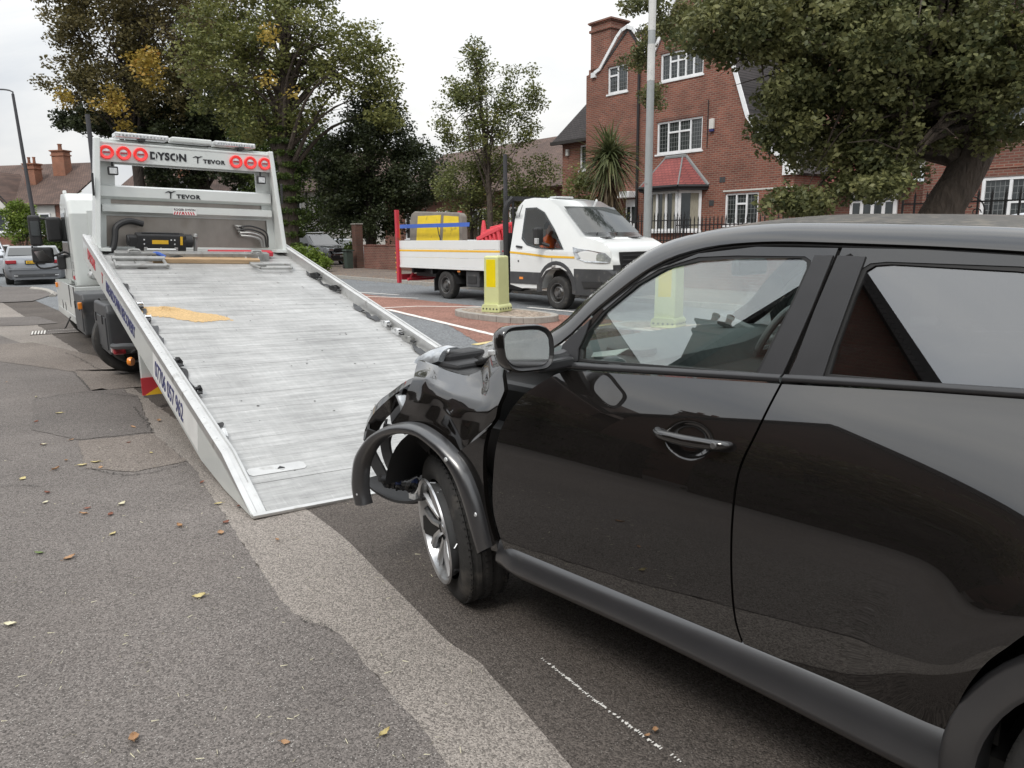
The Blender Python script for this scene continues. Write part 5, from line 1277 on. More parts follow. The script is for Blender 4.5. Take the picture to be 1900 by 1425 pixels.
# windscreen and bonnet vents
P = []
for (x, z, ins) in ((3.93, 2.09, .25), (4.60, 1.55, .17)):
    P.append([(x+.10*(1-(2*t-1)**2)+.02, ins+(2.02-2*ins)*t, z+.035) for t in [i/12 for i in range(13)]])
MB().grid(P).build('windscreen', MT['winglass'], cb, smooth=True)
for y in (.45, 1.3): MB().bb(4.80, 4.95, y, y+.28, 1.475, 1.49).build('bonnet_vent', MT['black'], cb)
for y in (.5, 1.1): MB().tube([(4.66, y, 1.53), (4.35, y+.45, 1.80)], .01).build('wiper', MT['black'], cb)
P = [[(x, y, z) for y in (.25, .6, 1.01, 1.42, 1.77)] for x, z in ((3.0, 2.345), (3.5, 2.30))]
MB().bb(2.98, 3.18, .75, 1.30, 2.33, 2.375).build('roof_beacon', MT['clear'], cb, bev=.015)
for x, y in ((3.45, .3), (3.5, 1.7)): MB().lathe([(0, .03), (.02, .02), (.03, -.02)], 12, Matrix.Translation((x, y, 2.29)), axis='Z').build('roof_marker', MT['white'], cb)
for x_ in (-.06, 3.98): MB().bb(x_-.40, x_+.40, .30, 1.72, .40, .80).build('wheel_well', MT['rubberseal'], tr)
# mirror
MB().bb(3.52, 3.66, -.26, -.04, 1.33, 1.70).build('door_mirror', MT['black'], cb, bev=.05, seg=3)
MB().bb(3.60, 3.68, -.27, -.20, 1.36, 1.48).build('mirror_indicator', MT['clear'], cb, bev=.01)
MB().tube([(3.62, -.1, 1.38), (3.75, .03, 1.32)], .035).build('mirror_arm', MT['black'], cb)
# bulkhead frame behind the cab
b = MB()
for y in (.05, 1.97): b.tube(catmull([(2.34, y, .60), (2.30, y, 1.6), (2.32, y, 2.15), (2.42, y+(.12 if y < 1 else -.12), 2.36)], 12), .065, 8)
b.bb(2.26, 2.36, .05, 1.97, 2.30, 2.40); b.bb(2.24, 2.36, .05, 1.97, .85, 1.6)
for k in range(6): b.bb(2.28, 2.33, .25+k*.3, .28+k*.3, 1.5, 2.35)
b.build('bulkhead_frame', MT['black'], tr, smooth=True, ang=40)
for z in (1.2, 1.5, 1.85): MB().box((2.27, -.02, z), (.02, .02, .03)).build('strap_point', MT['signred'], tr)
# dropside bed
for nm, (x0, x1, y0, y1) in dict(dropside_near=(-2.12, 2.14, 0, .03), dropside_far=(-2.12, 2.14, 2.02, 2.05)).items():
    for k in range(3):
        z0 = .80+k*.215; MB().bb(x0, x1, y0, y1, z0, z0+.211).build('dropside_board', MT['aluw'] if 'aluw' in MT else MT['white'], tr, bev=.006)
MB().bb(-2.12, 2.14, -.004, 0, 1.165, 1.21).build('orange_stripe', MT['plate'], tr)
MB().bb(-2.12, 2.14, -.012, 0, .74, .80).build('bed_edge_rail', MT['white'], tr, bev=.005)
MB().bb(-2.14, -2.11, 0, 2.05, .80, 1.44).build('tail_board', MT['white'], tr, bev=.004)
MB().bb(2.10, 2.13, 0, 2.05, .80, 1.44).build('head_board', MT['white'], tr, bev=.004)
MB().bb(-2.12, 2.14, .02, 2.03, .74, .80).build('bed_floor', MT['blackgrey'], tr)
b = MB(); b.bb(-2.0, 3.4, .45, .57, .50, .72); b.bb(-2.0, 3.4, 1.45, 1.57, .50, .72)
for x in (-1.7, -.8, .4, 1.4): b.bb(x, x+.08, .1, 1.9, .6, .74)
b.tube([(-.05, .2, .36), (-.05, 1.8, .36)], .09, 10); b.bb(1.3, 2.3, .5, 1.5, .30, .60); b.tube([(1.0, .9, .38), (1.9, .9, .38)], .14, 12)
b.build('chassis', MT['black'], tr, bev=.008)
MB().bb(.76, 1.28, .06, .30, .34, .72).build('underbody_box', MT['blackgrey'], tr, bev=.02)
MB().bb(.86, 1.18, .045, .06, .42, .60).build('box_recess', MT['black'], tr, bev=.006)
MB().box((.52, .03, .70), (.10, .02, .04)).build('side_marker', MT['amber'], tr)
P = []
for k in range(11):
    a = PI*(.02+.98*k/10); P.append([(-.06+.46*math.cos(a), y, .36+.42*math.sin(a)) for y in (.02, .34)])
MB().grid(P).build('mudguard', MT['black'], tr, smooth=True)
MB().bb(-.56, -.54, .03, .34, .18, .5).build('mud_flap', MT['black'], tr)
for (x, y, fz) in ((-.06, .14, -1), (3.98, .14, -1), (-.06, 1.9, 1), (3.98, 1.9, 1)):
    wheel(tr, (x, y, .345), .345, .22, .20, fz, 'rimdark', 6, 'steel')
b = MB(); b.tube([(-1.9, .1, .42), (-1.9, 1.9, .42)], .04, 8); b.tube([(-1.85, .3, .70), (-1.95, .2, .42)], .03, 6)
b.build('tail_bar', MT['signred'], tr)
# red loading frame posts at the tail and mid bed
for (x, y, z0, z1) in ((-2.20, -.03, .32, 2.24), (-2.20, 2.05, .32, 2.24)):
    MB().bb(x, x+.10, y-.03, y+.06, z0, z1).build('red_post', MT['signred'], tr, bev=.006)
MB().bb(1.30, 1.38, 1.95, 2.03, .8, 2.10).build('red_post', MT['signred'], tr, bev=.006)
MB().bb(.62, .70, 1.95, 2.03, .8, 2.10).build('red_post', MT['signred'], tr, bev=.006)
MB().bb(-2.22, -2.18, .1, 1.9, .40, .55).build('tail_lift_beam', MT['signred'], tr)
for k in range(2): MB().bb(-2.30, -2.26, .0+k*.09, .05+k*.09, .5, 1.95).build('tail_pole', MT['yellow'], tr, bev=.01)
for k in range(5): MB().box((-2.31, .02, .6+k*.13), (.02, .05, .035)).build('tail_light_segment', MT['plate'], tr)
TRW = Matrix.Translation((-1.62, 18.93, 0)) @ Matrix.Rotation(R(-49.89), 4, 'Z')
def ontr(o, loc, rx=0., ry=0., rz=0.): o.matrix_world = TRW @ TR(loc, rx, ry, rz); return o
# big upright sign case with yellow faces
sg = thing('road_sign_case', 'large grey padded road sign case with yellow panels strapped upright on the pickup bed', 'sign'); ontr(sg, (-1.22, .50, .88), rx=R(-8))
MB().prism([(-1.20, 0), (1.25, 0), (1.0, 1.20), (.9, 1.27), (-1.15, 1.36), (-1.32, 1.28), (-1.36, 1.1)], .22, 'XZ', 0).build('case_body', MT['greyfoam'], sg, bev=.04, seg=3)
for pts in ([(-.90, .04), (.20, .04), (.14, 1.22), (-.94, 1.22)], [(.36, .04), (1.16, .04), (.92, 1.16), (.28, 1.20)]):
    MB().prism(pts, .012, 'XZ', -.012).build('yellow_panel', MT['yellowboard'], sg)
st = MB().bb(-1.95, 1.25, -.035, -.028, .60, .70)
o = st.build('blue_ratchet_strap', MT['blue'], None); props(o, 'blue ratchet strap stretched around the yellow sign case on the pickup', 'strap'); ontr(o, (-.75, .36, 1.17), rx=R(-6))
o = MB().tube(catmull([(0, 0, 0), (.08, -.02, -.2), (.22, -.02, -.42)], 8), .012).build('loose_strap_tail', MT['rubber'], None); props(o, 'black strap tail hanging over the yellow sign panel', 'strap'); ontr(o, (-.75, .32, 1.78))
def cone(loc, label, body, rx=0, ry=0, parent=None):
    t = thing('traffic_cone', label, 'traffic cone'); ontr(t, loc, rx, ry)
    MB().lathe([(.15, 0), (.13, .05), (.035, .70), (0, .70)], 24, axis='Z').build('cone_body', MT[body], t, smooth=True)
    MB().lathe([(.117, .14), (.122, .14), (.092, .31), (.087, .31)], 24, axis='Z').build('reflective_sleeve', MT['whiteprint'], t, smooth=True)
    MB().bb(-.2, .2, -.2, .2, -.03, .01).build('cone_base', MT['black'], t, bev=.02)
cone((.42, .9, 1.22), 'red and white traffic cone standing on the pickup bed beside the red barriers', 'barrier')
o0 = None
for k in range(4):
    t = thing('plastic_barrier', ['red plastic barrier on the pickup bed, nearest of the stack of four', 'red plastic barrier, second from the near side of the stack on the pickup', 'red plastic barrier, third from the near side of the stack on the pickup', 'red plastic barrier at the back of the stack on the pickup'][k], 'barrier', group='red barriers stacked on the pickup')
    ontr(t, (1.38, .45+k*.13, 1.24+.05*k), rx=0, ry=R(-16+3*k))
    b = MB(); b.bb(-.55, .30, -.04, .04, .34, .44); b.bb(-.55, .30, -.04, .04, 0, .08)
    for x in (-.53, -.38, -.23, -.08, .07, .22): b.bb(x, x+.07, -.035, .035, .08, .34)
    b.build('barrier_panel', MT['barrier'], t, bev=.014)
    MB().bb(-.55, .1, -.045, -.04, .2, .24).build('barrier_slot', MT['barrier'], t)
# driver
dv = thing('person', 'driver in an orange high visibility jacket sitting in the cab of the white pickup', 'person'); ontr(dv, (3.10, .62, .95))
def skin_body(name, verts, edges, radii, m, parent, sub=2):
    me = bpy.data.meshes.new(name); me.from_pydata(verts, edges, []); o = mesh_obj(name, me, m, parent)
    sk = o.modifiers.new('skin', 'SKIN'); sk.use_smooth_shade = True
    for i, r_ in enumerate(radii): me.skin_vertices[0].data[i].radius = (r_[0], r_[1]) if hasattr(r_, '__len__') else (r_, r_)
    me.skin_vertices[0].data[0].use_root = True
    s_ = o.modifiers.new('sub', 'SUBSURF'); s_.levels = sub; s_.render_levels = sub
    return o
V = [(0, 0, 0), (-.02, 0, .18), (-.04, 0, .38), (-.03, 0, .50), (-.01, 0, .57), (.01, 0, .66), (.02, 0, .76), (-.03, .19, .46), (.08, .27, .26), (.32, .16, .28), (-.03, -.19, .46), (.08, -.27, .26), (.32, -.16, .28), (.42, .12, -.02), (.42, -.12, -.02)]
E_ = [(0, 1), (1, 2), (2, 3), (3, 4), (4, 5), (5, 6), (3, 7), (7, 8), (8, 9), (3, 10), (10, 11), (11, 12), (0, 13), (0, 14)]
try:
    b = bpy.data.meshes.new('body'); b.from_pydata(V, E_, []); ob = mesh_obj('body', b, MT['orangecloth'], dv)
    bm = bmesh.new(); bm.from_mesh(b); lay = bm.verts.layers.skin.verify()
    rad = [(.16, .13), (.16, .12), (.19, .12), (.10, .08), (.055, .055), (.075, .07), (.05, .05), .065, .05, .04, .065, .05, .04, .08, .08]
    for i, v in enumerate(bm.verts):
        r_ = rad[i]; v[lay].radius = r_ if hasattr(r_, '__len__') else (r_, r_); v[lay].use_root = (i == 0)
    bm.to_mesh(b); bm.free()
    k_ = ob.modifiers.new('skin', 'SKIN'); k_.use_smooth_shade = True; s2 = ob.modifiers.new('sub', 'SUBSURF'); s2.levels = 2; s2.render_levels = 2
except Exception as ex: print('skin', ex)
b = MB(); b.lathe([(0, .145), (.05, .135), (.085, .09), (.098, .02), (.092, -.04), (.07, -.10), (.04, -.135), (0, -.14)], 20, TR((.02, 0, .72)), axis='Z')
hd_ = b.build('head', MT['skin'], dv, smooth=True)
MB().box((.115, 0, .71), (.03, .025, .04)).build('nose', MT['skin'], hd_, bev=.008)
MB().lathe([(0, .155), (.06, .145), (.10, .09), (.108, .02), (.10, -.01)], 20, TR((-.002, 0, .725)), axis='Z').build('hair', MT['rubber'], hd_, smooth=True)

# ================================================================== loft built cars
def loftcar(name, label, loc, rz, paint, L_, Wd, prof_low, roofp, rw, plate=None, kindlights='rear', suv=False):
    """local X forward from the rear bumper; prof_low = [(x, z_top, halfwidth)], roofp = greenhouse side outline (x, z)"""
    t = thing(name, label, 'car', loc, rz)
    P = []
    for (x, zt, hw) in prof_low:
        row = []
        for (fy, fz) in ((0, 0), (.86, 0), (.97, .12), (1.0, .35), (1.0, .62), (.975, .82), (.93, .95), (.80, 1.0), (0, 1.03)):
            row.append((fy*hw, fz))
        zb = .22 if not suv else .32
        full = [(x, y, zb+(zt-zb)*f) for y, f in row]+[(x, -y, zb+(zt-zb)*f) for y, f in row[::-1]]
        P.append(full)
    b = MB(); b.grid(P); n = len(P[0]); b.add(P[0], [tuple(range(n))]); b.add(P[-1], [tuple(range(n))[::-1]])
    body = b.build('body', paint, t, smooth=True, ang=45)
    # greenhouse
    hw = Wd/2
    lower = [p for p in roofp]
    g = MB(); side = []
    zbelt = roofp[0][1]
    def gy(z): return hw*(.93-.30*(z-zbelt)/.9)
    for s_ in (1, -1):
        tri = tessellate_polygon([[Vector((x, z, 0)) for x, z in lower]])
        g.add([(x, s_*gy(z), z) for x, z in lower], [tuple(q) for q in tri])
    k = len(lower)
    for i in range(k):
        a, c = lower[i], lower[(i+1) % k]
        g.add([(a[0], gy(a[1]), a[1]), (c[0], gy(c[1]), c[1]), (c[0], -gy(c[1]), c[1]), (a[0], -gy(a[1]), a[1])], [(0, 1, 2, 3)])
    gh = g.build('greenhouse', paint, t, bev=.04, seg=3)
    return t, body, gh, gy
def carside(t, polys, gy, m='darkglass'):
    for s_ in (1, -1):
        for poly in polys: MB().prism(poly, .003, f=lambda a, c, h, s_=s_: (a, s_*(gy(c)+.004+h), c)).build('side_window', MT[m], t)
def crossglass(t, name, p0, p1, gy, ins=.06, off=.01, m='darkglass'):
    (x0, z0), (x1, z1) = p0, p1; P = []
    nx_, nz_ = -(z1-z0), (x1-x0); l_ = math.hypot(nx_, nz_)
    nx_, nz_ = nx_/l_*off, nz_/l_*off
    if nz_ < 0: nx_, nz_ = -nx_, -nz_
    P = [[(x+nx_, (gy(z)-ins)*(1-2*i/8), z+nz_) for i in range(9)] for x, z in ((x0, z0), (x1, z1))]
    MB().grid(P).build(name, MT[m], t)
# silver saloon seen from behind
aud, body, gh, gy = loftcar('silver_saloon_car', 'silver saloon car with yellow rear number plate, nearer of two at the far left', (-16.85, 27.1, 0), R(33)+PI/2, MT['silver'], 4.9, 1.86,
    [(0, .62, .72), (.03, .80, .84), (.10, .96, .89), (.25, 1.05, .92), (.6, 1.07, .93), (1.4, 1.0, .93), (3.2, .98, .93), (4.2, .88, .90), (4.75, .70, .82), (4.9, .5, .7)],
    [(.55, 1.02), (1.25, 1.38), (1.6, 1.44), (2.4, 1.45), (2.8, 1.41), (3.55, 1.0)], 0)
crossglass(gh, 'rear_window', (.68, 1.09), (1.22, 1.36), gy, .07, .012)
crossglass(gh, 'windscreen', (2.85, 1.37), (3.5, 1.04), gy, .07, .012)
carside(gh, [[(.95, 1.07), (1.35, 1.33), (1.9, 1.37), (1.9, 1.05)], [(1.96, 1.05), (1.96, 1.37), (2.7, 1.35), (3.2, 1.05)]], gy)
for s_ in (1, -1):
    MB().bb(-.02, .14, s_*.92-(.0 if s_ > 0 else -.0)-.22*s_-.16, s_*.92-.22*s_+.16, .80, .93).build('tail_lamp', MT['redlens'], body, bev=.02)
    MB().bb(-.035, .0, s_*.60-.06, s_*.60+.06, .34, .37).build('exhaust_tip', MT['chrome'], body, bev=.008)
    MB().box((3.35, s_*1.0, 1.02), (.12, .18, .12)).build('door_mirror', MT['silver'], body, bev=.03)
MB().bb(-.035, .0, -.30, .30, .78, .92).build('plate_recess', MT['blackgrey'], body, bev=.01)
pl = MB().bb(-.045, -.03, -.26, .26, .80, .905).build('number_plate', MT['plate'], body)
text('plate_lettering', 'BG10 HHF', .105, MT['ink'], body, Matrix.Translation((-.047, .235, .815)) @ Matrix(((0, 0, -1, 0), (-1, 0, 0, 0), (0, 1, 0, 0), (0, 0, 0, 1))), ext=.001, sx=.92)
MB().bb(-.02, .05, -.80, .80, .56, .60).build('bumper_crease', MT['silver'], body, bev=.01)
MB().bb(-.03, .03, -.62, .62, .30, .42).build('rear_diffuser', MT['blackgrey'], body, bev=.02)
for (x, s_) in ((1.05, 1), (1.05, -1), (3.9, 1), (3.9, -1)): wheel(aud, (x, s_*.80, .33), .33, .24, .23, s_, 'rim', 5, 'alloy')
aud.scale = (1, 1.03, .95)
# second pale car ahead of it
a2, body, gh, gy = loftcar('pale_silver_car', 'pale silver car parked beyond the silver saloon at the far left edge', (-22.9, 33.2, .12), R(33)+PI/2, MT['silver2'], 4.3, 1.8,
    [(0, .62, .72), (.05, .85, .84), (.2, 1.0, .88), (.6, 1.04, .90), (1.4, 1.0, .90), (3.2, .98, .90), (4.0, .82, .86), (4.3, .5, .7)],
    [(.25, 1.0), (.75, 1.42), (1.2, 1.50), (2.2, 1.50), (2.6, 1.44), (3.3, 1.0)], 0)
crossglass(gh, 'rear_window', (.36, 1.08), (.72, 1.38), gy, .07, .012)
carside(gh, [[(.7, 1.06), (1.0, 1.38), (1.7, 1.42), (1.7, 1.04)], [(1.76, 1.04), (1.76, 1.42), (2.4, 1.38), (3.0, 1.04)]], gy)
for (x, s_) in ((.8, 1), (.8, -1), (3.5, 1), (3.5, -1)): wheel(a2, (x, s_*.78, .32), .32, .22, .21, s_, 'rim', 5, 'alloy')
# black luxury off-roader in the driveway, facing the road
def suv(name, label, loc, rz, paint, z0=0):
    t, body, gh, gy = loftcar(name, label, loc, rz, paint, 4.9, 1.98,
        [(0, .7, .85), (.05, 1.0, .93), (.2, 1.15, .97), (1.5, 1.13, .99), (3.2, 1.13, .99), (3.5, 1.12, .98), (4.5, 1.05, .95), (4.72, .95, .90), (4.85, .70, .84)],
        [(.15, 1.12), (.4, 1.72), (.7, 1.78), (2.4, 1.80), (2.75, 1.75), (3.55, 1.12)], 0, suv=True)
    crossglass(gh, 'windscreen', (2.85, 1.70), (3.47, 1.17), gy, .08, .014, 'winglass2')
    carside(gh, [[(.5, 1.18), (.6, 1.66), (1.4, 1.70), (1.4, 1.17)], [(1.46, 1.17), (1.46, 1.70), (2.3, 1.70), (2.3, 1.16)], [(2.36, 1.16), (2.36, 1.70), (2.6, 1.69), (3.25, 1.16)]], gy)
    for s_ in (1, -1):
        MB().bb(4.55, 4.78, s_*.72-.16, s_*.72+.16, .84, 1.0).build('headlamp', MT['headlamp'], body, bev=.03)
        MB().tube([(.6, s_*.75, 1.84), (2.4, s_*.75, 1.85)], .03).build('roof_rail', MT['chrome'], gh)
        MB().box((3.1, s_*1.08, 1.18), (.12, .2, .18)).build('door_mirror', MT['black'], body, bev=.03)
        MB().lathe([(0, 0), (.05, 0)], 12, TR((4.86, s_*.6, .62), rz=-PI/2)).build('fog_lamp', MT['clear'], body)
    MB().bb(4.72, 4.84, -.5, .5, .80, 1.0).build('grille', MT['black'], body, bev=.02)
    MB().bb(4.80, 4.90, -.75, .75, .40, .62).build('lower_grille', MT['black'], body, bev=.03)
    MB().bb(4.88, 4.90, -.26, .26, .52, .62).build('number_plate', MT['whiteprint'], body)
    for (x, s_) in ((1.0, 1), (1.0, -1), (3.85, 1), (3.85, -1)): wheel(t, (x, s_*.85, .38), .38, .27, .26, s_, 'rim', 8, 'alloy')
    return t
MT['winglass2'] = mat('windscreen_reflective', (.05, .055, .06), .12, spec=.6, coat=1., coat_ior=1.5)
hx = R(-38)
suv('black_offroader', 'shiny black four wheel drive parked in the driveway beside the brick pillar', (-10.35-4.3*math.cos(hx)+.9, 44.2-4.3*math.sin(hx)-2.6, 0), hx, MT['suvblack'])
t, body, gh, gy = loftcar('dark_car_in_driveway', 'dark car partly hidden behind the black four wheel drive in the driveway', (-13.2, 52.5, 0), R(-38), MT['silver2'], 4.3, 1.8,
    [(0, .62, .72), (.05, .85, .84), (.2, 1.0, .88), (1.4, 1.0, .90), (3.2, .98, .90), (4.0, .82, .86), (4.3, .5, .7)],
    [(.25, 1.0), (.75, 1.42), (1.2, 1.50), (2.2, 1.50), (2.6, 1.44), (3.3, 1.0)], 0)
crossglass(gh, 'windscreen', (2.66, 1.40), (3.24, 1.04), gy, .07, .012)
# ================================================================== TRAFFIC ISLANDS AND BOLLARDS
def island(name, label, c, ln, w, rz):
    t = thing(name, label, 'traffic island', c, rz)
    pts = [(ln/2*abs(math.cos(a))**.75*(1 if math.cos(a) > 0 else -1), w/2*abs(math.sin(a))**.75*(1 if math.sin(a) > 0 else -1)) for a in [2*PI*k/40 for k in range(40)]]
    inn = [(p[0]*(1-.16/ln*1.6), p[1]*(1-.26/w)) for p in pts]
    MB().prism(inn, .10, 'XY', .01).build('island_top', MT['islandtop'], t)
    for k in range(20):
        seg = [pts[(2*k+j) % 40] for j in (0, 1, 2)]; si = [inn[(2*k+j) % 40] for j in (2, 1, 0)]
        poly = seg+si; cx = sum(p[0] for p in poly)/6; cy = sum(p[1] for p in poly)/6
        MB().prism([(cx+(p[0]-cx)*.975, cy+(p[1]-cy)*.985) for p in poly], .118, 'XY', .0).build('kerb_stone', MT['conc'], t, bev=.012)
    return t
MT['islandtop'] = asphalt('island_stone', (.30, .24, .19), (.5, .45, .4), 22, .2, .2, .8)
def bollard(label, loc, rz):
    t = thing('keep_left_bollard', label, 'bollard', loc, rz)
    MB().prism([(-.20, .0), (.20, .0), (.20, .10), (.165, .14), (-.165, .14), (-.20, .10)], .44, 'XZ', -.22).build('base', MT['cream'], t, bev=.02)
    def sh(x, y, z): return (x*(1-.05*z), y*(1-.05*z), z)
    b = MB(); z0, z1 = .12, .96; w, d = .165, .185
    vs = [sh(a*w, e*d, z) for z in (z0, z1-.03) for a, e in ((-1, -1), (1, -1), (1, 1), (-1, 1))]+[sh(a*w*.93, e*d*.93, z1) for a, e in ((-1, -1), (1, -1), (1, 1), (-1, 1))]
    b.add(vs, [(0, 1, 5, 4), (1, 2, 6, 5), (2, 3, 7, 6), (3, 0, 4, 7), (4, 5, 9, 8), (5, 6, 10, 9), (6, 7, 11, 10), (7, 4, 8, 11), (8, 9, 10, 11)])
    bd = b.build('body', MT['cream'], t, bev=.022, seg=3)
    for e in (-1, 1):
        MB().prism([(-.105, .20), (.105, .20), (.10, .90), (-.10, .90)], .006, 'XZ', e*.178-(.003 if e < 0 else .003)).build('yellow_panel', MT['bollyellow'], bd, bev=.003)
    b = MB()
    for k in range(5):
        for e in (-1, 1):
            b.lathe([(0, .004), (.014, .003), (.016, -.004)], 8, Matrix.Translation((-.15+.075*k, e*.223, .06)) @ Matrix.Rotation(0 if e > 0 else PI, 4, 'Z'))
            b.lathe([(0, .004), (.014, .003), (.016, -.004)], 8, Matrix.Translation((e*.203, -.17+.085*k, .06)) @ Matrix.Rotation(-PI/2*e, 4, 'Z'))
    b.build('base_bolt', MT['ink'], t); t.scale = (1.04, 1.04, 1.1)
    return t
bp_ = at(922, 577, .12)
isl = island('traffic_island', 'raised stone topped traffic island holding the nearer yellow and cream bollard', (bp_.x+.15, bp_.y-.15, 0), 2.5, 1.25, ROADA+PI/2)
bollard('cream and yellow bollard on the nearer traffic island in front of the pickup', (bp_.x, bp_.y, .112), ROADA+R(18)-PI/2)
b2 = at(1240, 605, .12)
island('traffic_island', 'traffic island seen through the windows of the black car', (b2.x+.1, b2.y-.2, 0), 2.4, 1.2, ROADA+PI/2)
bollard('cream bollard seen through the windscreen of the black car', (b2.x, b2.y, .112), ROADA+R(18)-PI/2)

# ================================================================== LAMP POSTS
def lamppost(name, label, loc, h, r0, r1, m, bands=(), arm=None, lean=0.):
    t = thing(name, label, 'lamp post', loc); t.rotation_euler = (0, lean, 0)
    MB().tube([(0, 0, 0), (0, 0, 1.2), (0, 0, 1.21), (0, 0, h)], [r0*1.25, r0*1.25, r0, r1], 20).build('post', MT[m], t, smooth=True)
    for z0, z1 in bands:
        ra = r0+(r1-r0)*(z0-1.2)/(h-1.2)+.004; MB().tube([(0, 0, z0), (0, 0, z1)], [ra, ra-.001], 20).build('worn_band', MT['polewhite'], t, smooth=True)
    if arm:
        MB().tube(catmull([(0, 0, h-.05), (0, 0, h+.1), (arm[0]*.3, arm[1]*.3, h+.2), (arm[0], arm[1], h+.22)], 10), .035, 8).build('arm', MT[m], t, smooth=True)
        MB().box((arm[0]*1.3, arm[1]*1.3, h+.2), (.55, .25, .09)).build('lantern', MT[m], t, bev=.03)
    return t
lamppost('lamp_post', 'tall grey lamp post with worn white bands in front of the large brick house', (3.32, 18.66, .1), 9.0, .098, .075, 'pole', ((4.95, 5.75), (6.05, 6.9)), (-.9, -.7))
def at_off(px, py, off):
    d = _f + _r*((px-950)/F_PX) + _u*((712.5-py)/F_PX); t = off/(RN.dot(d)); return Vector((0, 0, CAM_H))+d*t
p = at(66, 470); 
lp0 = Vector((-22.8, 37.2, .1))
lamppost('lamp_post', 'thin dark leaning lamp post beside the houses at the far left', (lp0.x, lp0.y, .1), 8.2, .10, .06, 'poledark', (), (-1.2, -.2), lean=R(-2.4))
lamppost('lamp_post', 'dark lamp post rising behind the cab of the recovery truck', (-10.95, 20.6, 0), 4.75, .06, .055, 'poledark', (), None)
lamppost('lamp_post', 'slim dark post standing just behind the cab of the white pickup', (-.12, 21.2, .1), 3.6, .06, .055, 'poledark', (), None)

# ================================================================== HOUSES
HX = -(PI/2-ROADA) # local X runs along the road to the right, Y away from the road
def hframe(name, label, loc, cat='house'): return thing(name, label, cat, loc, ROADA-PI/2)
def window(parent, x0, x1, z0, z1, y, cols, rows_=None, transom=None, lead=True, frame=.07, curtains=False, name='window', nx=1, sill=True):
    """white framed window: frame > panes. cols = relative widths; transom = (set of column indices, height fraction)"""
    b = MB(); d0, d1 = y-.055, y+.05
    b.bb(x0, x1, d0, d1, z1-frame, z1); b.bb(x0, x1, d0, d1, z0, z0+frame); b.bb(x0, x0+frame, d0, d1, z0+frame, z1-frame); b.bb(x1-frame, x1, d0, d1, z0+frame, z1-frame)
    tot = sum(cols); xs_ = [x0+frame]; 
    for c in cols: xs_.append(xs_[-1]+(x1-x0-2*frame)*c/tot)
    for x in xs_[1:-1]: b.bb(x-frame*.45, x+frame*.45, d0+.004, d1, z0+frame, z1-frame)
    if transom:
        for i in transom[0]:
            z = z0+(z1-z0)*transom[1]; b.bb(xs_[i], xs_[i+1], d0+.008, d1, z-frame*.5, z+frame*.5)
    w = b.build(name, MT['upvc'], parent, bev=.008)
    if sill: MB().bb(x0-.06, x1+.06, y-.14, y, z0-.07, z0-.002).build('sill', MT['upvc'], w, bev=.008)
    for i in range(len(cols)):
        segs = [(z0+frame, z1-frame)]
        if transom and i in transom[0]:
            z = z0+(z1-z0)*transom[1]; segs = [(z0+frame, z-frame*.5), (z+frame*.5, z1-frame)]
        for za, zb in segs:
            xa, xb = xs_[i]+frame*.4*(i > 0), xs_[i+1]-frame*.4*(i < len(cols)-1)
            MB().bb(xa, xb, y+.0, y+.012, za, zb).build('pane', MT['winglass'], w)
            if curtains: MB().bb(xa+(xb-xa)*.55, xb, y-.002, y, za, zb).build('curtain', MT['frosty'], w)
            if lead:
                b = MB(); n_ = max(2, round((xb-xa)/.13)); m_ = max(2, round((zb-za)/.16))
                for k in range(1, n_): b.bb(xa+(xb-xa)*k/n_-.006, xa+(xb-xa)*k/n_+.006, y-.008, y-.003, za, zb)
                for k in range(1, m_): b.bb(xa, xb, y-.008, y-.003, za+(zb-za)*k/m_-.006, za+(zb-za)*k/m_+.006)
                b.build('leading', MT['leadm'], w)
    return w
MT['leadm'] = mat('window_leading', (.22, .23, .23), .6)
def board(parent, pts, w, y, name='bargeboard', m='upvc', d=.06):
    b = MB()
    for a, c in zip(pts[:-1], pts[1:]):
        a = Vector((a[0], 0, a[1])); c = Vector((c[0], 0, c[1])); t = (c-a).normalized(); n_ = Vector((-t.z, 0, t.x))*w/2
        vs = [a-n_, c-n_+t*w*.2, c+n_+t*w*.2, a+n_]; b.add([(v.x, y-d, v.z) for v in vs]+[(v.x, y, v.z) for v in vs], [(0, 1, 2, 3), (4, 7, 6, 5), (0, 4, 5, 1), (1, 5, 6, 2), (2, 6, 7, 3), (3, 7, 4, 0)])
    return b.build(name, MT[m], parent)
def chimney(parent, x, y, z0, z1, w, d, m='brick', pots=2, corb=True, pr=.11):
    b = MB(); b.bb(x-w/2, x+w/2, y-d/2, y+d/2, z0, z1)
    if corb:
        b.bb(x-w/2-.06, x+w/2+.06, y-d/2-.06, y+d/2+.06, z1-.42, z1-.32); b.bb(x-w/2-.06, x+w/2+.06, y-d/2-.06, y+d/2+.06, z1-.12, z1); b.bb(x-w/2-.1, x+w/2+.1, y-d/2-.1, y+d/2+.1, z1-.08, z1-.02)
    c = b.build('chimney', MT[m], parent)
    for k in range(pots): 
        xx = x-w/2+w*(k+.5)/pots
        MB().lathe([(pr, z1), (pr*.85, z1+.2), (pr*.85, z1+.38), (pr*1.05, z1+.40), (pr*1.05, z1+.46), (pr*.7, z1+.46), (pr*.7, z1+.3)], 14, Matrix.Translation((xx, y, 0)), axis='Z').build('chimney_pot', MT['brickorange'], c, smooth=True)
    return c
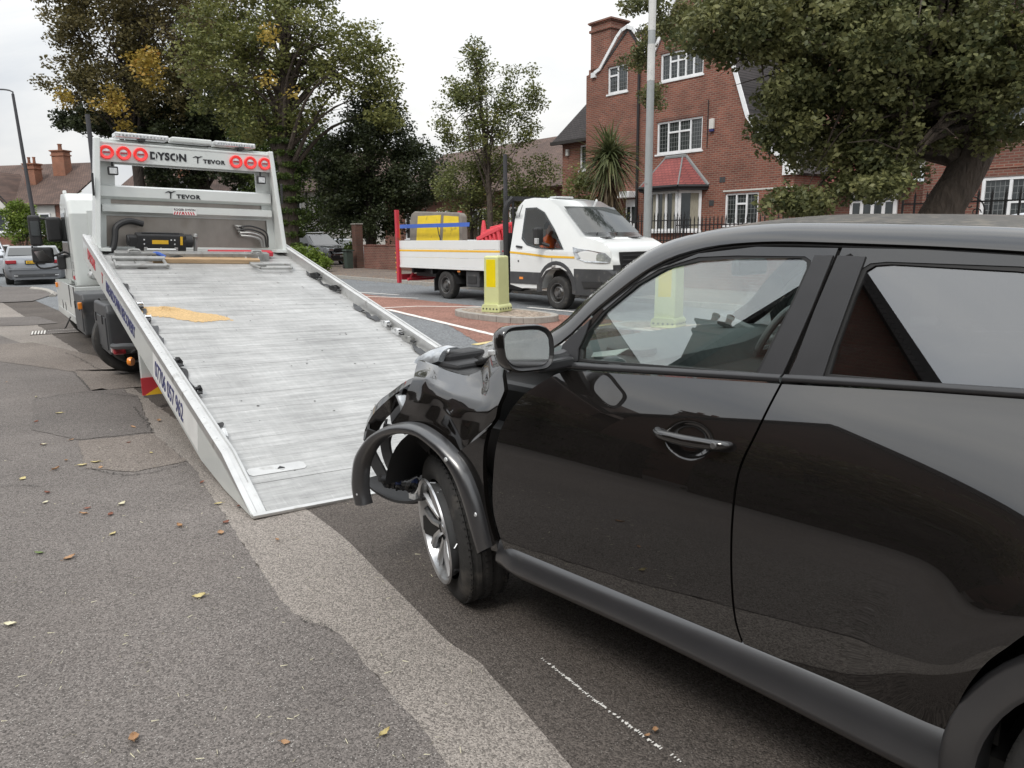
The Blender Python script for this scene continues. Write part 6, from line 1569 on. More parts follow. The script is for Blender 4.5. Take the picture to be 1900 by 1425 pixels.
def roofplane(parent, pts, m, name='roof', th=.10):
    n_ = (Vector(pts[1])-Vector(pts[0])).cross(Vector(pts[2])-Vector(pts[0])).normalized()
    if n_.z < 0: n_ = -n_
    k = len(pts); b = MB(); vs = [Vector(p) for p in pts]+[Vector(p)-n_*th for p in pts]
    b.add(vs, [tuple(range(k)), tuple(range(k, 2*k))[::-1]]+[(i, (i+1) % k, (i+1) % k+k, i+k) for i in range(k)])
    return b.build(name, MT[m], parent)

# --- large brick house, centre right
hs = hframe('brick_house', 'large red brick house with white gable boards and a red tiled bay window, centre right', (6.4, 30, 0))
fac = [(-4.98, -.3), (-4.98, 8.15), (-4.0, 8.35), (-2.95, 9.42), (-2.62, 9.5), (-2.25, 9.3), (-1.6, 8.35), (-1.15, 8.5), (.15, 10.75), (.62, 11.1), (1.1, 10.75), (2.35, 7.4), (3.05, 5.55), (3.8, 4.62), (4.55, 3.95), (5.0, 3.55), (5.0, -.3)]
holes = [[(-3.72, 7.22), (-2.62, 7.22), (-2.62, 8.28), (-3.72, 8.28)], [(-.92, 7.27), (1.10, 7.27), (1.10, 8.28), (-.92, 8.28)], [(-1.02, 4.60), (1.16, 4.60), (1.16, 5.80), (-1.02, 5.80)], [(2.28, 1.83), (3.68, 1.83), (3.68, 2.96), (2.28, 2.96)]]
wall = MB().prism(fac, .3, 'XZ', 0, holes=holes).build('front_wall', MT['brick'], hs)
MB().bb(4.7, 5.0, .3, 8, -.3, 3.5).bb(-4.98, -4.68, .3, 8, -.3, 8.1).build('side_wall', MT['brick'], hs)
window(hs, -3.72, -2.62, 7.22, 8.28, .10, [1, 1.1], transom=((0,), .66))
window(hs, -.92, 1.10, 7.27, 8.28, .10, [1, 1, 1, 1, 1.1], transom=((1, 2), .66))
window(hs, -1.02, 1.16, 4.60, 5.80, .10, [1, 1.15, 1.15, 1.1], transom=((1, 2), .64))
window(hs, 2.28, 3.68, 1.83, 2.96, .10, [1, 1.1, 1.15], transom=((1,), .66))
for (x0, x1, z) in ((-1.06, 1.20, 5.82), (-.96, 1.14, 8.3), (-3.76, -2.58, 8.3)): MB().bb(x0, x1, -.006, .02, z, z+.09).build('lintel', MT['brick2'], hs)
board(hs, [(-4.45, 8.18), (-4.15, 8.28), (-3.2, 9.34), (-2.95, 9.54), (-2.65, 9.62), (-2.35, 9.5), (-2.1, 9.2), (-1.6, 8.45)], .13, -.02)
board(hs, [(-1.2, 8.45), (-.2, 10.2), (.1, 10.8), (.62, 11.15)], .13, -.02)
board(hs, [(.62, 11.15), (1.15, 10.7), (2.40, 7.4), (3.1, 5.55), (3.85, 4.62), (4.6, 3.92), (4.85, 3.70)], .14, -.02)
MB().bb(4.62, 5.12, -.12, .1, 3.45, 3.92).build('gable_foot', MT['upvc'], hs)
MB().bb(-4.62, -4.38, -.10, .05, 8.0, 8.2).build('gable_foot', MT['upvc'], hs)
chimney(hs, -4.30, .62, 6.0, 10.25, 1.15, .95, 'brick', 0)
MB().prism([(-4.98, 5.6), (-3.6, 5.6), (-3.72, 7.4), (-3.72, 8.4), (-4.98, 8.4)], .02, 'XZ', .145).build('chimney_breast', MT['brick'], hs)
for (a, c) in (((-1.6, 8.38), (-2.62, 9.62)), ((-4.1, 8.35), (-2.62, 9.62)), ((-1.3, 8.4), (.62, 11.2)), ((2.4, 7.45), (.62, 11.2)), ((5.15, 3.5), (3.05, 5.62)), ((3.05, 5.62), (2.4, 7.45))):
    roofplane(hs, [(a[0], -.02, a[1]), (c[0], -.02, c[1]), (c[0], 7.5, c[1]), (a[0], 7.5, a[1])], 'tiledark')
# left wing with a hipped roof
wg = MB().prism([(-7.35, -.3), (-4.95, -.3), (-4.95, 5.75), (-7.35, 5.75)], .3, 'XZ', .8, holes=[[(-6.2, 4.40), (-5.1, 4.40), (-5.1, 5.5), (-6.2, 5.5)]]).build('wing_wall', MT['brick'], hs)
window(hs, -6.2, -5.1, 4.40, 5.5, .9, [1, 1], transom=None)
roofplane(hs, [(-7.75, .45, 5.72), (-4.9, .45, 5.72), (-4.9, 2.6, 9.0), (-5.4, 2.6, 9.0)], 'tiledark')
roofplane(hs, [(-7.75, .45, 5.72), (-5.4, 2.6, 9.0), (-5.4, 7, 9.0), (-7.75, 8, 5.72)], 'tiledark')
MB().bb(-7.75, -4.95, .38, .50, 5.60, 5.74).build('gutter', MT['timberblack'], hs)
MB().box((-6.95, .74, 5.25), (.16, .12, .3)).build('alarm_box', MT['render'], hs, bev=.02)
MB().box((1.62, -.06, 5.45), (.20, .1, .36)).build('alarm_box', MT['render'], hs, bev=.02)
MB().box((1.62, -.06, 5.23), (.18, .08, .08)).build('alarm_base', MT['navy'], hs)
for x, z1 in ((-1.93, 8.4),): MB().tube([(x, -.09, -.2), (x, -.09, z1)], .055, 10).build('downpipe', MT['ink'], hs)
MB().bb(-2.12, -1.74, -.16, -.02, 8.1, 8.4).build('rain_hopper', MT['ink'], hs)
MB().tube([(1.42, -.04, 4.65), (1.42, -.04, 6.3)], .018, 6).build('cable', MT['ink'], hs)
for x, z in ((2.02, 3.36), (2.15, 3.36)): MB().bb(x, x+.11, -.015, 0, z, z+.2).build('vent_grille', MT['blackgrey'], hs)
MB().bb(1.60, 1.80, -.015, 0, 2.55, 2.75).build('vent_grille', MT['blackgrey'], hs)
MB().bb(2.2, 5.0, -.02, .0, 3.02, 3.07).build('brick_band', MT['render'], hs)
# bay window
bay = [(-1.34, 0), (-.82, -.72), (.72, -.72), (1.22, 0)]
b = MB()
for a, c in zip(bay[:-1], bay[1:]): b.grid([[(a[0], a[1], -.3), (c[0], c[1], -.3)], [(a[0], a[1], 1.66), (c[0], c[1], 1.66)]])
b.build('bay_wall', MT['brick'], hs)
for (a, c), cols in zip(zip(bay[:-1], bay[1:]), ([1, 1], [1, 1, 1], [1])):
    d = Vector((c[0]-a[0], c[1]-a[1], 0)); L_ = d.length; wn = window(hs, 0, L_, 1.64, 3.14, .0, cols, lead=False, frame=.10, curtains=True, sill=False)
    wn.matrix_local = TR((a[0], a[1], 0), rz=math.atan2(d.y, d.x))
    MB().bb(-.03, L_+.03, -.10, .05, 1.58, 1.66).build('sill', MT['upvc'], wn)
rt = [(-1.60, -.0, 3.30), (-1.0, -.98, 3.30), (.90, -.98, 3.30), (1.52, -.0, 3.30)]; tp = [(-.50, -.0, 4.42), (-.42, -.14, 4.42), (.40, -.14, 4.42), (.46, -.0, 4.42)]
for i in range(3): roofplane(hs, [rt[i], rt[i+1], tp[i+1], tp[i]], 'tilered', 'bay_roof', .05)
b = MB(); b.tube([rt[1], tp[1]], .03, 6); b.tube([rt[2], tp[2]], .03, 6); b.tube([rt[3], tp[3]], .07, 6); b.tube([rt[0], tp[0]], .06, 6); b.tube([tp[0], tp[1], tp[2], tp[3]], .07, 6)
b.build('roof_leading', MT['leadm'], hs)
b = MB()
for i in range(3):
    a, c = rt[i], rt[i+1]; b.tube([(a[0], a[1], a[2]-.03), (c[0], c[1], c[2]-.03)], .07, 8)
b.build('gutter', MT['ink'], hs)
MB().prism([(p[0], p[1]) for p in rt], .10, 'XY', 3.14).build('soffit', MT['ink'], hs)
# porch and white door left of the bay
MB().bb(-3.35, -1.95, -.55, .05, 3.0, 3.25).build('porch_canopy', MT['upvc'], hs, bev=.02)
dr = MB().bb(-2.55, -1.98, -.05, .02, .8, 2.95).build('front_door', MT['upvc'], hs, bev=.01)
for x in (-2.45, -2.2): MB().bb(x, x+.16, -.07, -.05, 2.0, 2.65).build('door_pane', MT['winglass'], dr)
MB().bb(-3.3, -2.6, -.3, .0, .2, 2.2).build('porch_wall', MT['brick2'], hs)
# --- low link and right hand house
h2 = hframe('brick_house', 'red brick house at the right edge with white leaded windows behind the leaning tree', (6.4, 30, 0))
MB().prism([(9.2, -.3), (17.5, -.3), (17.5, 7.6), (9.2, 7.6)], .3, 'XZ', 0, holes=[[(10.75, 1.2), (13.0, 1.2), (13.0, 2.98), (10.75, 2.98)], [(11.15, 4.3), (13.2, 4.3), (13.2, 5.6), (11.15, 5.6)]]).build('front_wall', MT['brick2'], h2)
MB().bb(9.2, 9.5, .3, 8, -.3, 7.6).build('side_wall', MT['brick2'], h2)
window(h2, 10.75, 13.0, 1.2, 2.98, .08, [1, 1.3, 1], transom=((1,), .62), frame=.09)
window(h2, 11.15, 13.2, 4.3, 5.6, .08, [1, 1, 1], transom=((1,), .62), frame=.08)
roofplane(h2, [(9.0, -.4, 7.5), (17.8, -.4, 7.5), (17.8, 4, 10.8), (9.0, 4, 10.8)], 'tile')
MB().bb(10.5, 17.4, -.02, 0, 3.2, 3.3).build('brick_band', MT['brick'], h2)
MB().prism([(5.1, -.3), (9.1, -.3), (9.1, 3.1), (5.1, 3.1)], .3, 'XZ', 2.0).build('link_wall', MT['brick2'], h2)
gd = MB().bb(6.0, 7.6, 1.90, 1.99, .0, 3.0).build('white_door', MT['upvc'], h2, bev=.02)
for k in range(4): MB().bb(6.12+k*.37, 6.36+k*.37, 1.88, 1.90, 1.9, 2.5).build('door_pane', MT['winglass'], gd)
for k in range(4): MB().bb(6.12+k*.37, 6.36+k*.37, 1.885, 1.90, 2.56, 2.64).build('door_pane', MT['winglass'], gd)
roofplane(h2, [(5.1, 1.4, 3.15), (8.2, 1.4, 3.15), (7.7, 2.6, 3.9), (5.4, 2.6, 3.9)], 'tilered', 'link_roof')
MB().bb(5.8, 8.4, 2.4, 2.6, 3.6, 4.6).build('white_panel', MT['render'], h2)
MB().bb(4.0, 5.2, 3.0, 4.6, 3.5, 10.5).build('side_stack', MT['brick2'], h2)

# --- long tiled bungalow behind the trees
h3 = hframe('tiled_bungalow', 'low house with a long dark tiled roof behind the slender tree', (-3.2, 47, 0))
MB().bb(-9, 11, 0, .3, -.3, 4.2).build('front_wall', MT['brick'], h3)
roofplane(h3, [(-9.5, -.6, 4.0), (11.5, -.6, 4.0), (10.0, 4.5, 7.3), (-8, 4.5, 7.3)], 'tile')
roofplane(h3, [(11.5, -.6, 4.0), (11.5, 9, 4.0), (10.0, 4.5, 7.3)], 'tile')
for x in (-6, -2.2, 1.6, 5.2): window(h3, x, x+1.7, 1.4, 3.1, -.04, [1, 1, 1], lead=False)
# --- terrace at the far left, with orange brick stacks
def leftrow():
    yaw = ROADA-PI/2
    t = thing('tiled_house', 'house with brown tiled roof, orange brick chimneys and mock timber gable at the far left', 'house', (-35.6, 56.0, -.8), R(-12))
    MB().prism([(-9, -.3), (4.1, -.3), (4.1, 5.0), (-9, 5.0)], .3, 'XZ', 0).build('front_wall', MT['brick'], t)
    MB().bb(-9, 3.2, -.05, 0, 2.7, 5.0).build('rendered_upper_wall', MT['render'], t)
    roofplane(t, [(-9.5, -.5, 4.9), (4.5, -.5, 4.9), (4.5, 4.6, 8.2), (-9.5, 4.6, 8.2)], 'tile')
    # mock timber gable
    MB().prism([(-4.9, 4.6), (.2, 4.6), (-2.3, 7.1)], .15, 'XZ', -.9).build('gable', MT['render'], t)
    for pts in ([(-5.2, 4.5), (-2.3, 7.3)], [(-2.3, 7.3), (.5, 4.5)]): board(t, pts, .28, -.92, 'gable_board', 'timberblack')
    for x in (-3.8, -3.0, -2.3, -1.6, -.8): board(t, [(x, 4.6), (x, 7.1-abs(x+2.3)*1.0-.1)], .11, -.9, 'gable_timber', 'timberblack', .03)
    for s_ in (1, -1): roofplane(t, [(-2.3, -1.0, 7.35), (-2.3+s_*2.9, -1.0, 4.5), (-2.3+s_*2.9, 3, 4.5), (-2.3, 3, 7.35)], 'tile', 'gable_roof')
    window(t, -3.6, -1.0, 3.0, 4.3, -.08, [1, 1, 1], lead=False, frame=.1)
    window(t, -3.6, -1.0, .6, 2.1, -.08, [1, 1, 1], lead=False, frame=.1)
    window(t, 1.0, 2.8, 3.0, 4.3, -.08, [1, 1], lead=False, frame=.1)
    chimney(t, 1.25, 3.3, 5.0, 9.0, 1.05, .7, 'brickorange', 1, pr=.16)
    chimney(t, -.35, 2.2, 5.0, 8.0, .9, .7, 'brickorange', 2)
    return t
leftrow()
t = thing('tiled_house', 'hipped brown tiled house with a stack of three chimney pots behind the truck cab', 'house', (-27.2, 58.5, -.6), R(-16))
MB().bb(-4, 7, 0, .3, -.3, 4.9).build('front_wall', MT['brick'], t)
roofplane(t, [(-4.3, -.5, 4.8), (7.3, -.5, 4.8), (6.0, 4.6, 8.0), (-4.3, 4.6, 8.0)], 'tile')
roofplane(t, [(-1.2, -2.6, 4.5), (4.2, -2.6, 4.5), (3.2, 2.2, 6.9), (1.5, 2.2, 6.9)], 'tiledark', 'porch_roof')
MB().bb(-.9, 3.9, -2.2, 0, -.3, 4.4).build('projecting_wall', MT['render'], t)
window(t, .2, 2.6, 2.6, 3.9, -2.26, [1, 1, 1], lead=False)
chimney(t, 1.2, 3.0, 6.0, 9.1, 1.15, .7, 'brickorange', 3, pr=.10)
t = thing('timbered_house', 'black and white timbered house glimpsed through the headboard window of the truck', 'house', (-14.5, 60, 0), R(-25))
MB().bb(-6, 6, 0, .3, -.3, 5.2).build('front_wall', MT['render'], t)
roofplane(t, [(-6.5, -.5, 5.1), (6.5, -.5, 5.1), (5.5, 4.6, 8.4), (-5.5, 4.6, 8.4)], 'tile')
for x in (-5.5, -4.2, -2.9, -1.6, -.3, 1.0, 2.3, 3.6, 4.9): MB().bb(x, x+.18, -.04, 0, 2.7, 5.1).build('wall_timber', MT['timberblack'], t)
for x in (-3.9, .9): window(t, x, x+1.8, 3.1, 4.4, -.06, [1, 1, 1], lead=False)

# --- houses on the near side of the road, behind the photographer (seen reflected in the black car)
MT['brickshade'] = brick_mat('brown_brick', (.12, .05, .035), (.09, .04, .03), (.10, .07, .05))
def nearhouse(label, s, o_, w, gz, brick, roof, plain=False):
    c = rd(s, o_); t = thing('street_house', label, 'house', c, ROADA+PI/2)
    # local X runs away from view along the street, Y away from the road
    MB().prism([(-w/2, -.1), (w/2, -.1), (w/2, gz*.62), (0, gz), (-w/2, gz*.62)], .3, 'XZ', 0).build('gable_wall', MT[brick], t)
    board(t, [(-w/2-.3, gz*.60), (0, gz+.1)], .22, -.02, m='timberblack'); board(t, [(0, gz+.1), (w/2+.3, gz*.60)], .22, -.02, m='timberblack')
    for s_ in (1, -1): roofplane(t, [(0, -.3, gz+.12), (s_*(w/2+.3), -.3, gz*.58), (s_*(w/2+.3), 8, gz*.58), (0, 8, gz+.12)], roof)
    MB().bb(-w/2, w/2, .3, 8, -.1, gz*.6).build('house_block', MT[brick], t)
    if plain: return
    window(t, -w*.3, w*.3, 1.0, 2.5, -.06, [1, 1, 1], lead=False); window(t, -w*.27, w*.27, 3.9, 5.1, -.06, [1, 1, 1], lead=False)
    chimney(t, -w/2+.6, 4, 5, gz+1.0, .9, .7, brick, 2)
nearhouse('brick gabled house on the near side of the street reflected in the black door', 5.6, -9.0, 6.4, 9.8, 'brickshade', 'tiledark', True)
nearhouse('second brick gabled house on the near side of the street reflected in the black car', -2.2, -9.0, 6.8, 10, 'brickshade', 'tile', True)
nearhouse('third brick gabled house on the near side of the street, beyond the truck side', 13.0, -9.3, 6.6, 9.6, 'brickshade', 'tile')
nearhouse('fourth brick gabled house on the near side of the street behind the camera', -10.4, -9.2, 6.6, 9.2, 'brickshade', 'tiledark')
for s_, lab in ((12, 'brick house across the road to the right of the picture, reflected in the door mirror'), (21, 'second brick house across the road further right, reflected in the door mirror'), (30, 'third brick house across the road far to the right, reflected in the door mirror')):
    t = thing('street_house', lab, 'house', rd(-s_, 23), ROADA-PI/2)
    MB().prism([(-4, -.1), (4, -.1), (4, 5.6), (0, 9.4), (-4, 5.6)], .3, 'XZ', 0).build('gable_wall', MT['brickshade'], t)
    for k in (1, -1): roofplane(t, [(0, -.3, 9.5), (k*4.4, -.3, 5.3), (k*4.4, 8, 5.3), (0, 8, 9.5)], 'tiledark')
    window(t, -1.6, 1.6, 1.2, 2.7, -.06, [1, 1, 1], lead=False); window(t, -1.4, 1.4, 4.0, 5.2, -.06, [1, 1, 1], lead=False)
# ================================================================== WALLS, FENCES, BIN
def gwall(name, label, a, c, z0, h, m='brick2', th=.22, cope=True):
    a = Vector((a[0], a[1], 0)); c = Vector((c[0], c[1], 0)); d = c-a; t = thing(name, label, 'wall', (a.x, a.y, z0), math.atan2(d.y, d.x)); L_ = d.length
    MB().bb(0, L_, -th/2, th/2, 0, h).build('wall_body', MT[m], t)
    if cope:
        n_ = int(L_/.45)
        for k in range(n_): MB().bb(L_*k/n_+.004, L_*(k+1)/n_-.004, -th/2-.03, th/2+.03, h+.002, h+.06).build('coping_stone', MT['conc'] if m != 'brick2' else MT['brick2'], t, bev=.008)
    return t
wl = rd(32.8, 17.3); wr = rd(28.3, 17.3)
gwall('garden_wall', 'low dark red brick wall between the brick pillar and the pickup tail', wl, wr, .1, 1.05)
gwall('garden_wall', 'brick wall below the trees behind the white pickup', rd(28.2, 17.4), rd(21.5, 17.4), .1, .7)
t = thing('brick_pillar', 'tall narrow brick gate pillar beside the wheelie bin', 'pillar', rd(33.4, 17.2, .1), ROADA)
MB().bb(-.19, .19, -.19, .19, 0, 2.05).build('pillar_body', MT['brickshade'], t); MB().bb(-.22, .22, -.22, .22, 2.052, 2.10).build('pillar_cap', MT['conc'], t, bev=.01)
t = thing('wheelie_bin', 'dark wheelie bin standing beside the brick pillar', 'bin', at_off(647, 492, 16.6)*1.0, ROADA)
t.location.z = .1; t.scale = (.72, .72, .85)
MB().prism([(-.20, 0), (.20, 0), (.24, .92), (-.24, .92)], .50, 'XZ', -.25).build('bin_body', MT['bin'], t, bev=.03)
MB().prism([(-.31, .952), (.31, .952), (.28, 1.03), (-.28, 1.05)], .62, 'XZ', -.31).build('lid', MT['bin'], t, bev=.02)
for x in (-.22, .22): MB().lathe([(0, -.03), (.1, -.03), (.1, .03), (0, .03)], 16, Matrix.Translation((x, .28, .1)) @ Matrix.Rotation(PI/2, 4, 'Z')).build('bin_wheel', MT['rubber'], t)
# timber palisade behind the pickup
t = thing('picket_fence', 'pale vertical board fence below the slender tree behind the pickup', 'fence', rd(27.2, 19.0, .1), ROADA+PI/2)
for k in range(34): MB().prism([(k*.13-4.4, 0), (k*.13-4.31, 0), (k*.13-4.31, 1.72), (k*.13-4.355, 1.80), (k*.13-4.4, 1.72)], .02, 'XZ', random.uniform(0, .01)).build('board', MT['fencewood'], t)
for z in (.4, 1.4): MB().bb(-4.45, .1, .03, .07, z, z+.09).build('rail', MT['fencewood'], t)
def railings(label, s0, s1, off, z0, h, base=None, spear=True, sp=.13, th=.012):
    n_ = int(abs(s1-s0)/sp); t = thing('iron_railings', label, 'railings', rd(s0, off, z0), ROADA-PI/2)
    L_ = abs(s1-s0)
    me = None
    for k in range(n_):
        if me is None:
            b = MB(); b.bb(-th, th, -th, th, 0, h)
            if spear: b.add([(-.03, 0, h), (0, -.012, h), (.03, 0, h), (0, .012, h), (0, 0, h+.14)], [(0, 1, 4), (1, 2, 4), (2, 3, 4), (3, 0, 4), (0, 3, 2, 1)])
            o = b.build('railing_bar', MT['iron'], t); me = o.data
        else: o = bpy.data.objects.new('railing_bar', me); COL.objects.link(o); o.parent = t
        o.location = (k*sp, 0, 0)
    for z in (.12, h-.14): MB().bb(0, L_, -.02, .02, z, z+.03).build('rail', MT['iron'], t)
    return t
gwall('garden_wall', 'brick wall under the black railings in front of the large house', rd(23.5, 18.4), rd(15.0, 18.4), .1, 1.05)
railings('black iron railings on the wall in front of the bay windowed house', 21.8, 18.2, 18.4, 1.22, .80)
railings('black iron railings right of the leaded ground floor window', 17.9, 14.6, 18.4, 1.22, .85)
MB_ = None
t = thing('timber_gate', 'dark vertical board gate seen beside the leaded window', 'gate', rd(20.3, 19.2, .1), ROADA-PI/2)
for k in range(9): MB().bb(k*.14, k*.14+.13, 0, .03, 0, 2.05).build('board', MT['fencewood'], t)
gwall('garden_wall', 'brick wall below the spearhead railings at the right', rd(13.2, 16.6), rd(0.0, 16.6), .1, .95)
rl = railings('tall black spearhead railings with a scroll, right of the leaning tree', 7.6, .6, 16.6, 1.1, 1.12, sp=.24, th=.016)
b = MB()
for a0 in (0, 1.2, 2.4, 3.7, 5.0):
    b.tube([(1.25+.17*math.cos(a0)+.10*math.cos(k/9*4.5+a0)*(1-k/14), 0, .78+.17*math.sin(a0)+.10*math.sin(k/9*4.5+a0)*(1-k/14)) for k in range(10)], .011, 5)
b.tube([(1.25+.33*math.cos(2*PI*k/24), 0, .78+.33*math.sin(2*PI*k/24)) for k in range(25)], .014, 5, cap=False)
b.build('scroll', MT['iron'], rl)
railings('black iron railings in front of the white doors behind the tree', 14.2, 10.5, 17.3, .9, 1.0)
t, body, gh, gy = loftcar('silver_hatchback', 'silver car behind the spearhead railings at the right, beside the leaded window', tuple(rd(4.1, 19.5, .4)), ROADA+PI/2, MT['silver2'], 4.0, 1.75,
    [(0, .62, .72), (.05, .85, .84), (.2, 1.0, .86), (1.4, 1.0, .87), (3.0, .98, .87), (3.8, .8, .84), (4.0, .5, .7)], [(.15, 1.0), (.6, 1.42), (1.0, 1.50), (2.0, 1.50), (2.4, 1.44), (3.1, 1.0)], 0)
carside(gh, [[(.5, 1.06), (.8, 1.38), (1.5, 1.42), (1.5, 1.04)], [(1.56, 1.04), (1.56, 1.42), (2.2, 1.38), (2.8, 1.04)]], gy)
crossglass(gh, 'windscreen', (2.46, 1.40), (3.04, 1.04), gy, .07, .012)

# ================================================================== TREES
LM = {
 'green': leafmat('lime_leaves', (0.059, 0.081, 0.024), (0.264, 0.263, 0.083), (0.396, 0.250, 0.055), .04),
 'olive': leafmat('dark_olive_leaves', (0.048, 0.048, 0.020), (0.198, 0.163, 0.064), (0.185, 0.112, 0.039), .12),
 'maroon': leafmat('brownish_leaves', (0.046, 0.033, 0.022), (0.158, 0.106, 0.061), (0.132, 0.062, 0.033), .1),
 'yellow': leafmat('yellowing_leaves', (.22, .16, .03), (.42, .30, .06), (.45, .22, .05), .2),
 'dark': leafmat('evergreen_leaves', (0.016, 0.025, 0.011), (0.066, 0.081, 0.033), (0.079, 0.094, 0.033), .08),
 'plane': leafmat('street_tree_leaves', (0.045, 0.062, 0.026), (0.238, 0.237, 0.094), (0.343, 0.300, 0.099), .07),
 'ivy': leafmat('ivy_leaves', (.02, .04, .012), (.10, .14, .03), (.2, .24, .06), .1),
 'bright': leafmat('shrub_leaves', (.06, .10, .015), (.22, .30, .05), (.35, .40, .10), .15),
 'birch': leafmat('slender_tree_leaves', (0.046, 0.068, 0.024), (0.224, 0.237, 0.077), (0.330, 0.250, 0.066), .06)}
def leaves_mesh(centers, n_per, rad, size, flat=.5, asp=.62, droop=0.):
    C = np.repeat(np.asarray(centers, float), n_per, axis=0); n = len(C)
    tint = np.clip(np.repeat(RNG.random(len(centers)), n_per)*.45+RNG.random(n)*.55, 0, 1)
    rr = np.asarray(rad, float)
    if rr.ndim: rr = np.repeat(rr, n_per)[:, None]
    d = RNG.normal(size=(n, 3)); d /= np.linalg.norm(d, axis=1)[:, None]; C = C+d*(RNG.random((n, 1))**.45)*rr*np.array([1, 1, .75])
    a = RNG.normal(size=(n, 3))*np.array([1, 1, flat]); a[:, 2] -= droop; a /= np.linalg.norm(a, axis=1)[:, None]
    b = RNG.normal(size=(n, 3)); b -= a*np.sum(a*b, axis=1)[:, None]; b /= np.linalg.norm(b, axis=1)[:, None]
    s = size*(.6+.8*RNG.random((n, 1)))
    nrm = np.cross(a, b)
    v = np.empty((n, 4, 3)); v[:, 0] = C-a*s*.5; v[:, 1] = C+b*s*asp*.5+nrm*s*.08; v[:, 2] = C+a*s*.5; v[:, 3] = C-b*s*asp*.5+nrm*s*.08
    me = bpy.data.meshes.new('leaves'); me.vertices.add(n*4); me.vertices.foreach_set('co', v.reshape(-1)); me.loops.add(n*4); me.loops.foreach_set('vertex_index', np.arange(n*4, dtype=np.int32))
    me.polygons.add(n); me.polygons.foreach_set('loop_start', np.arange(0, n*4, 4, dtype=np.int32)); 
    at_ = me.attributes.new('tint', 'FLOAT', 'FACE'); at_.data.foreach_set('value', tint.astype(np.float32)); me.update(); me.validate()
    return me
def cluster_points(blobs, surf=.55):
    pts = []
    for (c, r_, n) in blobs:
        d = RNG.normal(size=(n, 3)); d /= np.linalg.norm(d, axis=1)[:, None]
        k = (surf+(1-surf)*RNG.random((n, 1)))*(.86+.28*RNG.random((n, 1)))
        pts.append(np.array(c)+d*k*np.array(r_))
    return np.concatenate(pts)
def tree(name, label, loc, trunk, blobs, leaf='green', size=.10, n_per=60, rad=.5, bark='bark', limbs=26, patches=(), group=None, cat='tree', surf=.5, droop=0., ivy=None):
    t = thing(name, label, cat, loc, 0, group)
    tp_ = [Vector(p[:3]) for p in trunk]; tr_ = [p[3] for p in trunk]
    c = catmull([p[:3] for p in trunk], 24); rs = [np.interp(i/24*(len(tr_)-1), range(len(tr_)), tr_) for i in range(25)]
    MB().tube(c, rs, 14).build('trunk', MT[bark], t, smooth=True)
    pts = cluster_points(blobs, surf)
    b = MB()
    for i in RNG.choice(len(pts), min(limbs, len(pts)), replace=False):
        e = Vector(pts[i]); k = random.randint(8, 22); s_ = c[k]
        if (e-s_).length < .4 or e.y > 5 and name == 'street_tree' or (Vector(pts[i])-c[12]).length > 6 and name == 'street_tree': continue
        mid = s_.lerp(e, .5)+Vector((random.gauss(0, .3), random.gauss(0, .3), .10*(e-s_).length))
        q = catmull([s_, mid, e], 8); r0 = rs[k]*.42
        b.tube(q, [max(.006, r0*(1-j/8)**1.2) for j in range(9)], 6)
        for _ in range(3):
            j = random.randint(3, 7); e2 = q[j]+Vector((random.gauss(0, 1), random.gauss(0, 1), random.gauss(.2, .6)))*(.14*(e-s_).length)
            b.tube([q[j], q[j].lerp(e2, .5)+Vector((0, 0, .1)), e2], [r0*(1-.88*j/8)*.5, r0*.12, .004], 5)
    if b.v: b.build('limbs', MT[bark], t, smooth=True)
    mesh_obj('crown', leaves_mesh(pts, n_per, rad, size, droop=droop), LM[leaf], t)
    for (pb, lf) in patches:
        pp = cluster_points(pb, .2); mesh_obj('yellow_foliage' if lf == 'yellow' else 'foliage', leaves_mesh(pp, n_per//2, rad*.8, size, droop=droop), LM[lf], t)
    if ivy:
        pp = np.array([[*(c[min(24, int(24*q))]+Vector((random.gauss(0, 1), random.gauss(0, 1), 0)).normalized()*(ivy[1]*random.uniform(.7, 1.2)))] for q in [random.uniform(0, ivy[0]) for _ in range(ivy[2])]])
        mesh_obj('ivy', leaves_mesh(pp, 60, .22, .11), LM['ivy'], t)
    return t
def wp(px, py, Y):
    d = _f + _r*((px-950)/F_PX) + _u*((712.5-py)/F_PX); return Vector((0, 0, CAM_H))+d*(Y/d.y)
def blob(px, py, Y, rpx, rpy, n, base, ry=None):
    p = wp(px, py, Y)-Vector(base); s = Y/F_PX; return ((p.x, p.y, p.z), (rpx*s, ry if ry else rpx*s*.9, rpy*s), n)
# 1: big tree at the left, brownish with yellow patches
B = Vector((-22.6, 47.5, .1)); Y = 47.5
tree('broadleaf_tree', 'tall brown green tree with bright yellow patches, behind the truck headboard on the left', B,
     [(0, 0, 0, .38), (.05, 0, 4, .32), (-.1, .2, 8, .26), (.1, 0, 13, .14), (0, 0, 17, .05)],
     [blob(200, 60, Y, 95, 95, 80, B), blob(250, -40, Y, 140, 95, 100, B), blob(130, 150, Y, 45, 50, 24, B), blob(210, 170, Y, 80, 60, 50, B), blob(330, 40, Y, 90, 120, 70, B), blob(120, 20, Y, 38, 70, 30, B), blob(300, 180, Y, 80, 45, 40, B)],
     'olive', .20, 85, .75, 'barkdark', 60, patches=[([blob(272, 130, Y-3.5, 34, 42, 13, B), blob(262, 105, Y-3.5, 22, 16, 4, B), blob(205, 195, Y-3.5, 34, 30, 12, B), blob(125, 183, Y-3, 18, 12, 4, B), blob(232, 232, Y-3, 9, 14, 3, B)], 'yellow')])
B2 = Vector((-20.5, 52, .1))
tree('copper_tree', 'dark reddish tree standing behind the big left hand tree', B2, [(0, 0, 0, .4), (0, 0, 6, .3), (0, 0, 14, .1)],
     [blob(330, -10, 54, 110, 90, 90, B2), blob(290, 110, 54, 90, 70, 50, B2), blob(400, 120, 54, 80, 80, 60, B2)], 'maroon', .22, 80, .8, 'barkdark', 30)
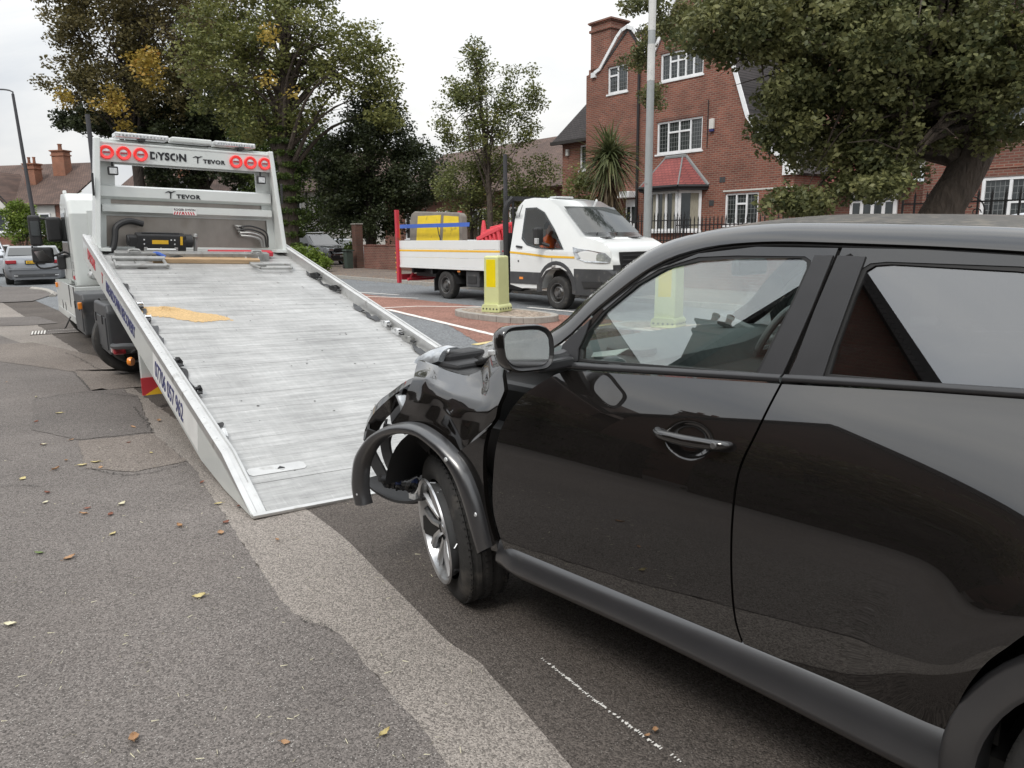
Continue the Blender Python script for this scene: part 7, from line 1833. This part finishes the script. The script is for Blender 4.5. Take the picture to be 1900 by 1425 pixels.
# cedar boughs low on the left
B3 = Vector((-19.6, 50, .1))
t = tree('cedar_tree', 'dark cedar with flat spreading boughs just above the headboard on the left', B3, [(0, 0, 0, .45), (0, 0, 6, .35), (0, 0, 9, .2)],
     [blob(200, 232, 49, 85, 10, 46, B3, 2.5), blob(165, 218, 49, 50, 6, 22, B3, 1.5), blob(330, 235, 49, 95, 42, 110, B3, 3), blob(430, 230, 49, 80, 60, 100, B3, 3), blob(470, 320, 49, 60, 70, 60, B3, 3), blob(330, 320, 50, 60, 50, 50, B3, 2)], 'dark', .22, 100, .6, 'barkdark', 20)
# 2: central lime with ivy trunk
B = Vector((-10.75, 37.6, .1)); Y = 37.6
tree('ivy_clad_tree', 'big green tree with an ivy covered trunk right of the truck headboard', B,
     [(0, 0, 0, .42), (.05, 0, 3, .38), (-.05, 0, 6, .34), (.3, 0, 8.5, .25), (.2, 0, 13, .1)],
     [blob(530, 60, Y, 130, 85, 100, B), blob(440, 130, Y, 95, 60, 60, B), blob(630, 120, Y, 90, 75, 60, B), blob(470, 225, Y, 75, 35, 40, B), blob(400, 50, Y, 60, 60, 28, B), blob(530, -60, Y, 150, 70, 80, B), blob(690, 130, Y, 55, 55, 28, B), blob(560, 200, Y, 40, 50, 20, B), blob(715, 195, Y, 45, 40, 16, B), blob(385, 170, Y, 45, 40, 16, B)],
     'green', .165, 72, .62, 'bark', 70, patches=[([blob(495, 62, Y-4, 20, 32, 4, B), blob(498, 150, Y-4.5, 16, 10, 2, B), blob(540, 165, Y-4, 12, 8, 1, B)], 'yellow')], ivy=(.55, .52, 260))
# 3: dark evergreens
B = Vector((-7.2, 39.5, .1)); Y = 39.5
tree('dark_evergreen', 'dense dark evergreen mass hanging over the garden wall left of the pickup', B, [(0, 0, 0, .3), (.1, 0, 4, .22), (0, 0, 8, .08)],
     [blob(700, 290, Y, 85, 95, 130, B, 2.5), blob(770, 330, Y, 60, 80, 70, B, 2), blob(640, 350, Y, 50, 60, 50, B, 2), blob(700, 400, Y, 90, 40, 60, B, 2), blob(690, 215, Y, 45, 50, 26, B, 1.5), blob(610, 300, Y, 30, 60, 22, B, 1.5)],
     'dark', .15, 120, .6, 'barkdark', 30)
B = Vector((-13.5, 46, .1)); Y = 46
tree('dark_evergreen', 'dark tree filling the gap behind the ivy covered trunk', B, [(0, 0, 0, .3), (0, 0, 4, .22), (0, 0, 8, .08)],
     [blob(500, 300, Y, 60, 110, 90, B), blob(590, 330, Y, 60, 90, 80, B), blob(560, 260, Y, 50, 60, 40, B), blob(600, 420, Y, 60, 35, 30, B)], 'ivy', .17, 80, .6, 'barkdark', 10)
# 4: slender tree
B = Vector((-.95, 30.6, .1)); Y = 30.6
tree('slender_tree', 'slender young tree with airy leaves and a pointed top behind the pickup', B,
     [(.1, 0, 0, .13), (.15, 0, 2.5, .11), (0, 0, 5, .07), (-.35, 0, 8.6, .015)],
     [blob(888, 115, Y, 28, 52, 26, B), blob(860, 190, Y, 48, 60, 46, B), blob(925, 215, Y, 55, 55, 40, B), blob(985, 175, Y, 20, 45, 18, B), blob(890, 270, Y, 70, 40, 34, B), blob(975, 245, Y, 28, 35, 16, B), blob(950, 160, Y, 18, 45, 12, B), blob(830, 250, Y, 24, 40, 12, B)],
     'birch', .105, 62, .40, 'bark', 40, surf=.2)
B = Vector((-1.6, 31.8, .1)); Y = 31.8
tree('garden_shrubs', 'mixed olive shrubs and hedge behind the white pickup', B, [(0, 0, 0, .1), (0, 0, 2, .06), (0, 0, 4, .03)],
     [blob(860, 340, Y, 60, 50, 80, B), blob(930, 340, Y, 70, 55, 90, B), blob(990, 370, Y, 40, 40, 40, B), blob(880, 400, Y, 70, 30, 50, B), blob(1010, 330, Y, 25, 40, 14, B)], 'birch', .10, 60, .4, 'barkdark', 16, cat='shrubs')
# 6: right hand street tree, leaning trunk
B = Vector((7.55, 13.3, .1)); Y = 13.3
tw = lambda px, py, r_: (*(wp(px, py, Y)-B), r_)
tree('street_tree', 'big leafy street tree with a thick leaning trunk at the right', B,
     [(-.25, .1, 0, .46), tw(1735, 420, .34), tw(1780, 340, .31), tw(1822, 250, .30), tw(1840, 150, .29), tw(1800, 40, .28), tw(1740, -120, .2), tw(1700, -300, .1)],
     [blob(1560, 130, Y, 165, 115, 96, B, 2.0), blob(1700, 70, Y-.5, 210, 130, 150, B, 2.2), blob(1480, 50, Y, 180, 65, 88, B, 1.6), blob(1600, 265, Y, 110, 80, 66, B, 1.6), blob(1490, 180, Y, 70, 42, 34, B, 1.2), blob(1620, 335, Y-.6, 75, 40, 32, B, 1.0), blob(1485, 375, Y-.4, 55, 24, 24, B, .6), blob(1345, 55, Y, 100, 55, 44, B, 1.2), blob(1880, 110, Y-1, 110, 140, 80, B, 1.6), blob(1870, 250, Y-1, 36, 22, 7, B, .6), blob(1700, 210, Y+.6, 80, 100, 60, B, 1.4), blob(1450, 245, Y, 60, 42, 20, B, .8),
      blob(1250, 50, 20.5, 60, 38, 20, B, .9), blob(1190, 105, 20.5, 30, 24, 9, B, .5), blob(1218, 180, 20.5, 22, 24, 7, B, .5), blob(1190, 8, 20.5, 40, 14, 8, B, .5), blob(1600, -60, Y, 300, 80, 110, B, 2.5), blob(1290, 15, 20.5, 80, 26, 16, B, .6)],
     'plane', .088, 118, .30, 'bark', 95, surf=.35, droop=.4)
# shrubs
def shrub(name, label, loc, blobs, leaf, size, n_per, rad):
    t = thing(name, label, 'shrub', loc); b = MB()
    pts = cluster_points(blobs, .4)
    for p in pts[:14]: b.tube([(0, 0, 0), tuple(np.array(p)*.5+np.array([0, 0, .05])), tuple(p)], [.025, .015, .006], 5)
    b.build('stems', MT['barkdark'], t, smooth=True); mesh_obj('foliage', leaves_mesh(pts, n_per, rad, size), LM[leaf], t); return t
B = Vector((-8.6, 33.2, .1)); shrub('green_shrub', 'bright green rounded shrub beside the far kerb right of the truck bed', B, [blob(572, 482, 33.2, 27, 22, 46, B), blob(600, 492, 33.0, 14, 16, 14, B), blob(550, 470, 33.4, 20, 16, 16, B)], 'bright', .10, 70, .26)
B = Vector((-29.2, 46, .1)); shrub('round_bush', 'pale green rounded bush in front of the houses at the far left', B, [blob(38, 400, 46, 26, 28, 40, B), blob(36, 430, 46, 26, 24, 24, B)], 'bright', .15, 70, .4)
B = Vector((-24.6, 44, .1)); shrub('round_bush', 'green bush behind the mirror arms of the recovery truck', B, [blob(90, 430, 44, 30, 30, 40, B), blob(110, 460, 44, 26, 20, 20, B)], 'ivy', .15, 60, .4)
B = Vector((-8.15, 37.2, .1)); shrub('ivy_bush', 'small leafy bush between the wheelie bin and the driveway', B, [blob(650, 470, 37.5, 10, 20, 12, B)], 'ivy', .12, 50, .2)
B = Vector((2.3, 27.9, .1)); shrub('dark_shrub', 'tangled shrub under the spiky palm like plant', B, [blob(1085, 360, 27.9, 40, 45, 50, B), blob(1130, 390, 27.6, 30, 24, 20, B)], 'birch', .10, 50, .35)
# hedge along the near gardens, behind the camera
for s0, lab in ((-6, 'tall dark clipped hedge on the near side, behind the camera and opposite the car doors'), (5.5, 'tall dark clipped hedge on the near side, left of the truck'), (-17, 'tall dark clipped hedge on the near side, far behind the camera')):
    t = thing('clipped_hedge', lab, 'hedge', rd(s0, -5.6), ROADA+PI/2)
    pp = np.stack([RNG.random(900)*10.5, RNG.random(900)*-.8, RNG.random(900)*2.3], 1)
    mesh_obj('foliage', leaves_mesh(pp, 24, .22, .11), LM['dark'], t)
    MB().bb(0, 10.5, -.75, -.1, 0, 2.2).build('inner_growth', MT['barkdark'], t)
for s0, lab in ((1.7, 'unseen garden tree added to soften the reflections, opposite the black car'), (9.6, 'unseen garden tree added to soften the reflections, left of the truck'), (-6.6, 'unseen garden tree added to soften the reflections, behind the camera'), (4.0, 'unseen garden tree added to soften the reflections, before the first gabled house')):
    B = rd(s0, -7.0)  # unseen trees, added to break up hard house edges in the car's reflections
    tree('unseen_garden_tree', lab, B, [(0, 0, 0, .14), (.1, 0, 2.2, .11), (0, .1, 4.2, .03)], [((0, 0, 3.4), (1.7, 1.6, 1.3), 46), ((.6, .3, 4.3), (1.0, 1.0, .6), 16), ((-1.1, -.2, 3.2), (1.0, 1.0, .9), 16)], 'olive', .12, 60, .42, 'barkdark', 14)
# cabbage palm
B = Vector((3.42, 26.6, .1))
t = thing('cabbage_palm', 'spiky cabbage palm in front of the large brick house', 'palm', B)
MB().tube(catmull([(.25, 0, 0), (.15, 0, 1.5), (.02, 0, 3.4)], 12), [.15-.004*k for k in range(13)], 12).build('trunk', MT['bark'], t, smooth=True)
def blade(o_, az, el, ln, w, sag):
    d = Vector((math.cos(az)*math.cos(el), math.sin(az)*math.cos(el), math.sin(el))); sd_ = Vector((-math.sin(az), math.cos(az), 0)); P = []
    for i in range(6):
        s_ = i/5; c_ = o_+d*ln*s_+Vector((0, 0, -sag*ln*s_*s_)); ww = w*(1-s_**2)*.5+.002
        P.append([c_-sd_*ww, c_+Vector((0, 0, -ww*.4)), c_+sd_*ww])
    return P
palmm = leafmat('palm_blades', (.045, .06, .022), (.17, .19, .085), (.28, .24, .12), .1); palmd = leafmat('dead_palm_blades', (.07, .05, .03), (.2, .15, .09), (.24, .2, .14), .2)
head = wp(1132, 290, 26.6)-B
for k in range(390):
    el = random.uniform(-.9, 1.45)
    o = MB().grid(blade(head+Vector((random.gauss(0, .08), random.gauss(0, .08), random.gauss(0, .14))), random.uniform(0, 6.28), el, random.uniform(1.0, 1.55), .075, random.uniform(.15, .55))).build('blade', palmm, t)
    a_ = o.data.attributes.new('tint', 'FLOAT', 'FACE'); v_ = random.random(); a_.data.foreach_set('value', [v_]*len(o.data.polygons))
for k in range(70):
    o = MB().grid(blade(head+Vector((random.gauss(0, .1), random.gauss(0, .1), -.35-random.random()*.8)), random.uniform(0, 6.28), random.uniform(-1.3, -.5), random.uniform(.7, 1.3), .07, .4)).build('dead_blade', palmd, t)
    a_ = o.data.attributes.new('tint', 'FLOAT', 'FACE'); v_ = random.random(); a_.data.foreach_set('value', [v_]*len(o.data.polygons))
# distant tree line closing the street
B = Vector((0, 80, 0))
pts = cluster_points([((x, random.uniform(-4, 8)+abs(x)*.0, random.uniform(1, 4)), (4, 3, random.uniform(2.5, 5)), 22) for x in range(-60, 66, 5)], .4)
t = thing('distant_trees', 'distant line of trees closing the view behind the houses', 'trees', B); 
cr_ = mesh_obj('crowns', leaves_mesh(pts, 80, 1.2, .45), LM['olive'], t); cr_['kind'] = 'stuff'
